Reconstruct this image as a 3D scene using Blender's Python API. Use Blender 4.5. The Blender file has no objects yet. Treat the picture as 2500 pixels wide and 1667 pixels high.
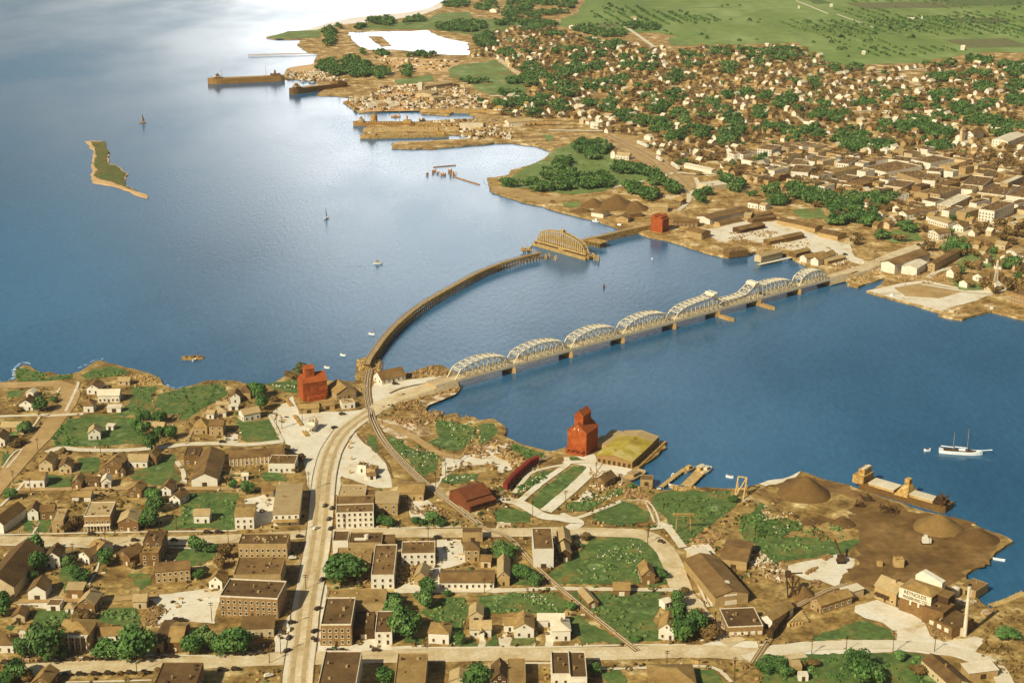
import bpy, math, random
from mathutils import Vector, noise, geometry
R = math.radians
random.seed(7)
rnd = random.random
def ru(a, b): return a + (b - a) * random.random()
scn = bpy.context.scene
C = scn.collection

# ---------------------------------------------------------------- camera
F, TH, H = 3885.0, R(18.3), 400.0
cam = bpy.data.objects.new('camera', bpy.data.cameras.new('camera')); C.objects.link(cam)
cam.data.sensor_width = 36; cam.data.lens = F / 2500 * 36
cam.data.clip_start = 5; cam.data.clip_end = 60000
cam.location = (0, 0, H); cam.rotation_euler = (R(90) - TH, 0, 0)
scn.camera = cam
scn.render.resolution_x = 1024; scn.render.resolution_y = 682
# ---------------------------------------------------------------- world, sun, exposure
SUN_AZ = (-0.68, -0.73); SUN_EL = R(37)
w = bpy.data.worlds.new('World'); scn.world = w; w.use_nodes = True
nt = w.node_tree; nt.nodes.clear()
def N(t, **k):
    n = nt.nodes.new(t)
    for a, b in k.items(): setattr(n, a, b)
    return n
def math_(op, a, b=None, c=None, clamp=False):
    n = N('ShaderNodeMath', operation=op); n.use_clamp = clamp
    for i, v in enumerate((a, b, c)):
        if v is None: continue
        if isinstance(v, (int, float)): n.inputs[i].default_value = v
        else: nt.links.new(v, n.inputs[i])
    return n.outputs[0]
sky = N('ShaderNodeTexSky', sky_type='NISHITA'); sky.sun_disc = False
sky.sun_elevation = SUN_EL; sky.sun_rotation = math.atan2(SUN_AZ[0], SUN_AZ[1])
sky.air_density = 1.0; sky.dust_density = 2.0
tc = N('ShaderNodeTexCoord'); sp = N('ShaderNodeSeparateXYZ'); nt.links.new(tc.outputs['Generated'], sp.inputs[0])
X, Y, Z = sp.outputs
# a bank of bright cloud low over the lake ahead, thinning to both sides and upwards
az = math_('DIVIDE', X, math_('MAXIMUM', Y, 0.05))
d1 = math_('DIVIDE', math_('ADD', az, 0.03), 0.15)
gaz = math_('POWER', 2.718, math_('MULTIPLY', math_('MULTIPLY', d1, d1), -1.0))
d2 = math_('POWER', math_('DIVIDE', math_('MAXIMUM', Z, 0.0), 0.27), 2.0)
gel = math_('POWER', 2.718, math_('MULTIPLY', math_('MULTIPLY', d2, d2), -1.0))
front = math_('GREATER_THAN', Y, 0.0)
mp = N('ShaderNodeMapping'); mp.inputs['Scale'].default_value = (17, 6, 4); nt.links.new(tc.outputs['Generated'], mp.inputs[0])
cn = N('ShaderNodeTexNoise'); cn.inputs['Scale'].default_value = 1.0; cn.inputs['Detail'].default_value = 5
nt.links.new(mp.outputs[0], cn.inputs['Vector'])
cl = math_('MULTIPLY', math_('MULTIPLY', gaz, gel), front)
cl = math_('MULTIPLY', cl, math_('ADD', math_('MULTIPLY', cn.outputs['Fac'], 0.9), 0.55))
vel = math_('DIVIDE', Z, 0.16); vel = math_('POWER', 2.718, math_('MULTIPLY', math_('MULTIPLY', vel, vel), -1.0))
veil = math_('MULTIPLY', math_('MULTIPLY', vel, front), math_('ADD', math_('MULTIPLY', cn.outputs['Fac'], 3.0), -1.05, None, True))
bg1 = N('ShaderNodeBackground'); bg1.inputs[1].default_value = 0.05; nt.links.new(sky.outputs[0], bg1.inputs[0])
bg2 = N('ShaderNodeBackground'); bg2.inputs[0].default_value = (1, .985, .97, 1)
nt.links.new(math_('ADD', math_('MULTIPLY', cl, 4.6), math_('MULTIPLY', veil, 1.3)), bg2.inputs[1])
ad = N('ShaderNodeAddShader'); nt.links.new(bg1.outputs[0], ad.inputs[0]); nt.links.new(bg2.outputs[0], ad.inputs[1])
wo = N('ShaderNodeOutputWorld'); nt.links.new(ad.outputs[0], wo.inputs[0])
sd = bpy.data.lights.new('sun', 'SUN'); sd.energy = 5.0; sd.angle = R(0.6); sd.color = (1, .955, .80)
sun = bpy.data.objects.new('sun', sd); C.objects.link(sun)
sv = Vector((SUN_AZ[0] * math.cos(SUN_EL), SUN_AZ[1] * math.cos(SUN_EL), math.sin(SUN_EL)))
sun.rotation_euler = sv.to_track_quat('Z', 'Y').to_euler(); sun.location = (0, 0, 900)
scn.view_settings.view_transform = 'Standard'; scn.view_settings.look = 'None'
scn.view_settings.exposure = 0.08; scn.view_settings.gamma = 1.0; scn.view_settings.use_curve_mapping = False
try:
    scn.cycles.max_bounces = 5; scn.cycles.diffuse_bounces = 2; scn.cycles.glossy_bounces = 3
except Exception: pass

# ---------------------------------------------------------------- measuring: photograph pixel -> point on a level plane
REG = {'A': (0, 850, 3.618), 'B': (0, 1234, 3.618), 'C': (600, 850, 3.618), 'D': (600, 1234, 3.618), 'E': (1200, 950, 3.618),
       'F': (1200, 1234, 3.618), 'G': (1850, 1000, 3.618), 'H': (1850, 1234, 3.618), 'I': (1200, 450, 3.618), 'J': (1850, 350, 3.618),
       'K': (1200, 100, 3.618), 'L': (1850, 0, 3.618), 'M': (600, 0, 3.618), 'O': (800, 550, 3.618), 'Q': (1100, 0, 3.618),
       'P': (1580, 440, 4.52), 'Z': (0, 0, .9408), 'n': (0, 0, 1.0), 'S': (2120, 1370, 7.35), 'T': (1700, 1330, 7.84),
       'V': (2060, 1130, 8.386), 'W': (840, 250, 5.875), 'X': (700, 860, 7.84), 'Y': (1280, 540, 6.91), 'N': (400, 120, 4.704)}
GL = 1.6      # land stands this far above the water
def px(reg, x, y):
    a, b, s = REG[reg]; return a + x / s, b + y / s
def U(x, y, h=GL):
    u = (x - 1250) / F; v = (y - 833.5) / F
    t = (H - h) / (math.sin(TH) + v * math.cos(TH))
    return Vector((u * t, (math.cos(TH) - v * math.sin(TH)) * t, h))
def P(reg, x, y, h=GL): return U(*px(reg, x, y), h)
def proj(p):
    x, y, z = p[0], p[1], p[2] - H
    d = y * math.cos(TH) - z * math.sin(TH); up = y * math.sin(TH) + z * math.cos(TH)
    return 1250 + F * x / d, 833.5 - F * up / d

# ---------------------------------------------------------------- materials
MATS = {}
def S(r, g, b):
    f = lambda c: ((c / 255 + .055) / 1.055) ** 2.4 if c > 10 else c / 255 / 12.92
    return (f(r), f(g), f(b))
def mat(name, cols, scale=.3, detail=6, rough=.9, stretch=(1, 1, 1), stops=None, rand=0, bump=0, spec=.2, fine=.25):
    m = bpy.data.materials.new(name); m.use_nodes = True; t = m.node_tree; t.nodes.clear()
    o = t.nodes.new('ShaderNodeOutputMaterial'); b = t.nodes.new('ShaderNodeBsdfPrincipled')
    t.links.new(b.outputs[0], o.inputs[0]); b.inputs['Roughness'].default_value = rough
    b.inputs['Specular IOR Level'].default_value = spec
    g = t.nodes.new('ShaderNodeNewGeometry'); mp = t.nodes.new('ShaderNodeMapping'); mp.inputs['Scale'].default_value = stretch
    t.links.new(g.outputs['Position'], mp.inputs[0])
    n = t.nodes.new('ShaderNodeTexNoise'); n.inputs['Scale'].default_value = scale; n.inputs['Detail'].default_value = detail
    n.inputs['Roughness'].default_value = .62
    t.links.new(mp.outputs[0], n.inputs['Vector'])
    r = t.nodes.new('ShaderNodeValToRGB'); el = r.color_ramp.elements
    if stops is None:
        k = len(cols); stops = [.3 + .4 * i / max(1, k - 1) for i in range(k)]
    while len(el) < len(cols): el.new(.5)
    for e, c, s in zip(el, cols, stops): e.position = s; e.color = (*c, 1)
    t.links.new(n.outputs['Fac'], r.inputs[0])
    out = r.outputs[0]
    n2 = t.nodes.new('ShaderNodeTexNoise'); n2.inputs['Scale'].default_value = scale * 6; n2.inputs['Detail'].default_value = 3
    t.links.new(g.outputs['Position'], n2.inputs['Vector'])
    mr = t.nodes.new('ShaderNodeMapRange'); mr.inputs[1].default_value = .3; mr.inputs[2].default_value = .7
    mr.inputs[3].default_value = 1 - fine; mr.inputs[4].default_value = 1 + fine
    t.links.new(n2.outputs['Fac'], mr.inputs[0])
    val = mr.outputs[0]
    if rand:
        oi = t.nodes.new('ShaderNodeObjectInfo'); m2 = t.nodes.new('ShaderNodeMapRange')
        m2.inputs[3].default_value = 1 - rand; m2.inputs[4].default_value = 1 + rand
        t.links.new(oi.outputs['Random'], m2.inputs[0])
        mm = t.nodes.new('ShaderNodeMath'); mm.operation = 'MULTIPLY'; t.links.new(val, mm.inputs[0]); t.links.new(m2.outputs[0], mm.inputs[1]); val = mm.outputs[0]
    vm = t.nodes.new('ShaderNodeVectorMath'); vm.operation = 'SCALE'
    t.links.new(out, vm.inputs[0]); t.links.new(val, vm.inputs['Scale'])
    t.links.new(vm.outputs[0], b.inputs['Base Color'])
    if bump:
        bp = t.nodes.new('ShaderNodeBump'); bp.inputs['Strength'].default_value = bump; bp.inputs['Distance'].default_value = .4
        t.links.new(n2.outputs['Fac'], bp.inputs['Height']); t.links.new(bp.outputs[0], b.inputs['Normal'])
    MATS[name] = m; return m
def tone(c, k): return tuple(x * k for x in c)
mat('land', [S(106, 80, 36), S(140, 110, 56), S(166, 136, 76), S(212, 188, 134)], .06, 12, stops=[.34, .46, .58, .70], bump=.6, fine=.4)
mat('town_land', [S(126, 94, 44), S(158, 124, 66), S(182, 148, 90), S(220, 196, 148)], .05, 12, stops=[.36, .47, .56, .66], fine=.5)
mat('shore_rock', [S(120, 88, 46), S(168, 130, 78), S(205, 175, 128)], .4, 8, bump=.8, fine=.4)
mat('grass', [S(136, 100, 50), S(112, 110, 54), S(94, 110, 52), S(76, 96, 42), S(130, 144, 84)], .055, 10, stops=[.30, .38, .46, .58, .70], fine=.3)
mat('field_far', [S(104, 122, 52), S(118, 134, 62), S(142, 154, 90)], .006, 12, stretch=(1, .35, 1), stops=[.35, .5, .68], fine=.15)
mat('meadow', [S(142, 112, 58), S(104, 118, 58), S(118, 132, 68), S(150, 158, 102)], .03, 10, stops=[.32, .42, .55, .72], fine=.2)
mat('dirt_light', [S(186, 160, 112), S(216, 200, 166), S(224, 212, 184)], .07, 8, stops=[.3, .42, .6], fine=.08)
mat('rubble_ground', [S(130, 98, 54), S(180, 150, 104), S(222, 204, 170)], .16, 10, stops=[.38, .5, .6], fine=.4)
mat('road', [S(180, 152, 102), S(204, 180, 134), S(218, 200, 160)], .08, 10, fine=.12)
mat('road_dirt', [S(160, 126, 74), S(176, 142, 88), S(190, 158, 106)], .05, 6, fine=.12)
mat('lane', [S(170, 142, 94), S(192, 166, 118)], .12, 6, fine=.12)
mat('walk', [S(206, 188, 150), S(222, 208, 176)], .2, 4, fine=.08)
mat('kerb', [S(96, 70, 38), S(150, 118, 70)], .3, 4)
mat('yard_dark', [S(92, 66, 32), S(118, 88, 44), S(134, 102, 56), S(160, 128, 76)], .035, 12, stops=[.34, .48, .6, .72], fine=.25)
mat('ballast', [S(134, 102, 58), S(168, 136, 86)], .3, 6, fine=.3)
mat('rail_steel', [S(206, 184, 140), S(220, 204, 168)], .5, 2, rough=.5)
mat('white_wall', [S(208, 196, 166), S(224, 214, 190)], .25, 5, fine=.06, rand=.05)
mat('cream_wall', [S(182, 156, 108), S(202, 180, 138)], .25, 5, fine=.1, rand=.1)
mat('tan_wall', [S(156, 126, 74), S(178, 148, 98)], .3, 6, fine=.14, rand=.1)
mat('brown_wall', [S(104, 76, 38), S(132, 98, 54)], .3, 6, fine=.18, rand=.15)
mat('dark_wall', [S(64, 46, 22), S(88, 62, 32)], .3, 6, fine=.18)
mat('brick_wall', [S(138, 104, 58), S(160, 126, 76)], .5, 6, fine=.2, rand=.08)
mat('roof_brown', [S(104, 76, 40), S(122, 92, 50), S(138, 106, 60)], .12, 8, stops=[.34, .5, .68], fine=.12, rand=.12)
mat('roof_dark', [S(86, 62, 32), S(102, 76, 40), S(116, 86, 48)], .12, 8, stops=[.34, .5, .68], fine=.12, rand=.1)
mat('roof_mid', [S(132, 102, 54), S(152, 120, 66), S(170, 138, 82)], .12, 8, stops=[.34, .5, .68], fine=.12, rand=.1)
mat('roof_tan', [S(164, 136, 88), S(184, 158, 108)], .15, 6, fine=.1, rand=.08)
mat('roof_light', [S(200, 182, 142), S(222, 208, 178)], .15, 6, fine=.08, rand=.04)
mat('roof_yellow', [S(146, 124, 42), S(176, 152, 56), S(200, 180, 108)], .08, 8, stops=[.34, .52, .68], fine=.08)
mat('elevator_red', [S(128, 56, 20), S(158, 76, 27), S(176, 96, 46)], .35, 10, stops=[.32, .5, .7], fine=.1)
mat('elevator_roof', [S(142, 66, 24), S(170, 90, 40)], .2, 5, fine=.08)
mat('barn_red', [S(100, 52, 26), S(128, 72, 38)], .3, 6, fine=.14)
mat('train_red', [S(118, 42, 26), S(140, 56, 38)], .4, 5, fine=.12)
mat('glass', [S(46, 34, 18), S(70, 54, 32)], .8, 2, rough=.3, spec=.5)
mat('trim', [S(206, 188, 150), S(224, 210, 180)], .5, 3)
mat('steel_white', [S(204, 186, 146), S(226, 212, 180)], .3, 4, fine=.08)
mat('deck_tan', [S(176, 142, 84), S(198, 168, 112)], .3, 5, fine=.12)
mat('concrete', [S(150, 114, 60), S(184, 150, 96)], .3, 5, fine=.15)
mat('timber', [S(134, 98, 44), S(174, 136, 72), S(206, 172, 108)], .35, 6, fine=.3)
mat('timber_light', [S(166, 132, 70), S(204, 172, 112)], .35, 6, fine=.2)
mat('timber_dark', [S(60, 42, 20), S(92, 66, 32)], .35, 6, fine=.2)
mat('coal', [S(104, 76, 38), S(118, 88, 46)], .2, 8, fine=.12, bump=.5)
mat('coal_dark', [S(92, 66, 32), S(106, 78, 42)], .2, 8, fine=.12, bump=.5)
mat('sand_pile', [S(122, 92, 46), S(140, 110, 60)], .2, 8, fine=.1, bump=.5)
mat('leaf', [S(50, 80, 32), S(80, 110, 48), S(116, 142, 74)], .12, 5, fine=.3, rand=.22)
mat('leaf_light', [S(86, 108, 50), S(118, 138, 74)], .12, 5, fine=.25, rand=.2)
mat('leaf_brown', [S(92, 70, 32), S(120, 94, 48), S(146, 118, 68)], .1, 5, fine=.3, rand=.25)
mat('leaf_olive', [S(92, 92, 52), S(120, 116, 70)], .1, 5, fine=.25, rand=.2)
mat('bark', [S(70, 48, 24), S(104, 76, 42)], .8, 3)
mat('hull_brown', [S(140, 100, 46), S(166, 124, 62)], .1, 6, fine=.1)
mat('hull_dark', [S(104, 72, 32), S(134, 98, 48)], .1, 6, fine=.14)
mat('boat_white', [S(224, 224, 214), S(238, 238, 230)], .5, 3, rough=.5)
mat('boat_orange', [S(170, 108, 44), S(196, 134, 62)], .5, 3)
mat('car_dark', [S(42, 32, 22), S(74, 56, 36)], 1, 2, rough=.35, spec=.5, rand=.4)
mat('car_light', [S(206, 192, 160), S(222, 210, 184)], 1, 2, rough=.35, spec=.5)
mat('tyre', [S(24, 20, 16), S(34, 28, 20)], 1, 2)
mat('chimney_white', [S(196, 176, 136), S(222, 208, 178)], .2, 5, fine=.08)
mat('island_scrub', [S(80, 100, 44), S(98, 98, 44), S(122, 100, 50)], .03, 8, fine=.3)
mat('foam', [S(132, 160, 180), S(196, 210, 218)], .2, 6, stops=[.45, .6])
mat('sand', [S(196, 152, 96), S(214, 176, 124)], .03, 6, fine=.12)
mat('beach', [S(232, 214, 190), S(242, 230, 212)], .02, 6, fine=.05)
mat('sign_ink', [S(70, 54, 34), S(90, 70, 44)], 1, 2)

# water: a dark blue body under a rippled skin
m = bpy.data.materials.new('water'); m.use_nodes = True; nt = m.node_tree
b = nt.nodes['Principled BSDF']; b.inputs['Roughness'].default_value = .2; b.inputs['IOR'].default_value = 1.36
g = nt.nodes.new('ShaderNodeNewGeometry')
def noise_(sc, st, det=4, rot=0):
    a = nt.nodes.new('ShaderNodeMapping'); a.inputs['Scale'].default_value = st; a.inputs['Rotation'].default_value = (0, 0, rot)
    nt.links.new(g.outputs['Position'], a.inputs[0])
    k = nt.nodes.new('ShaderNodeTexNoise'); k.inputs['Scale'].default_value = sc; k.inputs['Detail'].default_value = det
    nt.links.new(a.outputs[0], k.inputs['Vector']); return k.outputs['Fac']
big = noise_(.0035, (1, .5, 1), 6, R(20)); rip = noise_(.3, (1, .34, 1), 3, R(-24)); mid = noise_(.05, (1, .45, 1), 4, R(10))
rp = nt.nodes.new('ShaderNodeValToRGB'); e = rp.color_ramp.elements
e[0].position = .36; e[0].color = (*S(36, 82, 108), 1); e[1].position = .66; e[1].color = (*S(56, 106, 136), 1)
nt.links.new(big, rp.inputs[0]); 
mr = nt.nodes.new('ShaderNodeMapRange'); mr.inputs[1].default_value = .3; mr.inputs[2].default_value = .7; mr.inputs[3].default_value = .84; mr.inputs[4].default_value = 1.16
nt.links.new(math_('ADD', math_('MULTIPLY', rip, .75), math_('MULTIPLY', mid, .25)), mr.inputs[0])
vm = nt.nodes.new('ShaderNodeVectorMath'); vm.operation = 'SCALE'; nt.links.new(rp.outputs[0], vm.inputs[0]); nt.links.new(mr.outputs[0], vm.inputs['Scale'])
nt.links.new(vm.outputs[0], b.inputs['Base Color'])
rr = nt.nodes.new('ShaderNodeMapRange'); rr.inputs[1].default_value = .35; rr.inputs[2].default_value = .65; rr.inputs[3].default_value = .12; rr.inputs[4].default_value = .3
nt.links.new(big, rr.inputs[0]); nt.links.new(rr.outputs[0], b.inputs['Roughness'])
bp = nt.nodes.new('ShaderNodeBump'); bp.inputs['Strength'].default_value = .24; bp.inputs['Distance'].default_value = .5
nt.links.new(math_('ADD', rip, math_('MULTIPLY', mid, .35)), bp.inputs['Height']); nt.links.new(bp.outputs[0], b.inputs['Normal'])
MATS['water'] = m

# ---------------------------------------------------------------- mesh helpers
class MB:
    def __init__(s): s.v = []; s.f = []
    def add(s, vs, fs):
        k = len(s.v); s.v += [tuple(v) for v in vs]; s.f += [tuple(i + k for i in f) for f in fs]; return s
    def box(s, x0, x1, y0, y1, z0, z1):
        return s.add([(x0, y0, z0), (x1, y0, z0), (x1, y1, z0), (x0, y1, z0), (x0, y0, z1), (x1, y0, z1), (x1, y1, z1), (x0, y1, z1)],
              [(0, 3, 2, 1), (4, 5, 6, 7), (0, 1, 5, 4), (1, 2, 6, 5), (2, 3, 7, 6), (3, 0, 4, 7)])
    def bar(s, a, b, w=.3, h=None):
        a = Vector(a); b = Vector(b); d = b - a
        if d.length < 1e-4: return s
        d.normalize(); h = h or w
        u = d.cross(Vector((0, 0, 1)))
        if u.length < .05: u = Vector((1, 0, 0))
        u.normalize(); n = u.cross(d).normalized(); u = u * w / 2; n = n * h / 2
        q = [a - u - n, a + u - n, a + u + n, a - u + n, b - u - n, b + u - n, b + u + n, b - u + n]
        return s.add(q, [(0, 1, 2, 3), (7, 6, 5, 4), (0, 4, 5, 1), (1, 5, 6, 2), (2, 6, 7, 3), (3, 7, 4, 0)])
    def cyl(s, x, y, z0, z1, r0, r1=None, n=8, cap=True):
        r1 = r0 if r1 is None else r1
        vs = [(x + r0 * math.cos(2 * math.pi * i / n), y + r0 * math.sin(2 * math.pi * i / n), z0) for i in range(n)]
        vs += [(x + r1 * math.cos(2 * math.pi * i / n), y + r1 * math.sin(2 * math.pi * i / n), z1) for i in range(n)]
        fs = [(i, (i + 1) % n, n + (i + 1) % n, n + i) for i in range(n)]
        if cap: fs += [tuple(range(n, 2 * n)), tuple(reversed(range(n)))]
        return s.add(vs, fs)
    def prism(s, poly, z0, z1):
        n = len(poly); vs = [(p[0], p[1], z0) for p in poly] + [(p[0], p[1], z1) for p in poly]
        return s.add(vs, [tuple(reversed(range(n))), tuple(range(n, 2 * n))] + [(i, (i + 1) % n, n + (i + 1) % n, n + i) for i in range(n)])
    def mesh(s, name, m):
        me = bpy.data.meshes.new(name); me.from_pydata(s.v, [], s.f); me.update()
        me.materials.append(MATS[m]); return me
    def build(s, name, m, parent=None, loc=None):
        o = bpy.data.objects.new(name, s.mesh(name, m)); C.objects.link(o)
        if parent is not None: o.parent = parent
        if loc is not None: o.location = loc
        return o
def tag(o, label=None, cat=None, group=None, kind=None):
    if label: o['label'] = label
    if cat: o['category'] = cat
    if group: o['group'] = group
    if kind: o['kind'] = kind
    return o
def thing(name, label, cat, loc=(0, 0, 0), rz=0, group=None):
    o = bpy.data.objects.new(name, None); C.objects.link(o); o.location = loc; o.rotation_euler = (0, 0, rz)
    o.empty_display_size = 2
    return tag(o, label, cat, group)
def link(mesh, name, parent=None, loc=(0, 0, 0), rz=0, sc=(1, 1, 1)):
    o = bpy.data.objects.new(name, mesh); C.objects.link(o)
    if parent is not None: o.parent = parent
    o.location = loc; o.rotation_euler = (0, 0, rz); o.scale = sc
    return o

# ---------------------------------------------------------------- ground sheets
def wiggle(pts, step, amp, closed=True, freq=.06):
    out = []; n = len(pts)
    for i in range(n if closed else n - 1):
        a, b = pts[i], pts[(i + 1) % n]; k = max(1, min(60, int((b - a).length / step)))
        for j in range(k):
            p = a.lerp(b, j / k)
            q = Vector((p.x * freq, p.y * freq, 3.7))
            off = Vector((noise.noise(q), noise.noise(q + Vector((31.7, 5, 9))), 0)) * amp
            q2 = q * 4.1; off += Vector((noise.noise(q2), noise.noise(q2 + Vector((11, 7, 2))), 0)) * amp * .6; q2 = q * 11; off += Vector((noise.noise(q2), noise.noise(q2 + Vector((11, 7, 2))), 0)) * amp * .35
            out.append(p + off)
    if not closed: out.append(pts[-1].copy())
    return out
def tri(pts): 
    return geometry.tessellate_polygon([[Vector((p.x, p.y, 0)) for p in pts]])
def land(name, pts, m, z=GL, step=8, amp=2.5, kind='structure', bottom=-1.5):
    pts = wiggle(pts, step, amp); n = len(pts); t = tri(pts)
    vs = [(p.x, p.y, z) for p in pts] + [(p.x, p.y, bottom) for p in pts]
    fs = [tuple(f) for f in t] + [(i, n + i, n + (i + 1) % n, (i + 1) % n) for i in range(n)]
    o = MB(); o.v = vs; o.f = fs
    ob = o.build(name, m); ob['kind'] = kind
    import bmesh
    bm = bmesh.new(); bm.from_mesh(ob.data); bmesh.ops.recalc_face_normals(bm, faces=bm.faces); bm.to_mesh(ob.data); bm.free()
    return ob
ZC = {'dirt': .02, 'grass': .12, 'road': .36, 'lane': .46}
RDS = []; GRS = []
def sheet(name, pts, m, cls, step=4, amp=1.5, kind='structure'):
    ZC[cls] += .0028; z = GL + ZC[cls]
    pts = wiggle(pts, step, amp) if amp else pts
    o = MB(); o.v = [(p.x, p.y, z) for p in pts]; o.f = [tuple(f) for f in tri(pts)]
    for i, f in enumerate(o.f):
        a, b_, c = (Vector(o.v[j]) for j in f)
        if (b_ - a).cross(c - a).z < 0: o.f[i] = tuple(reversed(f))
    ob = o.build(name, m); ob['kind'] = kind; return ob
def smooth(pts, k=6):
    if len(pts) < 3: return pts
    out = []
    for i in range(len(pts) - 1):
        p0 = pts[max(0, i - 1)]; p1 = pts[i]; p2 = pts[i + 1]; p3 = pts[min(len(pts) - 1, i + 2)]
        for j in range(k):
            t = j / k
            out.append(.5 * ((2 * p1) + (p2 - p0) * t + (2 * p0 - 5 * p1 + 4 * p2 - p3) * t * t + (3 * p1 - p0 - 3 * p2 + p3) * t ** 3))
    out.append(pts[-1]); return out
def offs(pts, d):
    out = []
    for i, p in enumerate(pts):
        a = pts[max(0, i - 1)]; b_ = pts[min(len(pts) - 1, i + 1)]; t = (b_ - a).normalized()
        out.append(p + Vector((-t.y, t.x, 0)) * d)
    return out
def strip(name, pts, width, m, cls='road', off=0, kind='structure', sm=True, jag=.25, parent=None):
    ZC[cls] += .0028; z = GL + ZC[cls]
    pts = smooth(pts) if sm else pts
    pts = wiggle(pts, 6, 0, closed=False)
    if width > 4: RDS.extend((p.x, p.y, width / 2 + 1.5) for p in pts)
    a = offs(pts, off + width / 2); b_ = offs(pts, off - width / 2); o = MB(); n = len(pts)
    o.v = [(p.x + ru(-jag, jag), p.y + ru(-jag, jag), z) for p in a] + [(p.x + ru(-jag, jag), p.y + ru(-jag, jag), z) for p in b_]
    o.f = [(i, n + i, n + i + 1, i + 1) for i in range(n - 1)]
    ob = o.build(name, m, parent)
    if parent is None: ob['kind'] = kind
    return ob
def PL(reg, s, h=GL):
    v = [float(q) for q in s.replace(',', ' ').split()]
    return [P(reg, v[i], v[i + 1], h) for i in range(0, len(v), 2)]
# ================================================================ the setting
o = MB(); o.v = [(-30000, -2000, 0), (30000, -2000, 0), (30000, 60000, 0), (-30000, 60000, 0)]; o.f = [(0, 1, 2, 3)]
tag(o.build('water', 'water'), kind='structure')
near = ('-700,1050 -400,985 -100,945 0,935 35,927 36,907 48,895 62,889 75,895 98,910 122,908 145,915 175,910 195,905 210,894 230,882 248,879 262,885 290,890 '
 '325,900 360,910 385,925 395,938 420,950 432,950 455,943 475,940 500,930 530,927 575,928 598,935 614,938 655,938 702,916 722,905 750,915 802,930 835,929 '
 '865,933 869,905 872,880 890,872 904,871 929,878 933,891 928,905 925,915 950,918 987,909 1001,909 1056,891 1081,891 1097,900 1117,912 1122,930 1118,952 1086,969 1053,985 '
 '1042,996 1048,1005 1070,1010 1086,1013 1120,1008 1125,1019 1164,1016 1175,1024 1208,1021 1216,1032 1233,1041 1233,1063 1250,1071 1283,1085 1349,1102 '
 '1366,1096 1385,1088 1420,1080 1471,1064 1510,1060 1560,1068 1616,1082 1626,1092 1556,1148 1536,1176 1556,1188 1587,1193 1615,1196 1653,1193 1695,1189 1725,1188 1802,1193 '
 '1850,1180 1919,1166 1941,1159 1956,1149 2043,1177 2088,1191 2115,1199 2273,1249 2314,1262 2372,1276 2466,1315 2468,1321 2403,1370 2364,1401 2359,1414 '
 '2392,1433 2386,1458 2403,1472 2417,1484 2433,1480 2466,1455 2500,1447 2700,1430 3600,1400 4400,3600 -2200,3600')
land('ground', PL('n', near), 'land', step=6, amp=2.2)
north = ('1093,-2 1076,17 1042,30 1002,38 960,45 900,51 840,57 799,63 763,73 702,79 652,91 677,95 738,95 724,108 741,119 755,127 780,130 769,144 766,155 733,163 '
 '702,168 694,180 695,191 766,194 777,206 800,215 771,231 821,233 868,236 840,249 865,268 876,275 987,268 1027,268 1028,276 1095,281 1106,274 1136,272 1167,290 1114,290 '
 '1015,297 923,296 900,302 885,318 893,330 1000,330 1100,327 1147,330 1150,340 957,350 957,361 1050,362 1147,354 1180,352 1208,348 1250,347 1305,354 1333,363 1346,367 1338,379 1322,390 1297,401 '
 '1250,415 1241,426 1217,432 1190,434 1190,436 1196,459 1200,467 1277,491 1330,502 1366,516 1438,533 1476,544 1507,555 1521,560 1565,569 1581,577 1623,583 '
 '1651,591 1725,616 1780,627 1825,623 1841,613 1850,618 1896,618 1927,626 1974,648 2005,651 2021,676 2060,679 2066,693 2096,701 2115,693 2157,679 2154,693 '
 '2117,709 2162,723 2292,762 2292,770 2347,781 2403,762 2422,759 2500,778 2700,840 3400,1000 4200,400 3600,-380 1700,-380 1300,-180')
land('ground', PL('n', north), 'town_land', step=9, amp=3)
isl = '210,344 230,343 257,346 267,374 262,398 285,400 309,426 299,444 327,461 365,477 358,483 320,468 280,452 250,448 228,444 222,430 225,398 228,370'
land('island', PL('n', isl), 'sand', z=1.0, step=6, amp=3)
isg = '222,347 240,348 256,347 265,374 258,397 268,404 283,404 305,426 297,443 312,456 340,470 318,463 296,453 270,444 244,438 229,432 236,416 228,400 236,378 228,360'
sheet('scrub', PL('n', isg, 1.0), 'island_scrub', 'grass', 6, 3, 'stuff')
sheet('beach', PL('n', '1093,2 1076,20 1042,33 1002,41 960,48 900,54 840,60 799,66 763,76 738,76 800,58 860,44 930,36 1000,30 1050,20 1080,2'), 'beach', 'dirt', 20, 4)
# pond behind the shipyard
ob = land('pond', PL('n', '849,80 998,77 1042,75 1075,91 1139,105 1150,135 1097,135 987,124 957,122 898,122 871,110 857,94'), 'water', z=GL + .45, step=15, amp=5, bottom=GL)
sheet('causeway', PL('M', '1080,325 1200,325 1290,410 1200,420 1130,370', GL), 'town_land', 'lane', 8, 2).location.z = .1
land('shoal', PL('W', '670,600 800,570 1200,560 1800,520 1830,600 1300,650 760,640', 0), 'sand', z=.5, step=8, amp=2)

def patches(reg, txt, m, cls, name, kind, step=4, amp=1.8):
    for ln in txt.strip().split('\n'):
        ln = ln.strip()
        if ln: sheet(name, PL(reg, ln), m, cls, step, amp, kind)
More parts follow.
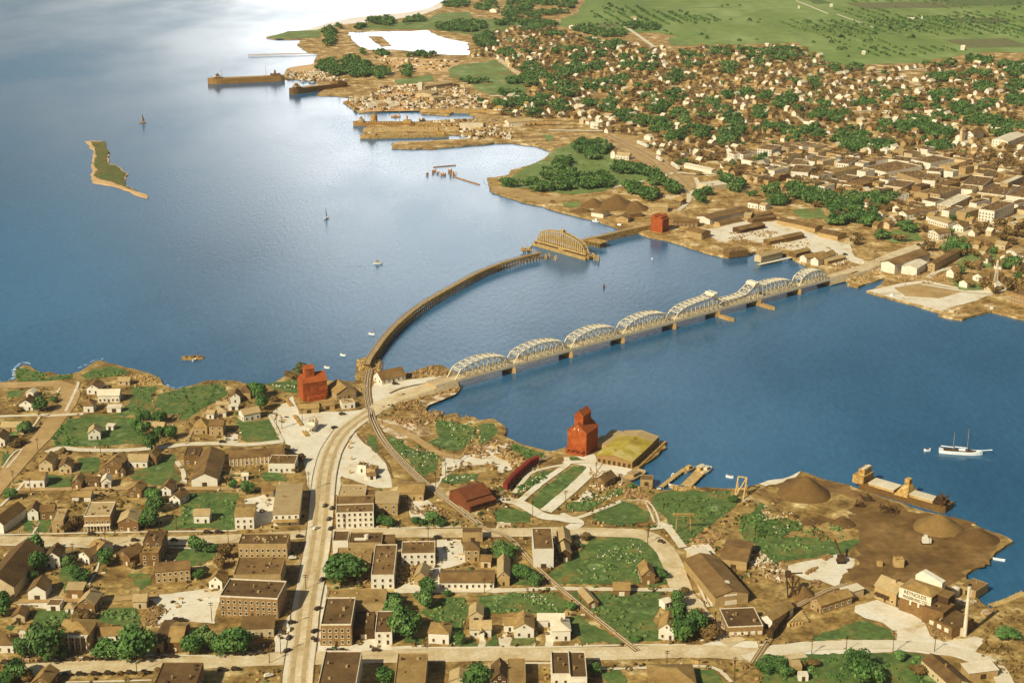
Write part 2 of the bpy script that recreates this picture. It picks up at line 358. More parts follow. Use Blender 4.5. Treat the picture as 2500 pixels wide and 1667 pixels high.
# ---- light dirt lots
patches('C', '''210,580 420,420 470,560 850,560 1050,540 1000,620 800,780 700,900 650,1050 640,1250 560,1260 540,1080 480,940 370,880 330,780
970,740 1060,830 1160,920 1240,1020 1290,1150 1290,1230 1150,1230 840,1130 820,1300 740,1250 745,1000 820,850
1080,470 1080,420 1130,310 1300,300 1700,240 1850,270 1400,420 1100,540
0,1330 100,1310 300,1230 400,1230 380,1330 250,1330 240,1530 0,1600
1430,1340 1600,1340 1700,1420 1650,1520 1460,1500
1600,1200 1700,1180 1760,930 1850,950 2350,900 2350,1010 1900,1040 1750,1130 1680,1240 1800,1340 1720,1330''', 'dirt_light', 'dirt', 'dirt_lot', 'structure', 4, 1.2)
patches('C', '''1000,620 1120,610 1600,690 1650,760 1350,800 1180,700
1950,860 2350,830 2350,950 2050,900
2250,1500 2350,1400 2350,1600 2200,1600
1500,470 1850,370 1870,400 1700,470 1560,530''', 'rubble_ground', 'dirt', 'rubble_ground', 'structure')
patches('B', '''950,820 1450,780 1990,700 1900,1000 1900,1040 1600,1010 1500,1000 1460,1080 1260,1060 1400,900 1350,830
1650,1340 2350,1310 2350,1380 1600,1390
150,860 410,860 420,910 250,900''', 'dirt_light', 'dirt', 'dirt_lot', 'structure')
patches('A', '1980,770 2100,745 2110,830 1970,840', 'dirt_light', 'dirt', 'dirt_lot', 'structure')
patches('D', '''1330,740 1700,500 1690,300 1900,300 1940,500 1740,560 1720,740
900,1240 1150,1160 1300,1240 1620,1225 1620,1270 640,1290 640,1230
260,1150 440,900 560,720 720,700 660,1230 640,1290 250,1290
2050,1250 2070,1160 2110,1160 2110,1250''', 'dirt_light', 'dirt', 'dirt_lot', 'structure', 4, 1)
patches('E', '''640,600 900,570 930,640 1240,700 1290,710 1200,800 1000,760 930,800 870,720 840,680 640,650
0,620 120,600 300,640 260,700 60,740
740,990 860,880 910,900 860,1000 780,1030
1770,1380 1920,1370 1980,1450 1820,1490''', 'dirt_light', 'dirt', 'dirt_lot', 'structure')
patches('G', '''220,1390 480,1330 640,1290 720,1265 850,1310 840,1400 750,1480 680,1560 560,1510 430,1500 330,1450
0,650 250,600 385,540 330,600 100,680''', 'dirt_light', 'dirt', 'dirt_lot', 'structure')
patches('G', '''0,720 180,650 380,560 700,650 960,740 1530,900 1890,1010 2150,1150 2000,1330 1850,1450 1820,1560 1300,1600 900,1560 800,1480 870,1300 900,1150 880,960 600,1000 350,900 100,820''', 'yard_dark', 'dirt', 'coal_yard', 'structure', 3, 7)
patches('G', '''60,700 180,690 300,800 640,740 850,800 900,1100 880,960 600,960 350,920 100,850''', 'land', 'dirt', 'sand_track', 'structure', 3, 9)
patches('H', '''860,880 1050,830 1300,920 1450,1020 1530,1150 1650,1200 1900,1150 2000,1180 1900,1330 1980,1420 1700,1330 1300,1290 60,1330 60,1250 400,1200 1220,1190 1240,1130 1100,1040 950,1000 860,940''', 'dirt_light', 'dirt', 'dirt_lot', 'structure', 5, 1.5)
patches('F', '''1690,380 1900,350 1960,400 1820,490
1760,770 1850,830 1990,1050 1990,1120 1900,1120 1760,850
1700,1280 2000,1180 2350,1200 2350,1330 1850,1330
60,1170 160,1100 160,1260 60,1280
460,1130 530,1070 540,1280 470,1280''', 'dirt_light', 'dirt', 'dirt_lot', 'structure')
patches('n', '''1680,555 1733,560 1840,535 1895,560 1950,590 2010,600 2060,625 2060,645 2010,630 1950,615 1890,600 1820,585 1760,590''', 'dirt_light', 'dirt', 'dirt_lot', 'structure', 6, 2)
patches('J', '''0,700 170,690 480,790 800,900 860,1000 960,1060 900,1070 760,1020 640,920 300,880 100,850
965,1300 1240,1240 1500,1210 1900,1300 2200,1290 1900,1400 1600,1480 1130,1350''', 'dirt_light', 'dirt', 'dirt_lot', 'structure', 6, 2)
patches('J', '1200,1270 1500,1230 1850,1300 1600,1370 1300,1350', 'road_dirt', 'dirt', 'dirt_lot', 'structure', 6, 2)
patches('K', '''1020,840 1200,830 1600,1100 1800,1290 1760,1360 1500,1150 1200,1000
1600,1180 1800,1190 1830,1290 1720,1260
0,1290 250,1310 450,1370 900,1380 850,1400 520,1410 480,1450 250,1380 0,1330''', 'road_dirt', 'dirt', 'rail_yard', 'structure', 8, 2)
patches('M', '''1150,760 1400,750 1500,850 1550,980 1000,990 1000,900 1250,880
1100,500 1800,530 1900,560 1800,640 1500,640 1300,580
380,600 640,560 620,640 400,640''', 'sand', 'dirt', 'shipyard_ground', 'structure', 10, 3)
# ---- grass and weeds
G = {}
G['A'] = '''140,190 230,180 320,210 360,270 520,240 630,230 610,270 380,300 130,300
730,230 820,180 1000,160 1130,190 1160,230 1000,250 740,280
60,380 230,370 220,420 60,450
1130,350 1380,330 1300,560 1100,590 760,610 750,585 1070,570 1180,420
1400,400 1780,330 2000,330 2030,400 1900,470 1680,620 1560,640 1400,560 1330,560
580,620 1100,600 1260,700 1250,850 980,860 700,870 470,880 450,760
690,980 880,970 860,1100 700,1110
1400,980 1540,920 1560,1050 1590,1190 1350,1220 1150,1130 1200,1070
2030,600 2150,650 2350,660 2350,830 2170,830 2100,690
420,1110 560,1120 640,1130 620,1220 440,1240 400,1200
1700,1280 2100,1270 2120,1567 1480,1567 1600,1450
0,920 80,930 60,1000 0,1040
20,760 60,640 190,640 180,740 90,800'''
G['B'] = '''1550,130 1620,80 2090,80 2070,210 1430,210
330,130 440,130 440,230 320,235
180,100 250,110 300,200 290,240 170,230
1540,480 1650,390 1900,380 1920,440 1800,520 1680,530
1130,600 1370,600 1370,690 1230,745 1150,690
850,960 950,900 1180,890 1230,1060 1100,1060 880,1030
230,1060 360,920 600,930 630,980 480,1080 350,1080
540,650 560,480 700,540 720,650 560,780
30,1040 140,1070 100,1120 30,1100
1740,1250 1830,1100 1900,1150 1850,1290'''
G['C'] = '''190,310 460,270 460,410 250,370
0,650 200,630 300,820 0,830
1070,760 1130,770 1200,920 1110,900
1250,760 1400,850 1730,950 1700,1050 1580,1130 1480,1080 1420,980 1270,830
1690,620 1800,660 2020,700 1990,800 1900,910 1800,900 1600,830 1700,780
2070,670 2180,670 2210,740 2150,840 2060,850 2060,760
1700,1150 1780,1120 2060,1110 2060,1160 1850,1190 1720,1190
110,1110 200,1090 360,1110 350,1180 150,1180'''
G['D'] = '''1650,880 1800,790 1930,800 1960,920 1900,1100 1790,1080 1650,990 1560,940
2030,800 2350,780 2350,950 2110,950 2090,880
2170,370 2250,310 2330,310 2350,480 2180,440
2100,1210 2200,1150 2230,1240 2090,1245
1400,1160 1580,1130 1560,1210 1420,1200
1830,1120 1930,1150 2050,1200 2050,1240 1850,1240'''
G['E'] = '''690,600 750,590 810,625 750,645 695,630
200,890 270,820 440,730 520,730 510,780 260,930 200,940
350,1000 440,880 700,690 820,680 860,710 800,780 480,1065 370,1040
640,1030 700,990 900,1000 1170,860 1160,920 860,1060 700,1080
900,1110 1120,1000 1250,1010 1400,1080 1400,1170 1100,1200 930,1170
1420,950 1500,910 2120,900 2150,990 2100,1100 1900,1220 1700,1390 1630,1310 1580,1190 1480,1080
150,490 260,490 470,580 330,620
40,1080 130,1050 360,1090 360,1180 50,1180
2180,1150 2350,1060 2350,1370 2200,1320'''
G['F'] = '''740,430 900,310 1130,270 1300,280 1440,360 1530,460 1580,620 1570,660 1440,700 700,690 640,700 500,600
0,790 580,765 720,870 620,950 0,950
660,765 1500,765 1500,900 1400,1000 1450,1100 1470,1190 1180,1210 960,990 760,820
680,990 790,960 1150,1210 780,1225 690,1080
180,520 300,530 430,640 380,700 160,710
160,1170 370,1170 360,1240 160,1240
950,1460 1170,1450 1200,1567 1000,1600
1760,1440 1950,1450 2060,1540 2080,1600 1850,1600'''
G['G'] = '''0,820 60,850 30,900 100,970 410,1000 400,1050 200,1120 500,1130 700,1170 900,1130 900,1180 720,1270 400,1330 0,1350'''
G['H'] = '''490,1170 800,1050 1000,1035 1180,1100 1210,1170 900,1190 500,1195
40,1360 280,1310 1000,1295 1550,1335 1610,1480 1600,1600 30,1600'''
for k, t in G.items():
    for ln in t.strip().split('\n'): GRS.append(PL(k, ln))
    patches(k, t, 'grass', 'grass', 'grass', 'stuff', 2, 3.4)
G2 = {'K': '''100,1240 300,1120 480,1040 560,960 700,900 1000,900 1050,1040 1500,1150 1450,1230 1150,1260 1000,1330 700,1360 320,1300 100,1290
620,1430 780,1420 760,1470 640,1470
470,830 540,835 540,880 470,880''',
 'Q': '''0,600 400,530 520,620 600,700 300,720 0,690
120,700 650,730 680,820 350,840 220,790
370,870 700,870 900,900 700,960 420,990
1930,330 2100,340 2150,400 1950,410
480,190 860,190 850,260 480,260
500,330 680,330 680,390 520,390''',
 'M': '''1780,620 1850,580 2200,540 2350,640 2350,700 1830,690
1320,710 1650,660 1660,720 1350,750
190,330 370,280 660,265 660,335 280,345
1000,260 1100,205 1600,180 1700,120 1980,110 2000,160 2350,180 2350,260 2100,320 1900,300 1640,260 1000,265
2180,880 2350,860 2350,1000 2200,980''',
 'J': '''290,590 560,570 600,660 400,670
1070,800 1380,740 1440,850 1200,890 1080,850
1770,1070 1850,960 2100,950 2090,1100 1900,1110
1680,1190 1900,1200 1980,1290 1800,1300
2170,1070 2350,1100 2350,1140''',
 'L': '''400,870 600,840 700,900 640,940 400,900
750,880 900,820 980,870 900,940 750,930
960,700 1100,720 1300,790 1250,850 980,750
1480,640 1650,630 1830,680 1820,740 1500,700
390,530 460,520 700,590 400,590'''}
for k, t in G2.items(): patches(k, t, 'meadow', 'grass', 'meadow', 'stuff', 12, 4)
sheet('farmland', PL('n', '1425,5 1395,40 1345,60 1440,78 1500,82 1590,80 1640,88 1690,112 1800,112 1940,104 1983,144 2043,160 2154,157 2250,152 2347,135 2430,127 2500,132 2800,130 3400,40 3500,-360 1750,-360 1390,-60'), 'field_far', 'grass', 40, 12, 'structure')

# ---- roads
def road(reg, txt, wd, m='road', name='road', **k): return strip(name, PL(reg, txt), wd, m, **k)
road('n', '-250,950 -60,944 60,940 130,938 158,944 172,958 165,985 140,1020 105,1065 62,1110 8,1170 -50,1240 -180,1400', 13, 'road_dirt')
road('A', '-60,605 380,592 420,600 560,590 740,583', 4, 'walk')
road('n', '115,1105 150,1094 205,1099 290,1100 345,1097 400,1092 456,1085 540,1083 600,1086 690,1078', 6, 'walk')
road('A', '160,1252 900,1240 1600,1240 2350,1240', 5, 'road_dirt')
road('B', '-60,870 150,850 420,840 950,830 1400,800', 5, 'road_dirt')
road('n', '-200,1322 0,1320 165,1322 360,1322 500,1318 650,1312 775,1303 930,1302 1125,1302 1200,1301 1283,1300 1393,1298 1500,1301 1570,1306 1612,1330 1640,1372 1655,1418 1675,1462 1708,1500 1748,1540 1800,1570', 12)
road('n', '-300,1650 0,1640 195,1629 470,1618 650,1610 800,1606 1200,1598 1480,1596 1700,1590 1850,1598 1960,1590', 13)
road('n', '1820,1610 1900,1590 2000,1577 2180,1574 2320,1588 2420,1620 2460,1680', 9, 'walk')
MAIN = '745,1800 735,1740 726,1667 738,1565 747,1483 763,1400 777,1317 784,1250 789,1190 797,1140 812,1095 842,1050 900,1008 960,975 1030,950 1116,925'
road('n', MAIN, 15, 'walk'); road('n', MAIN, 10, 'road')
for off in (-2.8, 0, 2.8)[::2]: strip('tyre_lane', PL('n', MAIN), 2.2, 'lane', 'lane', off, jag=.12)
for off in (-7.5, 7.5): strip('kerb', PL('n', ' '.join(MAIN.split()[:-4])), .5, 'kerb', 'lane', off, jag=.05)
road('D', '1310,760 1800,752 2350,750', 5, 'walk'); road('F', '-5,760 300,745 600,735 1050,742 1600,748 1700,760', 4, 'walk')
road('F', '-900,1262 0,1255 500,1250 1200,1233 1720,1232', 1.7, 'walk', 'sidewalk')
road('F', '100,1400 540,1395 900,1440 1200,1440', 1.8, 'walk', 'sidewalk'); road('F', '1200,1440 1600,1425 1850,1420 2000,1450 2120,1560', 2.2, 'walk', 'sidewalk')
road('B', '-30,262 500,250 1000,240 1300,235 2100,225', 1.8, 'walk', 'sidewalk'); road('B', '-30,350 600,362 900,380', 1.6, 'walk', 'sidewalk')
road('B', '100,1370 700,1345 1300,1325 1900,1330', 1.5, 'walk', 'sidewalk'); road('B', '580,1562 1340,1545', 1.5, 'walk', 'sidewalk')
road('D', '880,205 1400,200 1900,190', 1.8, 'walk', 'sidewalk'); road('B', '1460,370 1640,378 2000,400', 1.5, 'walk', 'sidewalk')
road('B', '780,710 840,600 880,500', 1.2, 'walk', 'footpath'); road('B', '290,250 350,150', 1.3, 'walk', 'footpath')
road('A', '470,460 530,350', 1.5, 'walk', 'footpath'); road('A', '250,750 360,600', 1.5, 'walk', 'footpath'); road('A', '20,1060 120,930 190,900 60,1060', 1.2, 'walk', 'footpath')
road('A', '580,560 680,350 690,300', 2, 'walk', 'footpath'); road('A', '0,1400 160,1250 230,1160', 2, 'walk', 'footpath')
road('C', '200,585 330,830', 2.5, 'walk', 'footpath'); road('C', '980,755 1040,830 1150,910 1240,1010 1290,1150', 1.4, 'kerb', 'kerb')
road('A', '1650,850 1680,760 1760,640 1850,530', 2.5, 'road_dirt', 'footpath'); road('A', '1560,1000 1620,1100 1630,1200', 3, 'walk', 'footpath')
road('E', '60,970 250,1010 450,1120 600,1140 760,1180 680,1240', 8, 'dirt_light'); road('E', '240,1000 430,840 640,690 700,650 900,640', 4.5, 'dirt_light')
road('E', '480,1080 600,980 750,850 890,710 930,640', 8, 'dirt_light'); road('E', '620,1100 740,1140 950,1070 1150,990', 3.2, 'walk'); road('E', '200,920 300,790 400,720 650,670', 3, 'walk')
road('E', '1150,990 1350,985 1430,1050 1480,1180 1460,1230', 1.2, 'walk', 'cart_track'); road('E', '1350,985 1400,1080 1440,1180', 1.2, 'walk', 'cart_track')
road('E', '1400,1240 1600,1210', 3, 'walk'); road('E', '1690,1400 1560,1230 1480,1180', 5, 'walk')
road('C', '1120,640 1300,700 1500,800 1700,930 1900,970', 6, 'road_dirt')
road('C', '1270,400 1400,350 1600,310 1700,290', 1.6, 'kerb', 'kerb')
# far streets
for reg, t, wd, mt in (('J', '640,1185 1000,1075 1260,965 1700,830 2350,640 2700,520', 13, 'road'), ('J', '1500,1190 1600,1130 1780,1090', 6, 'walk'), ('J', '950,610 1200,660 1220,690 1500,650', 5, 'walk'),
   ('J', '1580,560 1900,450', 9, 'dirt_light'), ('J', '0,1075 300,1010', 4, 'walk'), ('K', '940,130 1430,390', 7, 'road'), ('K', '0,120 300,345', 8, 'road'), ('K', '-20,490 350,492', 5, 'walk'), ('K', '500,790 1040,800', 7, 'walk'),
   ('K', '1150,20 1440,70 1240,80', 5, 'walk'), ('K', '1800,1210 1830,1300 1750,1350 1740,1420 1650,1500', 5, 'walk'), ('K', '1060,1300 1350,1240', 5, 'walk'), ('K', '1450,1230 1600,1170 1800,1180 1970,1180', 6, 'walk'),
   ('K', '1620,960 2000,930', 6, 'road'), ('K', '1530,400 2350,410', 4, 'walk'), ('K', '2200,500 2350,640', 5, 'walk'), ('L', '520,820 820,960', 6, 'road'), ('L', '880,780 1250,970', 10, 'road'), ('L', '1150,650 1430,760', 8, 'road'),
   ('L', '0,750 300,735 930,765 1350,745', 6, 'walk'), ('L', '900,650 1230,630 1480,610 1700,595', 6, 'walk'), ('L', '300,990 450,1110', 6, 'walk'), ('L', '1280,980 1400,1040', 5, 'walk'), ('L', '800,990 1050,985', 5, 'walk'),
   ('L', '340,10 620,125', 5, 'walk'), ('L', '700,130 1030,250', 5, 'walk'), ('L', '1180,285 1330,330', 8, 'meadow'), ('L', '20,180 300,290 420,350', 7, 'meadow'), ('L', '-20,190 190,160', 7, 'meadow'),
   ('Q', '1730,75 2350,70 2500,66', 14, 'meadow'), ('Q', '1160,40 1550,35', 12, 'meadow'), ('Q', '1490,215 1560,250 1800,420', 8, 'walk'), ('Q', '2060,185 2350,330', 7, 'meadow'), ('Q', '380,480 650,700', 8, 'road'), ('Q', '350,850 650,855', 8, 'walk'), ('Q', '1640,660 1790,760', 6, 'road'), ('Q', '1350,500 1580,630', 6, 'road'),
   ('J', '1450,1250 2000,1330 2200,1280', 5, 'walk')):
    strip('road', PL(reg, t), wd, mt, 'road')
sheet('field', PL('Q', '1300,205 1490,210 1480,265 1300,275'), 'leaf_olive', 'lane', 20, 5)

# ================================================================ railway lines (ballast, sleepers, two rails each)
def railway(name, pts, label, gauge=1.5, ties=True, z=None):
    t = thing(name, label, 'railway track', pts[0].copy()); org = pts[0]
    q = smooth([p - org for p in pts], 8); q = wiggle(q, 3, 0, closed=False)
    zz = ZC['lane'] + .02
    def rib(off, wd, m, nm, z0, hgt):
        a = offs(q, off + wd / 2); b_ = offs(q, off - wd / 2); n = len(q); o = MB()
        o.v = [(p.x, p.y, z0 + hgt) for p in a] + [(p.x, p.y, z0 + hgt) for p in b_] + [(p.x, p.y, z0) for p in a] + [(p.x, p.y, z0) for p in b_]
        for i in range(n - 1):
            o.f += [(i, n + i, n + i + 1, i + 1), (i, i + 1, 2 * n + i + 1, 2 * n + i), (n + i, 3 * n + i, 3 * n + i + 1, n + i + 1)]
        o.build(nm, m, t)
    rib(0, 3.6, 'ballast', 'ballast', zz, .15)
    o = MB(); L = 0
    for i in range(len(q) - 1):
        d = (q[i + 1] - q[i]); n = Vector((-d.y, d.x, 0)).normalized()
        for k in (0, .33, .66):
            p = q[i] + d * k; p.z = zz + .2; o.bar(p - n * 1.3, p + n * 1.3, .28, .1)
    o.build('sleepers', 'yard_dark', t)
    for s in (-1, 1): rib(s * gauge / 2, .32, 'rail_steel', 'rail', zz + .29, .14)
    return t
TR = '1100,555 1112,640 1200,820 1350,1000 1560,1200 1800,1370 2060,1570'
tr = PL('C', '1105,90 1080,200 1062,300 1055,400 1075,520 ' + TR) + PL('F', '90,255 200,330 350,500 550,690 800,900 1050,1100 1290,1290')
railway('railway_track', tr, 'curving single railway track from the timber trestle across the foreground')
railway('railway_track', PL('C', '1115,110 1105,200 1085,300 1085,400 1100,500 1135,640 1230,820 1390,1000 1590,1190 1830,1365 2085,1567'), 'parallel second track just right of the curving main track')
for i, t_ in enumerate(('1020,850 1350,1020 1550,1170 1740,1350', '1060,840 1380,1000 1600,1150 1780,1310', '980,870 1300,1050 1520,1200 1700,1370')):
    railway('railway_track', PL('K', t_), ('middle', 'right-hand', 'left-hand')[i] + ' of three straight tracks through the far rail yard')
railway('railway_track', PL('E', '20,960 130,900 200,820 300,740 420,650 520,600'), 'siding carrying the string of red boxcars')
railway('railway_track', PL('H', '-40,1400 90,1200 230,1010 340,900 600,760 800,700 '), 'siding beside the stacked dark freight cars')
road('T', '300,1190 160,860 40,560 -40,330', 1.4, 'walk', 'footpath'); road('T', '230,1200 100,930 -10,640 -60,500', 1.6, 'walk', 'footpath')

# boat wakes and the surf on the left shore
def foam(name, pts, w_):
    o = MB(); q = wiggle(smooth(pts), 5, 1.2, closed=False); a, b_ = offs(q, w_ / 2), offs(q, -w_ / 2); n = len(q)
    for i in range(n - 1):
        if rnd() < .6: k = len(o.v); o.v += [(a[i].x + ru(-1, 1), a[i].y + ru(-1, 1), .05), (b_[i].x + ru(-1, 1), b_[i].y + ru(-1, 1), .05), (b_[i + 1].x, b_[i + 1].y, .05), (a[i + 1].x, a[i + 1].y, .05)]; o.f.append((k, k + 1, k + 2, k + 3))
    o.build(name, 'foam')['kind'] = 'stuff'
foam('wake', PL('n', '918,644 890,650 850,652 800,650', 0), .9); foam('wake', PL('n', '918,646 890,656 860,668 835,684', 0), .9)
foam('surf', PL('n', '0,932 33,922 32,905 46,890 60,884 74,888', 0), 2.2); foam('surf', PL('n', '190,898 210,889 235,877 252,875', 0), 1.6); foam('surf', PL('n', '396,934 420,945 434,947 450,941', 0), 1.5); foam('surf', PL('n', '1180,436 1190,455 1230,476 1290,492', 0), 1.2)
# ================================================================ buildings
# unit window: a dark pane in a pale frame, facing -y
wm = MB(); wm.box(-.5, .5, -.10, .0, -.5, .5)
WIN = wm.mesh('window', 'glass')
wf = MB(); wf.box(-.64, -.5, -.14, 0, -.6, .6); wf.box(.5, .64, -.14, 0, -.6, .6); wf.box(-.64, .64, -.14, 0, .5, .64); wf.box(-.7, .7, -.2, 0, -.68, -.5)
FRM = wf.mesh('frame', 'trim')
dm = MB(); dm.box(-.5, .5, -.09, 0, 0, 1); DOOR = {k: None for k in ()}
DOORD = dm.mesh('door', 'dark_wall'); DOORL = dm.mesh('door', 'trim'); DOORL.materials.clear(); DOORL.materials.append(MATS['trim'])
CH = MB(); CH.box(-.4, .4, -.4, .4, 0, 1); CH.box(-.5, .5, -.5, .5, 1, 1.15); CHM = CH.mesh('chimney', 'brick_wall')
FP = []
def on_building(x, y, mg):
    for ax, ay, r_, w_, dp in FP:
        dx, dy = x - ax, y - ay
        if abs(dx) > 110 or abs(dy) > 110: continue
        u = dx * math.cos(r_) + dy * math.sin(r_); v = dy * math.cos(r_) - dx * math.sin(r_)
        if -mg < u < w_ + mg and -mg < v < dp + mg: return True
    return False
NB = []     # buildings built so far: (px, py, short name)
def gable(mb, x0, x1, y0, y1, z, rh, ax, ov=.45, th=.28):
    """two roof slabs over the box, ridge along ax"""
    if ax == 'y':
        xm = (x0 + x1) / 2; s = rh / ((x1 - x0) / 2)
        for sx, xe in ((-1, x0 - ov), (1, x1 + ov)):
            ze = z - ov * s
            a = [(xe, y0 - ov, ze), (xm, y0 - ov, z + rh), (xm, y1 + ov, z + rh), (xe, y1 + ov, ze)]
            b_ = [(p[0], p[1], p[2] + th) for p in a]
            mb.add(a + b_, [(0, 1, 2, 3), (7, 6, 5, 4), (0, 4, 5, 1), (1, 5, 6, 2), (2, 6, 7, 3), (3, 7, 4, 0)])
    else:
        ym = (y0 + y1) / 2; s = rh / ((y1 - y0) / 2)
        for ye in (y0 - ov, y1 + ov):
            ze = z - ov * s
            a = [(x0 - ov, ye, ze), (x0 - ov, ym, z + rh), (x1 + ov, ym, z + rh), (x1 + ov, ye, ze)]
            b_ = [(p[0], p[1], p[2] + th) for p in a]
            mb.add(a + b_, [(0, 1, 2, 3), (7, 6, 5, 4), (0, 4, 5, 1), (1, 5, 6, 2), (2, 6, 7, 3), (3, 7, 4, 0)])
def hip(mb, x0, x1, y0, y1, z, rh, ov=.5, th=.2):
    x0 -= ov; x1 += ov; y0 -= ov; y1 += ov; w_ = x1 - x0; d = y1 - y0; k = min(w_, d) / 2 * .96
    if w_ >= d: r0, r1 = (x0 + k, (y0 + y1) / 2), (x1 - k, (y0 + y1) / 2)
    else: r0, r1 = ((x0 + x1) / 2, y0 + k), ((x0 + x1) / 2, y1 - k)
    vs = [(x0, y0, z), (x1, y0, z), (x1, y1, z), (x0, y1, z), (r0[0], r0[1], z + rh), (r1[0], r1[1], z + rh)]
    if w_ >= d: fs = [(0, 1, 5, 4), (1, 2, 5), (2, 3, 4, 5), (3, 0, 4)]
    else: fs = [(0, 1, 4), (1, 2, 5, 4), (2, 3, 5), (3, 0, 4, 5)]
    vs += [(x, y, z - th) for x, y, _ in vs[:4]]
    fs += [(6, 7, 1, 0), (7, 8, 2, 1), (8, 9, 3, 2), (9, 6, 0, 3), (9, 8, 7, 6)]
    mb.add(vs, fs)
def walls(mb, w_, d, h, roof, rh):
    zb = -1.2
    mb.box(0, w_, 0, d, zb, h)
    if roof == 'gy': mb.add([(0, 0, h), (w_, 0, h), (w_ / 2, 0, h + rh), (0, d, h), (w_, d, h), (w_ / 2, d, h + rh)], [(0, 1, 2), (5, 4, 3), (0, 2, 5, 3), (2, 1, 4, 5)])
    if roof == 'gx': mb.add([(0, 0, h), (0, d, h), (0, d / 2, h + rh), (w_, 0, h), (w_, d, h), (w_, d / 2, h + rh)], [(2, 1, 0), (3, 4, 5), (0, 3, 5, 2), (2, 5, 4, 1)])
def building(name, label, cat, pa, pb, depth, h, roof, rh, wm_, rm, win='a', ref=None, chim=None, parent=None, door=True, storey=3.3, group=None, trimband=False):
    FP.append((pa.x, pa.y, math.atan2((pb - pa).y, (pb - pa).x), (pb - pa).length, depth))
    h += (len(FP) % 29) * .017
    d = pb - pa; w_ = d.length; rz = math.atan2(d.y, d.x)
    t = thing(name, label, cat, (pa.x, pa.y, GL + .3), rz, group)
    o = MB(); walls(o, w_, depth, h, roof, rh); o.build('wall', wm_, t)
    r = MB()
    if roof in ('gx', 'gy'): gable(r, 0, w_, 0, depth, h + .03, rh, roof[1])
    elif roof == 'hp': hip(r, 0, w_, 0, depth, h + .2, rh)
    elif roof == 'sh':
        r.add([(-.4, -.4, h + .03), (w_ + .4, -.4, h + .03), (w_ + .4, depth + .4, h + rh), (-.4, depth + .4, h + rh), (-.4, -.4, h + .25), (w_ + .4, -.4, h + .25), (w_ + .4, depth + .4, h + rh + .22), (-.4, depth + .4, h + rh + .22)],
              [(0, 3, 2, 1), (4, 5, 6, 7), (0, 1, 5, 4), (1, 2, 6, 5), (2, 3, 7, 6), (3, 0, 4, 7)])
    else:
        r.box(.35, w_ - .35, .35, depth - .35, h + .01, h + .12)
        q = MB()
        for bx in ((0, w_, 0, .33), (0, w_, depth - .33, depth), (0, .33, .34, depth - .34), (w_ - .33, w_, .34, depth - .34)): q.box(*bx, h + .003, h + max(.3, rh))
        q.build('parapet', 'trim' if trimband else wm_, t)
    ro = r.build('roof', rm, t)
    ridge = h + (rh if roof in ('gx', 'gy', 'hp') else .1)
    if chim is None: chim = 1 if (roof in ('gx', 'gy', 'hp') and win != 's' and w_ < 20) else 0
    for i in range(chim):
        cx, cy = (w_ * (.3 + .4 * rnd()), depth * .5) if roof != 'gy' else (w_ * .5, depth * (.3 + .5 * rnd()))
        if roof == 'fl': cx, cy = w_ * (.15 + .7 * rnd()), depth * (.2 + .7 * rnd())
        link(CHM, 'chimney', ro, (cx, cy, ridge - .5), 0, (.9, .9, 1.9))
    if win != 's':
        rows = max(1, int((h + .6) // storey)); 
        def put(n, L, face):
            for i in range(n):
                u = L * (i + .5) / n
                for k in range(rows):
                    z = 1.7 + k * storey
                    if face == 0 and k == 0 and door and i == n // 2: continue
                    loc, rr = {0: ((u, 0, z), 0), 1: ((w_, u, z), R(90)), 2: ((0, u, z), R(-90))}[face]
                    wo_ = link(WIN, 'window', t, loc, rr, (1.15, 1, 1.6)); link(FRM, 'frame', wo_)
                if roof == 'gy' and face == 0 and rh > 2 and i == n // 2:
                    wo_ = link(WIN, 'window', t, (w_ / 2, 0, h + rh * .32), 0, (.9, 1, 1.1)); link(FRM, 'frame', wo_)
        nf = max(1, min(14, int(w_ / (3.6 if win == 'a' else 3.0)))); put(nf, w_, 0)
        if win in 'ab':
            ns = max(1, min(9, int(depth / 4.2))); put(ns, depth, 1); put(ns, depth, 2)
        if door: link(DOORD if wm_ not in ('dark_wall', 'brown_wall') else DOORL, 'door', t, (w_ * (nf // 2 + .5) / nf, 0, 0), 0, (1.2, 1, 2.3))
    elif door and w_ > 3.5:
        link(DOORD if wm_ not in ('dark_wall', 'brown_wall') else DOORL, 'door', t, (w_ * .5, 0, -.2), 0, (min(3, w_ * .35), 1, 2.6))
    c = proj((pa + pb) / 2 + Vector((-math.sin(rz), math.cos(rz), 0)) * depth / 2)
    if ref: NB.append((c[0], c[1], ref))
    if roof == 'fl' and w_ > 9 and depth > 10:
        v = MB(); u_ = MB()
        for i in range(int(w_ * depth / 90) + 1):
            x, y, s = ru(1.5, w_ - 3), ru(1.5, depth - 3), ru(.5, 1.3); (v if rnd() < .6 else u_).box(x, x + s, y, y + s * ru(.8, 1.6), h + .11, h + ru(.5, 1.3))
        if v.v: v.build('roof_vents', 'roof_tan', ro)['kind'] = 'stuff'
        if u_.v: u_.build('roof_hatches', 'timber_dark', ro)['kind'] = 'stuff'
    return t
WM = {'w': 'white_wall', 'c': 'cream_wall', 't': 'tan_wall', 'b': 'brown_wall', 'd': 'dark_wall', 'k': 'brick_wall'}
RM = {'b': 'roof_brown', 'd': 'roof_dark', 'm': 'roof_mid', 't': 'roof_tan', 'l': 'roof_light'}
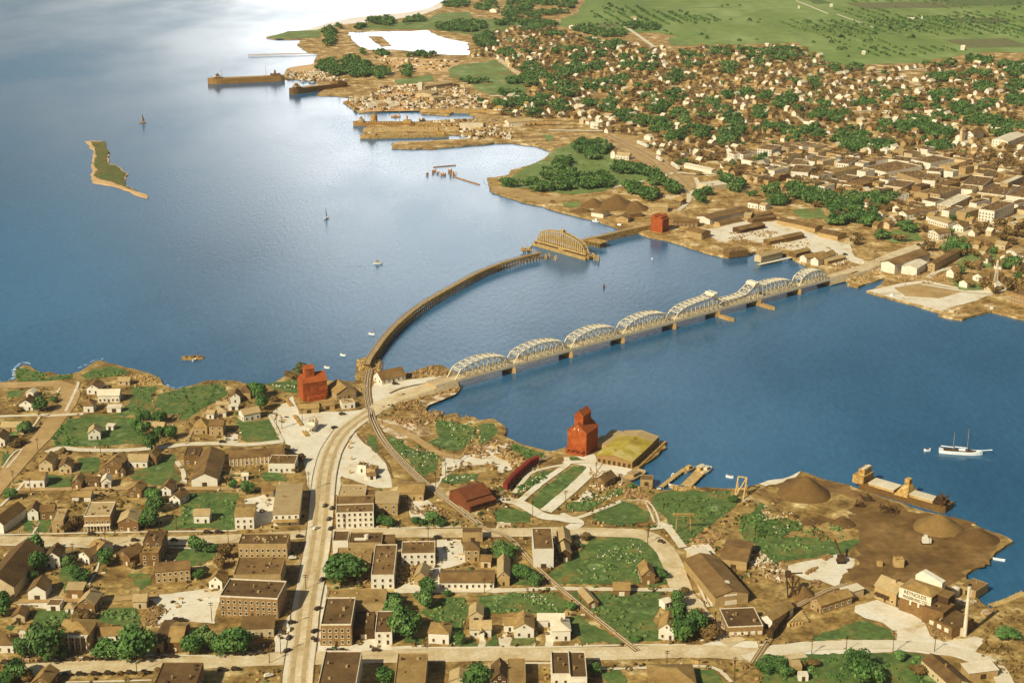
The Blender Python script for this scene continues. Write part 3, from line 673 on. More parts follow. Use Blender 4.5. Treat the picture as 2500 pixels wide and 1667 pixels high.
# reg, x0 y0 x1 y1, depth, eave, roof, rise, wall+roof colour, windows, name, category, label, ref
BL = '''
A|232 432 296 436|7|3|gy|1.5|wl|s|shed|shed|small white shed half behind the big tree at the left shore|
A|172 548 292 552|10|4.5|gy|3|wd|a|house|house|white gabled house with a brown porch beside the big left tree|white house beside the big tree
A|1042 328 1146 328|7|3|gx|1.8|ct|a|house|house|low tan house standing nearest the bluff edge|
A|768 405 872 408|12|4.5|gy|2.6|wb|a|house|house|white-gabled house with wide brown roof behind the white barn|
A|868 482 1056 478|11|5|gx|2.8|wl|b|barn|barn|broad white building with a white roof near the bluff|white-roofed barn near the bluff
A|740 566 828 566|10|4.5|hp|2.5|wb|a|house|house|white house with brown hipped roof in front of the white barn|
A|948 566 1068 566|5|2.8|sh|.8|wl|s|garage|garage|low white garage right of the hip-roofed white house|
A|10 740 182 740|9|3.2|gx|2.2|tt|a|shed|shed|long tan shed beside the left diagonal dirt road|long tan shed on the left
A|-60 870 46 868|13|4.2|gy|2.8|wb|a|house|house|white-gabled house cut by the left edge below the tan shed|
A|782 812 890 806|10|4.6|gy|3|wt|a|house|house|white cottage with a tan cross roof on the open left lawn|white cottage on the open lawn
A|938 722 1002 726|4|2.4|sh|.5|wl|s|shed|shed|tiny pale shed on the lawn behind the white cottage|
A|1345 742 1445 745|8|3.5|gx|2|ct|a|house|house|cream cottage hidden among the dark trees at left|
A|1712 758 1832 760|11|4.6|hp|4.2|tm|a|house|house|tan house with a tall pyramid roof by the left lawn|pyramid-roofed tan house
A|1850 772 1972 772|12|6.4|gx|2|tb|a|house|house|boxy tan two-storey house beside the pyramid-roofed one|boxy tan two-storey house
A|1826 622 1890 625|7|3.2|gx|1.6|wt|a|house|house|small pale cottage behind the pyramid-roofed house|
A|1905 610 1998 608|7|3.2|hp|1.8|wt|s|shed|shed|small hip-roofed outbuilding behind the boxy tan house|
A|1910 538 2022 538|6|2.8|gx|1.3|ct|s|shed|shed|low tan shed in the lane up to the shore|
A|2020 548 2104 548|5|2.4|sh|.5|wl|s|shed|shed|low cream lean-to beside the low tan lane shed|
A|2036 488 2122 486|10|4.6|gy|2.6|wb|a|house|house|white-fronted brown house at the top of the lane|
A|2130 452 2214 450|9|4.8|hp|3.2|td|a|house|house|dark hip-roofed house nearest the shore left of the dense tree|
A|2155 652 2302 622|9|4.6|gx|2.6|wt|a|house|house|white house with pale roof on the corner of the square lawn|white house by the square lawn
A|346 1088 466 1088|14|4.6|gy|3|cm|a|house|house|cream-gabled house with a deep brown roof by the dirt road|
A|524 1106 632 1102|11|3.8|gy|2.4|cb|a|house|house|lower brown house right of the cream-gabled one|
A|222 1232 396 1230|10|5|gx|2.8|wm|a|house|house|broad white house with two dark windows at the lane corner|broad white two-window house
A|928 1102 1062 1112|14|5|gy|3.4|bm|a|house|house|large brown house with steep roof left of the small green lot|
A|1048 1138 1112 1132|8|3.6|gy|2.2|bd|a|shed|shed|small dark shed against the large brown house|
A|1128 1052 1302 1055|9|3.8|gx|2.8|wt|a|house|house|white house with a flared tan roof above the green lot|
A|1302 1028 1384 1032|10|4.8|gy|3|bm|a|house|house|brown house with crossed gables beside the flared white house|
A|638 1242 722 1242|10|4|gy|2.6|bm|a|house|house|brown gabled house in the middle of the lane row|
A|740 1218 884 1222|8|2.8|gx|1.6|bd|a|shed|shed|long low dark shed along the lane|
A|898 1236 982 1232|8|4.2|gy|2.2|wl|s|house|house|small white gable-ended house at the lane|
A|1694 1222 1922 1216|44|4.6|gy|3.8|wb|s|hall|hall|long barn-like hall with ribbed brown roof and cream gable|long cream-gabled hall
A|1628 1032 1762 1030|16|5.6|fl|.5|bd|a|building|building|dark flat-roofed block left of the long gabled hall|
n|561 1139 694 1130|13|5.4|gx|2.6|tb|b|school|school|long tan building with a row of pilasters and windows|long pilastered tan building
C|200 1098 436 1100|15|5.4|fl|.5|wb|b|building|building|white two-storey block with flat brown roof before the pilastered building|white flat-roofed block
A|2138 1168 2192 1166|4|2.8|gx|1.2|wl|s|hut|hut|tiny white hut behind the long gabled hall|
A|638 1354 802 1352|8|2.8|gx|1.8|wm|s|garage|garage|low garage with a white front strip under a brown roof|
A|1140 1314 1252 1322|10|4.6|gy|2.8|bm|a|house|house|brown gabled house beyond the two-storey brick store|
A|1414 1298 1512 1302|12|3.6|gy|2.4|wb|a|house|house|white-gabled cottage upper of the pair by the green field|
A|1498 1376 1592 1390|11|3.8|gy|2.6|wb|a|house|house|white-gabled cottage lower of the pair by the green field|
B|-90 232 36 248|24|5.4|gy|3.6|wb|s|barn|barn|big brown-roofed barn cut by the left edge above the main cross street|
B|248 132 342 130|10|5.2|gy|2.6|wb|a|house|house|narrow white two-storey house left of the tan brick box|
B|358 124 482 120|9|4.6|gx|2.4|bb|a|house|house|brown house between the narrow white house and the tan box|
B|464 246 568 242|17|7.2|fl|.5|tt|a|building|building|tall tan box of a house with six dark windows|tall tan box house
B|750 222 982 216|20|8.4|fl|.6|kt|b|store|store|two-storey tan brick store with a white porch on the cross street|brick store with white porch
B|1048 232 1224 228|13|5.6|gy|3|bt|a|house|house|brown house with triple white-edged gables|triple-gabled house
B|1714 158 1852 156|9|4.6|gx|2.2|wt|a|house|house|white-fronted cottage standing alone on the green field|lone cottage on the green field
B|2078 212 2246 208|17|7.8|gx|1.6|wm|a|building|building|white three-bay house with tall dark window strips|white house with tall dark windows
B|-160 805 132 815|46|6|gy|6|cd|s|warehouse|warehouse|huge dark-roofed warehouse cut by the left edge|huge dark-roofed warehouse
B|404 552 534 552|12|6.2|gy|3|wd|a|house|house|tall white gabled house right of the tall left tree|tall white gabled house
B|700 490 792 520|13|4|gy|2.4|wb|a|house|house|low brown house with a white gable tip behind the alley|
B|790 442 870 472|11|5|gx|2.6|wm|a|house|house|brown-roofed house backing on the low white-tipped house|
B|1030 502 1152 542|12|5|gy|3|bb|a|house|house|brown house with a bright white gable edge beside round tree|
B|1240 534 1408 534|12|7|fl|.5|bm|a|building|building|lower front half of the tall brown flat-roofed block|
B|1272 470 1440 470|15|9.5|fl|.5|bd|a|building|building|taller rear half of the brown flat-roofed block|brown flat-roofed block
B|1380 692 1684 664|11|6.6|gx|2|tb|b|house|house|long tan two-storey tenement with white ground-floor doors|tan two-storey tenement
B|252 832 408 832|12|4.6|gy|3.2|wb|s|barn|barn|windowless white-fronted barn by the alley|windowless white barn
B|588 822 738 822|7|5|sh|1|bt|s|shed|shed|dark shed with bright ribbed roof right of the white barn|
B|412 928 532 930|7|2.8|fl|.3|wb|s|garage|garage|low white garage with brown flat roof|
B|578 952 652 955|6|2.8|hp|1|wt|a|hut|hut|small white hut right of the low garage|
B|692 946 842 952|12|5|gy|3.4|bt|a|house|house|brown house with pale left roof slope in the alley bend|
B|1848 734 1964 742|10|4.6|gy|3|wm|a|house|house|slim white-eaved house between lot and tenement|
B|1178 912 1296 908|9|4|gx|2|ct|a|house|house|pale-roofed cottage left of the cream gravel lot|pale cottage by the gravel lot
B|108 1032 222 1030|9|3|gy|2|cb|s|garage|garage|small open-fronted gabled garage on the green yard|
B|188 1232 334 1232|11|4.8|hp|2.6|wm|a|house|house|hip-roofed house behind the trees left of the columned mansion|
B|508 1262 796 1268|15|8|hp|3|tm|b|mansion|mansion|columned brown mansion with white posts among dark trees|columned mansion
B|864 1212 1074 1208|9|3.8|gx|2.2|wm|a|house|house|low white house behind the round trees|
B|1352 1296 1446 1300|22|5|sh|.8|td|s|building|building|narrow tan building right of the biggest round tree|
B|1488 1296 1614 1296|20|5.4|gx|3.4|bm|a|house|house|brown house with a broad sloping roof by the lower street|
B|-40 1300 122 1300|11|4|hp|2.2|wb|a|house|house|hip-roofed house at the lower left corner|
B|1348 1790 1718 1790|26|8.5|fl|.6|bd|a|building|building|large dark flat-roofed building on the bottom edge left of the street|dark roof on the bottom edge
B|290 1640 440 1650|12|4.6|gy|3|bm|a|house|house|brown gabled house cut by the bottom edge at left|
n|539 1503 680 1510|20|10.6|fl|.8|kd|b|shop|shop|three-storey tan corner shop left of the main street|three-storey tan shop
n|572 1443 687 1442|22|8.8|fl|.6|tb|b|shop|shop|brown-roofed shop directly behind the three-storey tan shop|brown-roofed shop row
n|583 1364 702 1364|14|8.2|fl|.6|td|b|shop|shop|dark cluttered-roof shop nearest the cross street left of the main street|
n|589 1556 669 1553|12|4.2|sh|.8|cb|a|shop|shop|low tan annex in front of the three-storey tan shop|
n|668 1283 731 1281|44|6.6|gx|1|wt|a|shop|shop|long white-fronted shop with awning on the street corner|white shop with awning
C|144 1314 242 1312|7|3|gx|2|wb|a|house|house|little white house with brown roof behind the awning shop|
n|821 1290 913 1287|12|9|fl|.6|wb|c|hotel|hotel|white three-storey hotel front with two rows of dark windows|white hotel front
n|822 1264 912 1262|12|8|fl|.5|tb|s|building|building|brown-roofed block joined behind the white hotel front|
n|826 1240 892 1240|17|7|fl|.5|ct|s|building|building|pale ribbed-roof block second behind the white hotel|
n|894 1242 918 1242|13|6|fl|.4|bb|s|building|building|small dark block wedged in the hotel terrace|
n|914 1257 971 1257|16|7|sh|.8|tt|a|building|building|tan-roofed right end of the hotel terrace|
n|972 1222 1034 1223|17|4.6|gx|2|tm|a|garage|garage|brown-roofed garage beside the railway at the hotel terrace|garage beside the railway
C|986 1095 1062 1102|6|4|fl|.5|wb|a|petrol station|petrol station|small white filling station on the cream forecourt|white filling station
C|1068 1120 1142 1128|7|3.4|fl|.4|tm|a|shed|shed|tan service shed right of the white filling station|
C|1075 1165 1150 1158|4|2.4|sh|.4|wb|s|shed|shed|little white lean-to behind the hotel terrace|
X|238 1182 620 1156|9|3.4|gx|1.8|tm|s|shed|shed|long tan-roofed shed at the foot of the left red elevator|
X|640 1118 922 1092|7|3|sh|1|tm|s|shed|shed|lower brown-roofed shed right of the elevator shed|
X|960 925 1332 862|18|4.8|gy|4|tm|a|warehouse|warehouse|tan gabled warehouse right of the left red elevator|tan gabled warehouse
X|1068 1092 1312 1064|9|3.6|fl|.3|wt|a|garage|garage|white three-bay garage facing the road curve|white three-bay garage
X|404 1486 542 1502|6|5|fl|.6|wl|a|petrol station|petrol station|two-level white filling station with flat pale canopy|filling station with canopy
n|932 940 990 927|12|3.6|gx|4.6|wb|a|boathouse|boathouse|steep brown-roofed boathouse with white gable by the bridge|steep-roofed boathouse
E|905 856 1000 882|13|4|gy|3|bb|a|house|house|brown gabled shack beside the yellow warehouse wharf|brown shack by the wharf
n|1563 1185 1593 1187|8|3.4|fl|.3|tb|s|boathouse|boathouse|square flat-roofed net shed over the water|
T|355 1190 986 1108|46|5.6|gy|2.6|tb|s|workshop|workshop|big gabled machine shed with a cream sign board on its front|big gabled machine shed
n|1758 1384 1822 1392|26|5|gx|1.5|tb|s|building|building|brown-roofed wing behind the big machine shed|
n|1700 1386 1742 1380|14|4|sh|.5|cl|s|shed|shed|pale-roofed shed at the top corner of the machine shed|
n|1776 1556 1862 1552|20|5.2|fl|.5|kd|b|building|building|brick office block with white windows below the machine shed|brick office block
n|1858 1528 1884 1538|20|5|gy|2.2|wm|s|shed|shed|angled lumber shed beside the dark freight cars|angled lumber shed
n|1978 1484 2003 1499|22|4.4|gy|2.2|tm|a|shed|shed|long angled shed on the edge of the gravel plaza|angled plaza shed
n|2050 1452 2068 1464|11|3.4|sh|.4|cl|s|shed|shed|little pale-roofed shed behind the angled plaza shed|
n|2343 1446 2381 1460|13|3.4|fl|.3|tb|s|boathouse|boathouse|brown flat-roofed dock house by the tall chimney|
H|1700 1670 1862 1640|26|4.4|gy|2.2|cd|a|shed|shed|brown-roofed gabled shed at the bottom right corner|bottom-right gabled shed
H|1862 1545 2118 1512|8|3.4|sh|.8|tl|s|shed|shed|pale tin-roofed shed at the bottom right corner|tin-roofed shed
H|290 1494 388 1492|6|4.2|fl|.3|tt|s|hut|hut|square tan hut on the lower right lawn|tan hut on the lawn
H|360 1552 446 1552|4|2.6|fl|.3|wl|s|hut|hut|small white hut in front of the square tan hut|
F|372 552 548 550|28|10.6|fl|.6|wb|s|building|building|tall blank white building with brown roof by the rail crossing|tall blank white building
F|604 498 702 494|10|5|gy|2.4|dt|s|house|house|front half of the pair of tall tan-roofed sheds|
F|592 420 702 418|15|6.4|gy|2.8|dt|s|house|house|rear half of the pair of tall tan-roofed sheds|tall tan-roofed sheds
F|1328 700 1442 695|13|5|gy|3.2|bm|a|house|house|brown gabled house alone on the green island of lawn|brown house on the lawn
F|1078 800 1222 800|10|3|gx|2|bm|s|barn|barn|brown barn standing in the lane|brown barn in the lane
F|858 912 940 898|15|2.6|gy|1.6|bt|s|shed|shed|slanting tan-roofed shed beside the railway|
F|1530 918 1578 902|5|3|gx|1.4|wl|s|shed|shed|small white shed above the white end house|
F|1474 1178 1612 1190|14|5.4|gy|3|wm|a|house|house|white house with brown roof beside the dense green trees|white house by dense trees
D|1614 1214 1794 1224|11|5.6|hp|2.6|wm|a|house|house|white house with brown hipped roof at the left of the lower row|white hip-roofed house
D|1984 1164 2168 1160|8|4.4|gx|2.8|wt|a|house|house|white house with pale roof and little porch gable|white house with porch gable
D|1975 1030 2095 1030|10|3.6|gy|2.4|ct|s|house|house|pale rear wing behind the porch-gabled white house|
F|114 1116 208 1112|9|3.8|gx|2|wm|a|house|house|low left wing of the white gabled house on the lower row|
F|200 1168 374 1168|14|5|gy|3|wm|a|house|house|white gabled house with brown roof in the lower row|white gabled house in the lower row
F|534 1196 696 1192|12|5.4|hp|2.6|wl|a|house|house|all-white house with white hipped roof in the lower row|all-white house
F|408 1070 642 1072|7|3.6|gx|2|wl|s|house|house|long pale wing behind the all-white house|
D|1143 1230 1294 1228|23|6.2|fl|.6|wd|a|shop|shop|little white-fronted shop with a long brown roof|little white-fronted shop
D|668 1236 938 1234|29|11|fl|.8|kd|b|shop|shop|corner brick shop with arched windows and white cornice|corner brick shop
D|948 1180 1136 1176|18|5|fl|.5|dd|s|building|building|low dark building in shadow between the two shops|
D|715 1005 1238 1000|17|8|fl|.5|tm|s|shop|shop|wide brown-roofed shop behind the corner brick shop|
D|1110 738 1312 736|38|7.6|fl|.6|wb|a|shop|shop|deep brown-roofed shop with a white window front|deep white-fronted shop
D|770 432 908 430|14|7.4|fl|.8|wd|s|shop|shop|dark-roofed shop at the street corner facing the hotel|corner shop facing the hotel
D|914 442 1204 440|14|7|fl|.6|td|s|shop|shop|wide dark shop with a white skylight on the roof|
D|1206 405 1322 402|8|6|fl|.4|bb|s|shop|shop|short dark shop at the right end of the cross-street row|
D|800 604 1108 600|17|7|fl|.5|tm|s|shop|shop|brown-roofed shop half hidden by the great round tree|
D|1378 528 1674 522|16|6.2|fl|.6|wb|a|garage|garage|white garage with two dark windows and flat brown roof|white two-window garage
D|1488 700 1596 706|12|4.6|gy|2.8|tt|s|shed|shed|tan gabled shed behind the white two-window garage|
D|1718 738 2192 738|14|3.6|gx|2.2|wb|b|warehouse|warehouse|long low white building with brown roof and many windows|long low white building
D|1938 494 2064 492|9|7|hp|2.6|tb|a|house|house|tall tan house with hipped roof and front porch|tall tan hip-roofed house
D|1914 320 2092 318|7|5|fl|.4|td|s|building|building|dark flat roof behind the tall tan house|
D|2076 545 2164 548|8|3.4|gx|1.8|cb|s|shed|shed|small shed right of the tall tan house|
D|2224 712 2330 712|22|5|gy|3.2|tt|a|house|house|brown-roofed house with white front at the end of the long building|
n|773 1742 867 1742|40|9.5|fl|.8|wd|s|building|building|big dark flat-roofed block on the bottom edge right of the street|big bottom-edge flat roof
n|960 1730 1036 1730|36|8|fl|.6|tm|s|building|building|brown flat roof on the bottom edge, middle|
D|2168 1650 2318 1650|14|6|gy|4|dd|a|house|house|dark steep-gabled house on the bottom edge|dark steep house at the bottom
F|142 1716 302 1716|27|6|fl|.4|tm|s|building|building|narrow tan flat roof on the bottom edge|
F|532 1640 692 1640|22|8|fl|1|wd|a|building|building|left half of the white-walled double building on the bottom edge|white-walled double building
F|694 1660 842 1660|25|7.4|fl|1|wd|a|building|building|right half of the white-walled double building on the bottom edge|
F|1400 1650 1800 1650|18|4.4|hp|3.4|tm|s|house|house|broad brown hipped roof on the bottom edge by the curved walk|
D|1800 1610 1966 1612|9|3.6|gy|2.2|ct|s|shed|shed|small tan gabled shed on the bottom edge|
'''
for ln in BL.strip().split('\n'):
    q = ln.split('|')
    reg, c, dp, h, rf, rh, wr, wn, nm, cat, lab, ref = q
    c = [float(v) for v in c.split()]
    t = building(nm.replace(' ', '_'), lab, cat, P(reg, c[0], c[1]), P(reg, c[2], c[3]), float(dp), float(h), rf, float(rh), WM[wr[0]], RM[wr[1]], wn, ref or None, trimband=(rf == 'fl' and wr[0] in 'wk'),
                 chim=(2 if rf == 'fl' and wn != 's' else None))
    k = lab
    w_ = (P(reg, c[2], c[3]) - P(reg, c[0], c[1])).length
    dpf = float(dp); hf = float(h)
    if 'white porch' in lab:
        o = MB(); o.box(0, w_, -2.6, 0, 3.6, 3.9)
        for i in range(9): o.box(w_ * i / 8.2, w_ * i / 8.2 + .3, -2.5, -2.2, -.2, 3.6)
        o.build('porch', 'trim', t)
    if 'columned' in lab:
        o = MB(); o.box(.2, w_ - .2, -2.8, 0, 7.6, 8.1)
        for i in range(6): o.cyl(.8 + (w_ - 1.6) * i / 5, -2.3, -.2, 7.6, .35)
        o.build('portico', 'trim', t)
    if 'awning' in lab:
        o = MB(); o.add([(0, 0, 3.6), (w_, 0, 3.6), (w_, -2.6, 2.7), (0, -2.6, 2.7)], [(0, 1, 2, 3)]); o.add([(0, 0, 3.45), (w_, 0, 3.45), (w_, -2.6, 2.55), (0, -2.6, 2.55)], [(3, 2, 1, 0)]); o.build('awning', 'roof_mid', t)
    if 'skylight' in lab:
        o = MB(); o.box(w_ * .15, w_ * .5, 4, 6.5, 7.1, 7.9); o.cyl(w_ * .52, 6, 7.1, 10, 1.3, 1.2); o.build('skylight', 'trim', t)
    if 'sign board' in lab:
        o = MB(); o.box(w_ * .28, w_ * .66, -.25, -.02, 5.2, 6.3); s_ = o.build('sign_board', 'trim', t)
        o = MB()
        o.box(w_ * .3, w_ * .66, -.2, 0, 0, 2.6); o.build('garage_door', 'trim', t)
        o = MB(); o.box(w_ * .5, w_ * .62, dpf * .18, dpf * .24, 7.9, 8.8); o.build('roof_vent', 'roof_light', t)
    if 'white windows' in lab:
        o = MB()
        for i in range(5): o.box(1 + i * 3.6, 3.4 + i * 3.6, -.3, -.21, 1.2, 3)
        o.build('window_surround', 'trim', t)
    if 'flat pale canopy' in lab:
        o = MB(); o.box(-.5, w_ + .5, -6, -.05, 3.4, 3.8)
        for a_ in (0, w_ - .4): o.box(a_, a_ + .4, -5.8, -5.4, -.2, 3.4)
        o.build('canopy', 'roof_light', t)
    if 'cluttered-roof' in lab:
        o = MB()
        for i in range(9): o.box(*(lambda x: (x, x + ru(.8, 2)))(ru(1, w_ - 3)), *(lambda y: (y, y + ru(.8, 1.6)))(ru(1, dpf - 3)), hf + .1, hf + ru(.8, 1.8))
        o.build('roof_vents', 'roof_tan', t)['kind'] = 'stuff'
    if 'porch gable' in lab:
        o = MB(); gable(o, w_ * .4, w_ * .68, -2.2, 1, 3, 2, 'y', .3); o.build('porch_roof', 'roof_tan', t)
        o = MB(); o.box(w_ * .42, w_ * .66, -2, 0, -.2, 3); o.build('porch', 'white_wall', t)
    if 'pilasters' in lab:
        o = MB(); n = 14
        for i in range(n + 1): o.box(max(0, w_ * i / n - .3), w_ * i / n + .3, -.35, -.05, -.2, 5)
        o.build('pilasters', 'trim', t)

# ---------------------------------------------------------------- grain elevators
def elevator(label, pa, pb, depth, h, roof, rh, cup, extra=None):
    d = pb - pa; w_ = d.length
    t = thing('grain_elevator', label, 'grain elevator', (pa.x, pa.y, GL + .3), math.atan2(d.y, d.x))
    o = MB(); walls(o, w_, depth, h, roof, rh); o.build('wall', 'elevator_red', t)
    r = MB(); gable(r, 0, w_, 0, depth, h + .03, rh, roof[1], .4, .3); ro = r.build('roof', 'elevator_roof', t)
    for x0, x1, y0, y1, zb, hc, rc, ax in cup:
        k = thing_part('cupola', t)
        o = MB(); o.box(x0, x1, y0, y1, zb, hc)
        if ax == 'y': o.add([(x0, y0, hc), (x1, y0, hc), ((x0 + x1) / 2, y0, hc + rc), (x0, y1, hc), (x1, y1, hc), ((x0 + x1) / 2, y1, hc + rc)], [(0, 1, 2), (5, 4, 3)])
        else: o.add([(x0, y0, hc), (x0, y1, hc), (x0, (y0 + y1) / 2, hc + rc), (x1, y0, hc), (x1, y1, hc), (x1, (y0 + y1) / 2, hc + rc)], [(2, 1, 0), (3, 4, 5)])
        cc = o.build('cupola', 'elevator_red', t)
        r = MB(); gable(r, x0, x1, y0, y1, hc + .03, rc, ax, .35, .25); r.build('cupola_roof', 'elevator_roof', cc)
    return t, w_
def thing_part(n, t): return None
el, w_ = elevator('tall red-orange grain elevator with stepped tower on the left shore', U(741, 980), U(800, 971), 12.5, 13.2, 'gx', 5.2, [(3.2, 9.8, 3.2, 9.4, 15, 22.5, 2, 'x')])
o = MB(); o.box(3, w_ - 2, -2.8, -.02, -.5, 3); o.build('loading_shed', 'elevator_red', el)
o = MB()
for i in range(5): o.box(2.2 + i * 2.8, 3 + i * 2.8, -.08, .0, 9.4, 10.6)
o.build('vent', 'barn_red', el); o = MB(); o.box(0.05, w_ - .05, -.12, -.01, 10.9, 11.25); o.build('belt_course', 'barn_red', el)
o = MB(); o.bar((w_ * .62, -.3, 4), (w_ * .9, -3, 0), .35); o.build('spout', 'timber_dark', el)
el, w_ = elevator('tall red-orange grain elevator beside the yellow-roofed warehouse', U(1385, 1103), U(1431, 1113), 16.5, 15.4, 'gy', 5.6, [(3.2, 9.6, 3.4, 14.5, 17, 25.5, 3.2, 'y')])
o = MB(); o.box(-.3, w_ - 1, -2.6, -.02, -.5, .9); o.box(-.3, w_ - 1, -2.6, -.02, 3, 3.4)
for i in range(4): o.box(.2 + i * 3.6, .6 + i * 3.6, -2.4, -2.1, .9, 3)
o.build('loading_platform', 'elevator_red', el)
o = MB(); o.box(w_ * .35, w_ * .35 + .7, -.09, 0, 16.4, 17.6); o.box(w_ * .55, w_ * .55 + .7, -.09, 0, 16.4, 17.6); o.build('window', 'trim', el)
el, w_ = elevator('smaller red-orange grain elevator on the far north shore', P('P', 38, 560), P('P', 165, 583), 12, 13.0, 'gy', 1.5, [(.3, 5.2, .3, 11.5, 13, 15.2, 1.6, 'y'), (w_ * 0 + 7.4, 12.2, .3, 11.5, 13, 15.2, 1.6, 'y')])
o = MB(); o.box(w_ + .02, w_ + .3, 1, 11, 0, 2.6); o.build('loading_bay', 'barn_red', el)
NB += [(770, 930, 'left red elevator'), (1430, 1060, 'right red elevator'), (1614, 550, 'far red elevator')]
# ---------------------------------------------------------------- yellow warehouse on its wharf
pa, pb = U(1456, 1128), U(1543, 1144); d = pb - pa; w_ = d.length
t = thing('warehouse', 'wide warehouse with yellow-olive low gabled roof on the wharf', 'warehouse', (pa.x, pa.y, GL + .3), math.atan2(d.y, d.x))
o = MB(); walls(o, w_, 48, 4.6, 'gy', 2.4); o.build('wall', 'brick_wall', t)
r = MB(); gable(r, 0, w_, 0, 36, 4.65, 2.4, 'y', .5, .3); ro = r.build('roof', 'roof_yellow', t)
r = MB(); gable(r, 0, w_ , 36.6, 48, 4.6, 2.4, 'y', .1, .3); r.build('rear_roof', 'roof_tan', t)
link(CHM, 'chimney', ro, (w_ * .42, 6, 6.2), 0, (.8, .8, 2)); link(CHM, 'chimney', ro, (w_ * .55, 31, 6.6), 0, (.9, .9, 1.6))
for i in range(7): link(DOORD, 'door', t, (2 + i * (w_ - 4) / 6, 0, -.2), 0, (1.8, 1, 2.8))
for i in range(9): link(WIN, 'window', t, (w_, 3 + i * 5, 2.4), R(90), (1.6, 1, 1.3))
pa2 = U(1471, 1056); d2 = d.normalized(); nrm = Vector((-d2.y, d2.x, 0))
t2 = thing('warehouse', 'low tan-roofed dock building joined to the yellow warehouse at left', 'warehouse', (pa.x, pa.y, GL + .3), math.atan2(d.y, d.x))
o = MB(); o.box(-9, -.05, 22, 48, -1, 3.6); o.build('wall', 'tan_wall', t2)
o = MB(); o.box(-9.3, -.55, 21.7, 48.3, 3.61, 3.9); o.build('roof', 'roof_tan', t2)
o = MB()
for i in range(26): o.cyl(w_ + 3 + ru(-.2, .2), -1 + i * 2.1, -3, .6, .3, n=6)
o.box(w_ + .4, w_ + 3.4, -2, 53, -.3, .1); o.box(w_ + 3.3, w_ + 3.7, -2, 53, -3, .3)
tw = tag(o.build('wharf', 'timber'), 'timber piled wharf along the right side of the yellow warehouse', 'wharf'); tw.location = t.location; tw.rotation_euler = t.rotation_euler
NB.append((1545, 1090, 'yellow-roofed warehouse'))
# ---------------------------------------------------------------- red barn-like depot
pa, pb = U(1147, 1252), U(1210, 1233); d = pb - pa; w_ = d.length
t = thing('depot', 'dark red freight depot with a raised monitor roof and lean-to', 'depot', (pa.x, pa.y, GL + .3), math.atan2(d.y, d.x))
o = MB(); o.box(0, w_, 0, 22, -1, 4); o.box(.4, w_ - .4, 4.5, 22, 4, 6.2); o.add([(.4, 4.5, 6.2), (.4, 22, 6.2), (.4, 13, 10.2), (w_ - .4, 4.5, 6.2), (w_ - .4, 22, 6.2), (w_ - .4, 13, 10.2)], [(2, 1, 0), (3, 4, 5)]); o.build('wall', 'barn_red', t)
o = MB(); gable(o, .4, w_ - .4, 4.5, 22, 6.25, 3.9, 'x', .5, .3); o.build('roof', 'barn_red', t)
o = MB(); o.add([(-.3, -.6, 3.8), (w_ + .3, -.6, 3.8), (w_ + .3, 4.45, 5.0), (-.3, 4.45, 5.0), (-.3, -.6, 4.1), (w_ + .3, -.6, 4.1), (w_ + .3, 4.45, 5.3), (-.3, 4.45, 5.3)], [(0, 3, 2, 1), (4, 5, 6, 7), (0, 1, 5, 4), (1, 2, 6, 5), (2, 3, 7, 6), (3, 0, 4, 7)]); o.build('lean_to_roof', 'barn_red', t)
o = MB()
for i in range(5): o.box(1.5 + i * w_ / 5.5, 4 + i * w_ / 5.5, -.1, 0, -.2, 2.8)
o.build('door', 'dark_wall', t); NB.append((1155, 1215, 'dark red depot'))
# ---------------------------------------------------------------- preserving works with the lettered sign
pa, pb = P('S', 540, 868), P('S', 1100, 1060); d = pb - pa; L = d.length; rz = math.atan2(d.y, d.x)
base = thing('factory', 'tall brown canning factory carrying a big white lettered sign board', 'factory', (pa.x, pa.y, GL + .3), rz)
nn = Vector((-d.y, d.x, 0)).normalized(); dd = d.normalized()
o = MB(); o.box(0, L, 0, 13, -1, 13); o.build('wall', 'brown_wall', base)
o = MB(); hip(o, 0, L, 0, 13, 13.2, 2.2, .4); o.build('roof', 'roof_mid', base)
o = MB(); o.box(L * .1, L * .95, 13.05, 17, -1, 16); o.add([(L * .1, 13.05, 16), (L * .3, 13.05, 19), (L * .95, 13.05, 16), (L * .1, 17, 16), (L * .3, 17, 19), (L * .95, 17, 16)], [(0, 2, 1), (3, 4, 5), (0, 1, 4, 3), (1, 2, 5, 4)]); o.build('rear_wing', 'white_wall', base)
o = MB(); o.box(L + .05, L + 6.5, 6, 13, -1, 12.6); o.build('stair_tower', 'dark_wall', base)
o = MB(); o.box(L - .2, L + 6.9, 5.6, 13.4, 12.62, 13.0); o.build('tower_roof', 'roof_brown', base)
o = MB(); o.box(-.2, L + .2, -.75, -.4, 7.6, 13.2); sg = o.build('sign_board', 'trim', base)
for x in (.34, .6):
    o = MB(); o.box(L * x, L * x + 1.1, -.75, -.4, 5.2, 7.58); o.build('sign_bracket', 'trim', base)
def text(body, size, loc, parent, m='sign_ink', rot=(R(90), 0, 0)):
    cu = bpy.data.curves.new('lettering', 'FONT'); cu.body = body; cu.size = size; cu.extrude = .06; cu.align_x = 'CENTER'; cu.offset = .03
    o = bpy.data.objects.new('lettering', cu); C.objects.link(o); o.parent = parent; o.location = loc; o.rotation_euler = rot
    me = bpy.data.meshes.new_from_object(o); me.materials.clear(); me.materials.append(MATS[m]); bpy.data.objects.remove(o)
    o = bpy.data.objects.new('lettering', me); C.objects.link(o); o.parent = parent; o.location = loc; o.rotation_euler = rot
    return o
a_ = text('REYNOLDS', 2.7, (L / 2, -.8, 10.8), base); a_.scale = (.95, 1, 1)
a_ = text('PRESERVING CO', 2.3, (L / 2, -.8, 8.3), base); a_.scale = (.8, 1, 1)
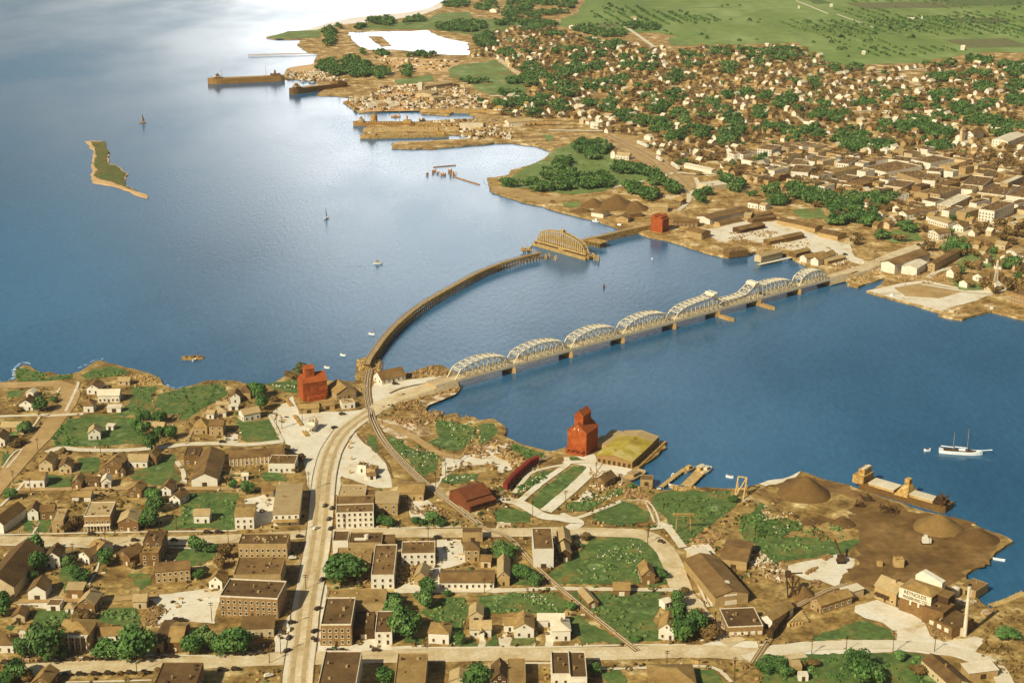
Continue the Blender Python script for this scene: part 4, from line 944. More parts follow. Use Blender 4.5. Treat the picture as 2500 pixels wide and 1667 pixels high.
for i in range(3):
    wo_ = link(WIN, 'window', base, (L, 1.2 + i * 2, 9.5), R(90), (1.2, 1, 2)); link(FRM, 'frame', wo_)
def rel(u, v): return pa + dd * u + nn * v
building('factory_wing', 'light gable-roofed left wing of the canning factory with cupola', 'factory', P('S', 100, 652), P('S', 488, 812), 12, 7.2, 'gx', 4, 'tan_wall', 'roof_tan', 'a', 'gabled factory wing', chim=0, storey=6)
tq = [x for x in C.objects if x.name.startswith('factory_wing')][-1]
lw = (P('S', 488, 812) - P('S', 100, 652)).length
o = MB(); o.box(lw * .52, lw * .52 + 3, 4, 8, 9, 12.4); q_ = o.build('cupola', 'cream_wall', tq); o = MB(); gable(o, lw * .52, lw * .52 + 3, 4, 8, 12.4, 1.2, 'y', .3); o.build('cupola_roof', 'roof_mid', q_)
o = MB(); o.add([(1, -2.2, 3), (lw * .7, -2.2, 3), (lw * .7, 0, 3.8), (1, 0, 3.8), (1, -2.2, 3.2), (lw * .7, -2.2, 3.2), (lw * .7, 0, 4), (1, 0, 4)], [(0, 3, 2, 1), (4, 5, 6, 7), (0, 1, 5, 4), (1, 2, 6, 5), (2, 3, 7, 6), (3, 0, 4, 7)]); o.build('awning', 'dark_wall', tq)
building('factory_annex', 'flat-roofed middle annex right of the sign board', 'factory', rel(L * .86, -4), rel(L * 1.5, -4), 13, 8.2, 'fl', .5, 'brown_wall', 'roof_brown', 's', None, chim=0)
building('factory_annex', 'lowest flat annex with two big white windows by the chimney', 'factory', P('S', 1160, 1225), P('S', 1488, 1392), 17, 5.4, 'fl', .4, 'brown_wall', 'roof_dark', 's', 'low factory annex', chim=0, door=False)
tq = [x for x in C.objects if x.name.startswith('factory_annex')][-1]; lw = (P('S', 1488, 1392) - P('S', 1160, 1225)).length
for x in (.2, .6):
    o = MB(); o.box(lw * x, lw * x + 2.6, -.12, 0, 2.2, 4.4); wv = o.build('window', 'trim', tq)
c = P('S', 1725, 1330); t = thing('chimney_stack', 'tall slender white factory chimney stack', 'chimney', c)
o = MB(); o.cyl(0, 0, -1, 27, 1.15, .75, 14); o.build('shaft', 'chimney_white', t)
o = MB(); o.cyl(0, 0, 27.01, 27.6, .95, .95, 14); o.cyl(0, 0, 20, 20.4, 1.0, 1.0, 14); o.build('crown', 'trim', t)
o = MB(); o.box(-2.4, -1.0, -.8, .8, -1, 4.2); o.build('flue', 'chimney_white', t)
NB += [(2230, 1450, 'canning factory'), (2357, 1500, 'tall white chimney')]
t = thing('fuel_tank', 'upright pale tank between factory and dock house', 'tank', P('S', 1560, 600)); o = MB(); o.cyl(0, 0, 0, 4.5, 2.2, 2.2, 14); o.build('shell', 'roof_light', t); o = MB(); o.cyl(0, 0, 4.5, 5.2, 2.3, .3, 14); o.build('lid', 'roof_light', t)
t = thing('dock_hut', 'white flat-roofed hut at the head of the chimney dock', 'hut', P('S', 1850, 610)); o = MB(); o.box(-2, 2, -1.5, 1.5, 0, 3.4); o.build('wall', 'white_wall', t); o = MB(); o.box(-2.3, 2.3, -1.8, 1.8, 3.4, 3.7); o.build('roof', 'roof_light', t)
# ================================================================ downtown and the north shore (seen end on, larger blocks)
FB = '''
P|690 492 1140 385|18|5|gx|2|wb|s|warehouse|long brown-roofed lumber warehouse with a white gable end|long lumber warehouse
P|800 512 1040 462|8|3|gx|1.2|tb|s|shed|low shed in front of the long lumber warehouse|
P|1066 442 1140 450|10|5.4|gx|1.6|tt|a|house|tan two-storey office in the north shore yard|
P|1110 300 1222 322|14|5.4|gx|2|wb|a|house|white brown-roofed house behind the lumber yard|
P|1235 322 1302 336|10|4.6|gx|2|wt|a|house|small white house right of the lumber yard house|
P|1190 440 1390 392|8|2.8|gx|1|tb|s|shed|short open shed right of the tan yard office|
P|1036 592 1300 535|12|3.4|gx|1.6|db|s|shed|long dark lumber shed in the white yard|dark yard shed
P|1160 480 1420 440|8|3|gx|1.2|bb|s|shed|narrow dark shed behind the long yard shed|
P|290 505 560 520|12|5|gx|1.6|bb|a|building|dark row building right of the far red elevator|
P|425 616 600 656|14|5.6|gx|2.4|tb|a|building|tan windowed dock building on the north shore|tan dock building
P|905 850 1112 826|12|4.4|fl|.4|bb|s|boathouse|square brown boathouse projecting into the water|brown boathouse
P|1182 882 1256 902|30|4.2|gy|2.2|ct|s|boathouse|pale gabled boathouse standing out in the water|pale boathouse
P|1560 842 1640 862|22|3.6|gy|1.6|bm|s|shed|brown shed left of the two white-gabled boathouses|
P|1682 892 1756 916|26|4|gy|2.4|wm|s|boathouse|left one of the two white-gabled boathouses|two white-gabled boathouses
P|1802 932 1886 948|34|4.6|gy|2.8|wm|s|boathouse|right one of the two white-gabled boathouses|
P|1990 936 2190 886|8|2.8|gx|1.2|tt|s|shed|low tan shed right of the white-gabled boathouses|
P|1430 486 1850 578|13|3.8|gx|2|tb|s|warehouse|very long brown-roofed shed along the north yard|very long brown shed
P|1880 622 2100 668|16|3.8|gx|1.8|tb|s|warehouse|shorter continuation of the very long brown shed|
P|1350 720 1520 688|9|3.4|gx|1.4|bm|s|shed|left of two brown sheds on the north dock|
P|1530 690 1730 646|10|3.6|gx|1.6|bb|s|shed|right of two brown sheds on the north dock|
P|20 345 225 352|12|4|gx|2|tt|a|warehouse|tan-roofed warehouse directly behind the far red elevator|
P|280 262 372 282|9|4|gx|2|bm|a|house|brown house by the track bend behind the elevator|
I|880 282 986 298|14|3.6|gx|1.8|wb|s|shed|white-fronted shed beneath the far coal heaps|shed under the coal heaps
I|1095 330 1205 340|12|3.6|gy|2.2|tb|s|shed|brown gabled shed left of the small elevator|
I|1205 300 1330 290|10|3.6|gx|1.8|bb|s|shed|brown shed behind the far timber trestle|
J|1086 1128 1206 1156|58|8.4|gy|2.2|wb|s|warehouse|big warehouse with a bare white gable facing the water|white-gabled quay warehouse
J|1266 1150 1402 1172|26|6.6|gy|2|wl|s|warehouse|pale-roofed white warehouse right of the quay warehouse|
J|1500 1128 1560 1138|62|7|gy|1.6|tb|a|factory|long brick factory running back from the quay|long brick factory
J|1504 706 1676 756|11|5.2|gx|1.4|wt|b|house|terrace of white porches on the far main street|white porch terrace
J|1504 832 1590 862|16|6.6|gy|2.6|wb|a|house|white two-storey house at the far street bend|
J|1242 652 1312 672|44|4.8|gy|2.6|wb|a|house|long brown-roofed building with small white gable|
J|1720 772 1812 788|14|5|gy|2.8|wb|a|house|white gabled house just left of the tall white block|
J|1944 684 2082 706|52|11.4|fl|.8|wb|b|building|tallest white-fronted downtown block|tall white downtown block
J|1416 512 1498 528|46|9|fl|.7|tb|b|building|left half of the twin tan-fronted downtown block|
J|1502 520 1602 538|46|9.4|fl|.7|tb|b|building|right half of the twin tan-fronted downtown block|twin tan-fronted block
J|1578 598 1700 616|58|6.6|fl|.6|cl|a|building|cream-roofed long downtown building|cream-roofed building
J|1106 424 1276 446|38|5.6|fl|.8|cb|a|building|cream-parapet store behind the downtown trees|
J|1180 500 1226 516|16|6.6|fl|.5|wb|a|building|narrow white building right of the downtown trees|
J|914 252 1130 302|62|4.6|fl|.9|wb|a|building|white-edged wide brown roof in the downtown middle|wide brown downtown roof
J|1350 200 1522 236|44|6.6|fl|.8|wb|s|building|downtown block with a long blank white wall|blank white downtown wall
J|690 232 798 244|44|7|fl|.6|wb|b|building|white-fronted brick block left of the downtown middle|
J|288 312 442 322|42|7|fl|.8|wb|s|building|white-walled block at the left end of downtown|white-walled left downtown block
J|288 226 412 234|34|4.6|fl|.6|wb|s|building|low block with white parapet behind the left downtown block|
J|398 190 502 204|34|4.6|fl|.6|wb|s|building|second low white-parapet block behind the left downtown block|
J|1490 306 1604 316|24|7.1|fl|.6|wb|b|building|white block right of the blank white wall|
J|1448 372 1564 382|42|5|fl|.9|wb|s|building|low white-parapet store in the middle street|
J|1796 404 1984 424|52|4.4|fl|1|cb|s|building|wide brown roof with cream parapet at downtown right|
J|2136 424 2204 434|46|9.6|fl|.6|tl|b|building|tall tan block with pale roof at downtown right|
J|1764 446 1890 460|26|4.6|fl|.8|wb|s|building|low white strip building behind the cream-roofed building|
J|1938 484 2172 514|58|4.8|fl|1.2|cb|s|building|brown roof with decorated white parapet|
J|2176 506 2360 534|58|4.6|fl|1|wb|s|building|white-parapet store at the right edge of downtown|
J|668 362 782 378|34|4.2|fl|.8|cb|s|building|cream-fronted low store under the downtown middle|
J|816 372 940 392|34|4.2|fl|.8|tb|s|building|brown low store right of the cream-fronted one|
J|-10 122 118 136|34|9.6|fl|.6|wb|a|building|tall white block at the far left of downtown|
J|288 56 392 78|30|6|fl|.6|wb|s|building|white-fronted block at the back left of downtown|
J|140 60 270 88|30|6|fl|.6|tb|b|building|brick windowed block at the back left of downtown|
J|590 300 668 318|50|7|fl|.6|tm|b|building|tan brick block with many side windows|
J|1230 300 1440 372|30|5|fl|.6|tb|a|building|brown store row between the two middle streets|
J|948 182 1034 202|30|5|fl|.6|wb|a|building|white-fronted store with curved parapet|
J|1150 184 1336 206|26|5|fl|.6|wb|a|building|row of white store backs behind downtown|
J|1486 130 1546 152|14|6|fl|.5|wb|s|building|small white cube building behind downtown|
J|2060 1230 2180 1236|16|5|fl|.5|bb|s|shed|brown shed by the lattice mast|
J|2226 1404 2360 1440|26|8|fl|.6|kb|b|factory|brick factory on the right edge beside the basin|brick factory on the right edge
J|2190 1004 2282 1030|14|5.6|gy|2.6|wt|a|house|white house pair on the right edge hill|
J|2090 932 2182 946|12|4.6|gx|2|ct|a|house|tan house on the right edge hill|
J|1930 900 2080 930|14|5|gy|2.6|bm|a|house|dark brown house below the far street|
L|2064 1288 2206 1306|58|7|gy|2.6|wl|a|church|great white gabled hall at the right edge|great white gabled hall
L|1780 1252 1800 1256|6|14|hp|4|ct|s|tower|pale square church tower|pale church tower
L|1826 1240 1902 1250|32|8|gy|4.4|wb|a|church|white-gabled church with wide brown roof|white-gabled church
K|152 764 366 744|14|5.6|gx|3|wt|s|warehouse|pale long building at the shipyard gate|pale shipyard gate building
K|1080 1042 1212 1054|10|4.6|gx|2.6|wt|a|house|white house group in the middle of the wooded point|white house on the wooded point
K|1050 1040 1090 1044|9|7|gy|3|wt|s|house|tall white gable left of the wooded point house|
K|1700 1122 1822 1146|9|3.6|gx|1.2|wl|s|freight shed|left of the two long white freight sheds|two white freight sheds
K|1824 1148 1942 1176|9|3.6|gx|1.2|wl|s|freight shed|right of the two long white freight sheds|
K|1826 1300 1912 1330|26|5|fl|.4|cl|s|warehouse|large plain cream roof by the track fork|large cream roof
K|728 612 802 620|14|5|gx|2|wl|s|house|white-roofed building at the edge of the tree row|
K|980 690 1040 700|14|5|gx|2|wt|a|house|tan building behind the white silos|
K|2078 1040 2140 1062|12|7|fl|.5|wb|a|building|white cube building below the tree belt|
K|2160 1050 2220 1064|24|7|fl|.5|wb|b|building|white-fronted brick building right of the white cube|
M|1520 800 1558 800|8|10|fl|.5|wl|s|shipyard tower|tall white shipyard tower block|white shipyard tower
M|1580 800 1830 765|14|5|gx|2|tt|b|shipyard shed|long tan shipyard shed right of the tower|long shipyard shed
M|1500 860 1640 870|24|5|gy|2|ct|s|shipyard shed|big brown shipyard roof before the tower|
M|1080 960 1160 955|12|6|fl|.5|wl|s|shipyard shed|white cube shed near the shipyard tip|
M|1170 960 1250 955|12|6|hp|2|tt|s|shipyard shed|tan cube shed near the shipyard tip|
M|1255 945 1360 940|12|4|fl|.5|wl|s|shipyard shed|brightest white low shed in the shipyard|
M|1660 900 1760 890|14|5|gx|2|ct|s|shipyard shed|cream shed at the shipyard middle|
M|2330 1120 2400 1115|14|7|gx|2|wt|a|shipyard shed|white shed end at the long quay root|
L|925 488 950 488|9|3.6|gx|3|wl|s|farmhouse|white farmhouse in the middle of the far green fields|middle farmhouse
L|1790 446 1825 448|11|4.5|gx|3.4|wl|s|farmhouse|larger white farm group at the right of the far fields|right-hand farm
L|640 66 662 66|9|3.6|gx|3|wl|s|farmhouse|white farmhouse near the top edge|top-edge farmhouse
L|358 80 372 80|7|4|gy|2|wl|s|farmhouse|tiny white farmhouse left of the far road|
L|1446 182 1456 182|4|7|gx|1|wl|s|silo|slim white silo in the far fields|far white silo
L|1325 174 1385 174|5|2.4|gx|1|wl|s|shed|long low white shed left of the far silo|
L|62 414 92 416|8|3.6|gx|2|wl|s|house|white house above the far dark wood|
L|2225 1140 2228 1141|6|5|gx|2|wl|s|hut|tiny white hut in the right tree belt|
Q|345 110 405 115|12|5|gy|3|wt|s|house|white house at the top wood|white house at the top wood
Q|1045 255 1100 262|12|5|gy|2.4|wt|s|house|white house at the far field corner|
Q|535 186 580 188|12|4|gx|2|wt|s|house|white cottage on the top lane|
Q|1590 180 1640 182|12|4|gx|2|wt|s|house|pale house on top of the oval wood|
'''
nfar = 0
for ln in FB.strip().split('\n'):
    reg, c, dp, h, rf, rh, wr, wn, cat, lab, ref = ln.split('|')
    c = [float(v) for v in c.split()]
    building(cat.replace(' ', '_'), lab, cat, P(reg, c[0], c[1]), P(reg, c[2], c[3]), float(dp), float(h), rf, float(rh), WM[wr[0]], RM[wr[1]], wn, ref or None, chim=0, door=False, trimband=(rf == 'fl' and wr[0] in 'wc'))
# silos in the far rail yard
for i, (x, y) in enumerate(((890, 772), (912, 776), (936, 778), (1030, 772))):
    t = thing('silo', ('first', 'second', 'third', 'fourth')[i] + ' from the left of the white silos by the far rail yard', 'silo', P('K', x, y), group='white silos by the rail yard')
    o = MB(); o.cyl(0, 0, 0, 8, 2.8, 2.8, 12); o.build('shell', 'white_wall', t); o = MB(); o.cyl(0, 0, 8, 9.4, 2.9, .3, 12); o.build('roof', 'roof_light', t)

# ================================================================ steel highway bridge
HD = 6.0
A0 = U(1112, 931, HD); B0 = U(2030, 681, HD); bd = (B0 - A0).normalized(); bn = Vector((-bd.y, bd.x, 0))
def along(x, y): return (U(x, y, HD) - A0).dot(bd)
LB = (B0 - A0).length
t = thing('steel_truss_bridge', 'long cream steel bridge of arched truss spans with a low lifting span', 'bridge', (A0.x, A0.y, 0), math.atan2(bd.y, bd.x))
WB = 12.0
o = MB(); o.box(-18, LB + 30, 0, WB, HD - 1.2, HD - .02); o.build('deck', 'deck_tan', t)
o = MB(); o.box(-18, LB + 20, -.35, -.02, HD - 1.3, HD + .25); o.build('edge_girder', 'steel_white', t)
o = MB(); o.box(-18, LB + 40, 1.9, WB - 1.9, HD, HD + .12); o.build('roadway', 'road', t)
for y in (.15, WB - .15):
    o = MB(); o.box(-18, LB + 20, y - .12, y + .12, HD + .9, HD + 1.2); o.box(-18, LB + 20, y - .1, y + .1, HD + .3, HD + .55)
    for i in range(int((LB + 38) / 3)): o.box(-18 + i * 3, -17.7 + i * 3, y - .13, y + .13, HD, HD + 1.0)
    o.build('railing', 'steel_white', t)
J = [0] + [along(*p) for p in ((1259, 894), (1401, 857), (1527, 822), (1654, 788), (1757, 757), (1861, 731), (1958, 704))] + [LB - 3]
def arch(u): # rise of the top chord for u in 0..1
    pts = [(0, 0), (.10, 7.2), (.2, 9.2), (.32, 10.6), (.5, 11.4), (.68, 10.6), (.8, 9.2), (.9, 7.2), (1, 0)]
    for (a, ha), (b_, hb) in zip(pts, pts[1:]):
        if u <= b_: return ha + (hb - ha) * (u - a) / (b_ - a)
    return 0
def half_l(u):
    pts = [(0, 0), (.12, 7.2), (.28, 9.4), (.5, 10.8), (.8, 11.6), (1, 14.6)]
    for (a, ha), (b_, hb) in zip(pts, pts[1:]):
        if u <= b_: return ha + (hb - ha) * (u - a) / (b_ - a)
    return 14.6
def low(u):
    pts = [(0, 3.4), (.1, 5.6), (.5, 5.2), (.7, 6.4), (.85, 10.5), (1, 14.4)]
    for (a, ha), (b_, hb) in zip(pts, pts[1:]):
        if u <= b_: return ha + (hb - ha) * (u - a) / (b_ - a)
    return 14
def half_r(u):
    pts = [(0, 9.4), (.3, 11), (.6, 10.4), (.86, 7.6), (1, 0)]
    for (a, ha), (b_, hb) in zip(pts, pts[1:]):
        if u <= b_: return ha + (hb - ha) * (u - a) / (b_ - a)
    return 0
SH = [arch, arch, arch, arch, half_l, low, half_r, arch]
for k in range(8):
    x0, x1 = J[k] + .6, J[k + 1] - .6; f = SH[k]; n = 10 if k != 7 else 9
    span = thing_ = bpy.data.objects.new('truss_span', None); C.objects.link(span); span.parent = t
    if k == 5: span['label'] = 'low lifting span between the two counterweights'
    xs = [x0 + (x1 - x0) * i / n for i in range(n + 1)]; hs = [f(i / n) for i in range(n + 1)]
    for y in (1.3, WB - 1.3):
        o = MB(); o.bar((x0, y, HD + .3), (x1, y, HD + .3), .55, .7)
        for i in range(n):
            o.bar((xs[i], y, HD + hs[i]), (xs[i + 1], y, HD + hs[i + 1]), .75, .75)
            if hs[i] > 1: o.bar((xs[i], y, HD), (xs[i], y, HD + hs[i]), .42)
            if 0 < i < n:
                if i < n / 2 or f in (half_l,): a_, b_ = (xs[i], hs[i]), (xs[i + 1], 0)
                else: a_, b_ = (xs[i + 1], hs[i + 1]), (xs[i], 0)
                if i == n - 1 and f not in (low, half_l): continue
                o.bar((a_[0], y, HD + a_[1]), (b_[0], y, HD + b_[1]), .34)
        if hs[n] > 1: o.bar((xs[n], y, HD), (xs[n], y, HD + hs[n]), .5)
        o.build('side_truss', 'steel_white', span)
    o = MB()
    for i in range(n + 1):
        if hs[i] > 4.5:
            o.bar((xs[i], 1.3, HD + hs[i]), (xs[i], WB - 1.3, HD + hs[i]), .55)
            if i < n and hs[i + 1] > 4.5:
                o.bar((xs[i], 1.3, HD + hs[i]), (xs[i + 1], WB - 1.3, HD + hs[i + 1]), .35); o.bar((xs[i + 1], 1.3, HD + hs[i + 1]), (xs[i], WB - 1.3, HD + hs[i]), .35)
    for i in ((1, n - 1) if f is arch else ()):
        o.bar((xs[i], 1.3, HD + hs[i] - 1.6), (xs[i], WB - 1.3, HD + hs[i] - 1.6), .4)
    o.build('top_bracing', 'steel_white', span)
for xx, lean in ((J[5] - 4, 1), (J[6] - 3.5, 1)):
    o = MB(); o.add([(xx - 2.6, .8, HD + 12.6), (xx - 2.6, WB - .8, HD + 12.6), (xx - .4, WB - .8, HD + 14.8), (xx - .4, .8, HD + 14.8), (xx + 2.4, .8, HD + 9.2), (xx + 2.4, WB - .8, HD + 9.2), (xx + 4.2, WB - .8, HD + 11.2), (xx + 4.2, .8, HD + 11.2)],
        [(0, 1, 2, 3), (7, 6, 5, 4), (0, 4, 5, 1), (1, 5, 6, 2), (2, 6, 7, 3), (3, 7, 4, 0)])
    o.build('counterweight', 'trim', t)
for i, x in enumerate(J[1:8]):
    wd = 1.6 if i not in (4, 5) else 3.2
    o = MB(); o.prism([(x - wd, 0), (x, -2.2), (x + wd, 0), (x + wd, WB), (x, WB + 2.2), (x - wd, WB)], -4, HD - 1.22); pr = o.build('pier', 'concrete', t)
    if i in (4, 5):
        o = MB(); o.box(x - 2.2, x + 2.2, -15, -2.4, -4, 2.2); o.prism([(x - 2.2, -15), (x, -18), (x + 2.2, -15)], -4, 2.2); o.build('fender', 'concrete', pr)
o = MB(); o.box(-19, -.2, -.4, WB + .4, -4, HD - 1.22); o.build('abutment', 'concrete', t); o = MB(); o.box(LB - 2, LB + 34, -.2, WB + .2, -4, HD - 1.22); o.build('abutment', 'concrete', t)
NB.append((1560, 800, 'truss bridge'))
# road ramp up to each end of the bridge
def ramp(name, pts, w_, z1, z0, m):
    pts = smooth(pts); a, b_ = offs(pts, w_ / 2), offs(pts, -w_ / 2); n = len(pts); o = MB()
    zs = [z1 + (z0 - z1) * (i / (n - 1)) for i in range(n)]
    o.v = [(p.x, p.y, z) for p, z in zip(a, zs)] + [(p.x, p.y, z) for p, z in zip(b_, zs)] + [(p.x, p.y, GL - .5) for p in offs(pts, w_ / 2 + 1.5)] + [(p.x, p.y, GL - .5) for p in offs(pts, -w_ / 2 - 1.5)]
    for i in range(n - 1): o.f += [(i, n + i, n + i + 1, i + 1), (i, i + 1, 2 * n + i + 1, 2 * n + i), (n + i, 3 * n + i, 3 * n + i + 1, n + i + 1)]
    ob = o.build(name, m); ob['kind'] = 'structure'; return ob
mid = A0 + bn * WB / 2
ramp('road_embankment', [mid + bd * 2, mid - bd * 17, U(1020, 953, 4), U(960, 975, 2.6), U(905, 1006, GL + .3)], 13, HD + .06, GL + .42, 'road')
midB = B0 + bn * WB / 2
ramp('road_embankment', [midB - bd * 3, midB + bd * 34, P('J', 1000, 1078, 3), P('J', 1150, 1012, GL)], 13, HD + .06, GL + .42, 'road')
# ================================================================ railway trestles and the swing span
def trestle(label, pts, zt, bents=86, w_=5.4):
    q = smooth(pts, 10); org = Vector((q[0].x, q[0].y, 0)); t = thing('railway_trestle', label, 'railway trestle', org)
    q = [p - org for p in q]; q = [Vector((p.x, p.y, 0)) for p in q]
    L = [0]
    for i in range(len(q) - 1): L.append(L[-1] + (q[i + 1] - q[i]).length)
    def at(s):
        for i in range(len(q) - 1):
            if s <= L[i + 1]: 
                d = (q[i + 1] - q[i]); return q[i] + d * ((s - L[i]) / max(1e-6, L[i + 1] - L[i])), d.normalized()
        return q[-1], (q[-1] - q[-2]).normalized()
    qq = [at(L[-1] * i / 140)[0] for i in range(141)]
    def ribbon(off, wd, z0, z1, m, nm):
        a, b_ = offs(qq, off + wd / 2), offs(qq, off - wd / 2); n = len(qq); o = MB()
        o.v = [(p.x, p.y, z1) for p in a] + [(p.x, p.y, z1) for p in b_] + [(p.x, p.y, z0) for p in a] + [(p.x, p.y, z0) for p in b_]
        for i in range(n - 1): o.f += [(i, n + i, n + i + 1, i + 1), (i, i + 1, 2 * n + i + 1, 2 * n + i), (n + i, 3 * n + i, 3 * n + i + 1, n + i + 1), (2 * n + i, 2 * n + i + 1, 3 * n + i + 1, 3 * n + i)]
        o.build(nm, m, t)
    ribbon(0, w_ - 1, zt - .9, zt, 'timber', 'deck'); ribbon(-.75, .3, zt + .01, zt + .25, 'rail_steel', 'rail'); ribbon(.75, .3, zt + .01, zt + .25, 'rail_steel', 'rail')
    ribbon(w_ / 2 - .3, .3, zt + .8, zt + 1.05, 'timber_light', 'railing'); ribbon(-w_ / 2 + .3, .3, zt + .8, zt + 1.05, 'timber_light', 'railing')
    for i in range(bents):
        p, d = at(L[-1] * (i + .3) / bents); n = Vector((-d.y, d.x, 0)); o = MB()
        for s in (-1, -.4, .4, 1):
            o.bar(p + n * (s * w_ * .62) + Vector((0, 0, -3)), p + n * (s * w_ * .42) + Vector((0, 0, zt - .9)), .55)
        o.bar(p - n * w_ * .55 + Vector((0, 0, zt - 1.1)), p + n * w_ * .55 + Vector((0, 0, zt - 1.1)), .5)
        o.bar(p - n * w_ * .6 + Vector((0, 0, .8)), p + n * w_ * .45 + Vector((0, 0, zt - 1.2)), .3); o.bar(p + n * w_ * .6 + Vector((0, 0, .8)), p - n * w_ * .45 + Vector((0, 0, zt - 1.2)), .3)
        p2, d2 = at(L[-1] * min(1, (i + 1.3) / bents)); n2 = Vector((-d2.y, d2.x, 0))
        for s in (-1, 1): o.bar(p + n * s * w_ * .55 + Vector((0, 0, 1.2)), p2 + n2 * s * w_ * .45 + Vector((0, 0, zt - 1.3)), .32)
        o.build('pile_bent', 'timber', t)
    return t
ZT = 6.0
trestle('long curving timber railway trestle from the near shore to the swing span', PL('O', '345,1230 370,1170 430,1085 510,975 620,860 760,742 900,648 1080,547 1300,427 1500,345 1700,284 1880,240', ZT), ZT, 90)
trestle('straight timber trestle from the swing span to the far red elevator', PL('Y', '1000,310 1290,250 1700,150 2130,60', ZT), ZT, 36, 6)
o_ = P('Y', 1120, 330, 0); t = thing('timber_pier', 'square timber pier end where the straight trestle starts', 'pier', o_)
o = MB(); dv = (P('Y', 1270, 400, 0) - P('Y', 960, 330, 0)); dv.z = 0; dn = dv.normalized(); nv = Vector((-dn.y, dn.x, 0))
for i in range(12):
    for j in range(3):
        p = P('Y', 975, 395, 0) - o_ + dn * i * dv.length / 12 + nv * (j * 5); o.bar(p + Vector((0, 0, -2)), p + Vector((0, 0, 5)), .6)
o.build('piles', 'timber', t)
o = MB(); a_ = P('Y', 970, 400, 0) - o_; c_ = [a_, a_ + dn * dv.length, a_ + dn * dv.length + nv * 12, a_ + nv * 12]; o.prism([(p.x, p.y) for p in c_], 5.01, 5.6); o.build('deck', 'timber', t)
# swing span
pa, pb = P('Y', 195, 385, 1.5), P('Y', 1020, 620, 1.5); dv = pb - pa; L = dv.length; rz = math.atan2(dv.y, dv.x)
t = thing('swing_bridge', 'railway swing span turned open, brown humped truss on its long fender', 'bridge', (pa.x, pa.y, 0), rz)
o = MB(); o.box(-3, L + 3, -2, -1, -2, 2.2); o.box(-3, L + 3, 8.5, 9.5, -2, 2.2); o.box(-3, L + 3, -1, 8.5, .6, 1.2)
for i in range(40):
    for y in (-2.3, 9.8): o.cyl(-3 + (L + 6) * i / 39, y, -2, 2.6, .3, n=6)
o.build('fender', 'timber_light', t)
o = MB(); o.cyl(L * .5, 3.7, -2, 4.2, 4.5, 4.5, 16); o.build('pivot_pier', 'concrete', t)
for x in (-4, L + 1):
    o = MB()
    for i in range(14): o.cyl(x + ru(0, 3.4), ru(-2, 9), -2, ru(3, 4.6), .45, n=6)
    o.build('pile_cluster', 'timber', t)
prof = [(0, 0), (.03, 5), (.09, 11), (.2, 13), (.46, 14.6), (.5, 15.4), (.56, 14.6), (.72, 12.6), (.84, 10.8), (.94, 7.4), (1, 0)]
for y in (1.2, 6.2):
    o = MB(); z0 = 4.4
    for (a, ha), (b_, hb) in zip(prof, prof[1:]): o.bar((L * a, y, z0 + ha), (L * b_, y, z0 + hb), .7)
    def hh(u):
        for (a, ha), (b_, hb) in zip(prof, prof[1:]):
            if u <= b_: return ha + (hb - ha) * (u - a) / (b_ - a)
        return 0
    n = 26
    for i in range(1, n): u = i / n; o.bar((L * u, y, z0), (L * u, y, z0 + hh(u)), .85); u2 = (i + 1) / n if u < .5 else (i - 1) / n; o.bar((L * u, y, z0 + hh(u)), (L * u2, y, z0), .42)
    o.bar((0, y, z0), (L, y, z0), .8, 1.1); o.build('side_truss', 'timber_light', t)
o = MB(); o.box(0, L, 1.6, 5.8, 4.2, 4.7); o.build('deck', 'timber', t)
o = MB()
for i in range(2, n - 1): u = i / n; o.bar((L * u, 1.2, z0 + hh(u)), (L * u, 6.2, z0 + hh(u)), .45); u2 = (i + 1) / n; o.bar((L * u, 1.2, z0 + hh(u)), (L * u2, 6.2, z0 + hh(u2)), .35)
o.build('top_bracing', 'timber_light', t)
o = MB(); o.box(L * .5 - 1.6, L * .5 + 1.6, 2.4, 5, 19.4, 21.2); o.build('tender_cabin', 'timber_light', t)
o = MB(); gable(o, L * .5 - 1.6, L * .5 + 1.6, 2.4, 5, 21.2, 1, 'x', .3); o.build('cabin_roof', 'timber', t)
NB.append((1365, 590, 'open swing bridge'))
# pile clusters (dolphins) around the swing opening
for i, (x, y, nn_, lab) in enumerate(((370, 640, 5, 'cluster of pale piles nearest the end of the curved trestle'), (425, 625, 4, 'second pile cluster from the end of the curved trestle'), (525, 660, 4, 'lone pile cluster between trestle and swing fender'),
        (1165, 620, 7, 'tallest pile cluster right of the swing span'), (1195, 650, 5, 'middle pile cluster right of the swing span'), (1245, 665, 5, 'rightmost pile cluster beside the swing span'))):
    t = thing('pile_cluster', lab, 'piles', P('Y', x, y, 0), group='pile clusters by the swing opening')
    for k in range(nn_):
        o = MB(); a = k * 2 * math.pi / nn_; r_ = 1.2; o.bar((r_ * 1.3 * math.cos(a), r_ * 1.3 * math.sin(a), -2), (r_ * .6 * math.cos(a), r_ * .6 * math.sin(a), ru(3.4, 5.4)), .7); o.build('pile', 'timber_light', t)
t = thing('derrick_platform', 'small timber derrick platform beside the end of the curved trestle', 'platform', P('Y', 40, 525, 0))
o = MB()
for i in range(9): o.bar((ru(-6, 5), ru(-3, 3), -2), (ru(-5, 5), ru(-3, 3), ru(4, 7.5)), .7)
o.build('timbers', 'timber_light', t); o = MB(); o.box(-6, 5, -3, 3, 2.4, 3); o.build('deck', 'timber', t)

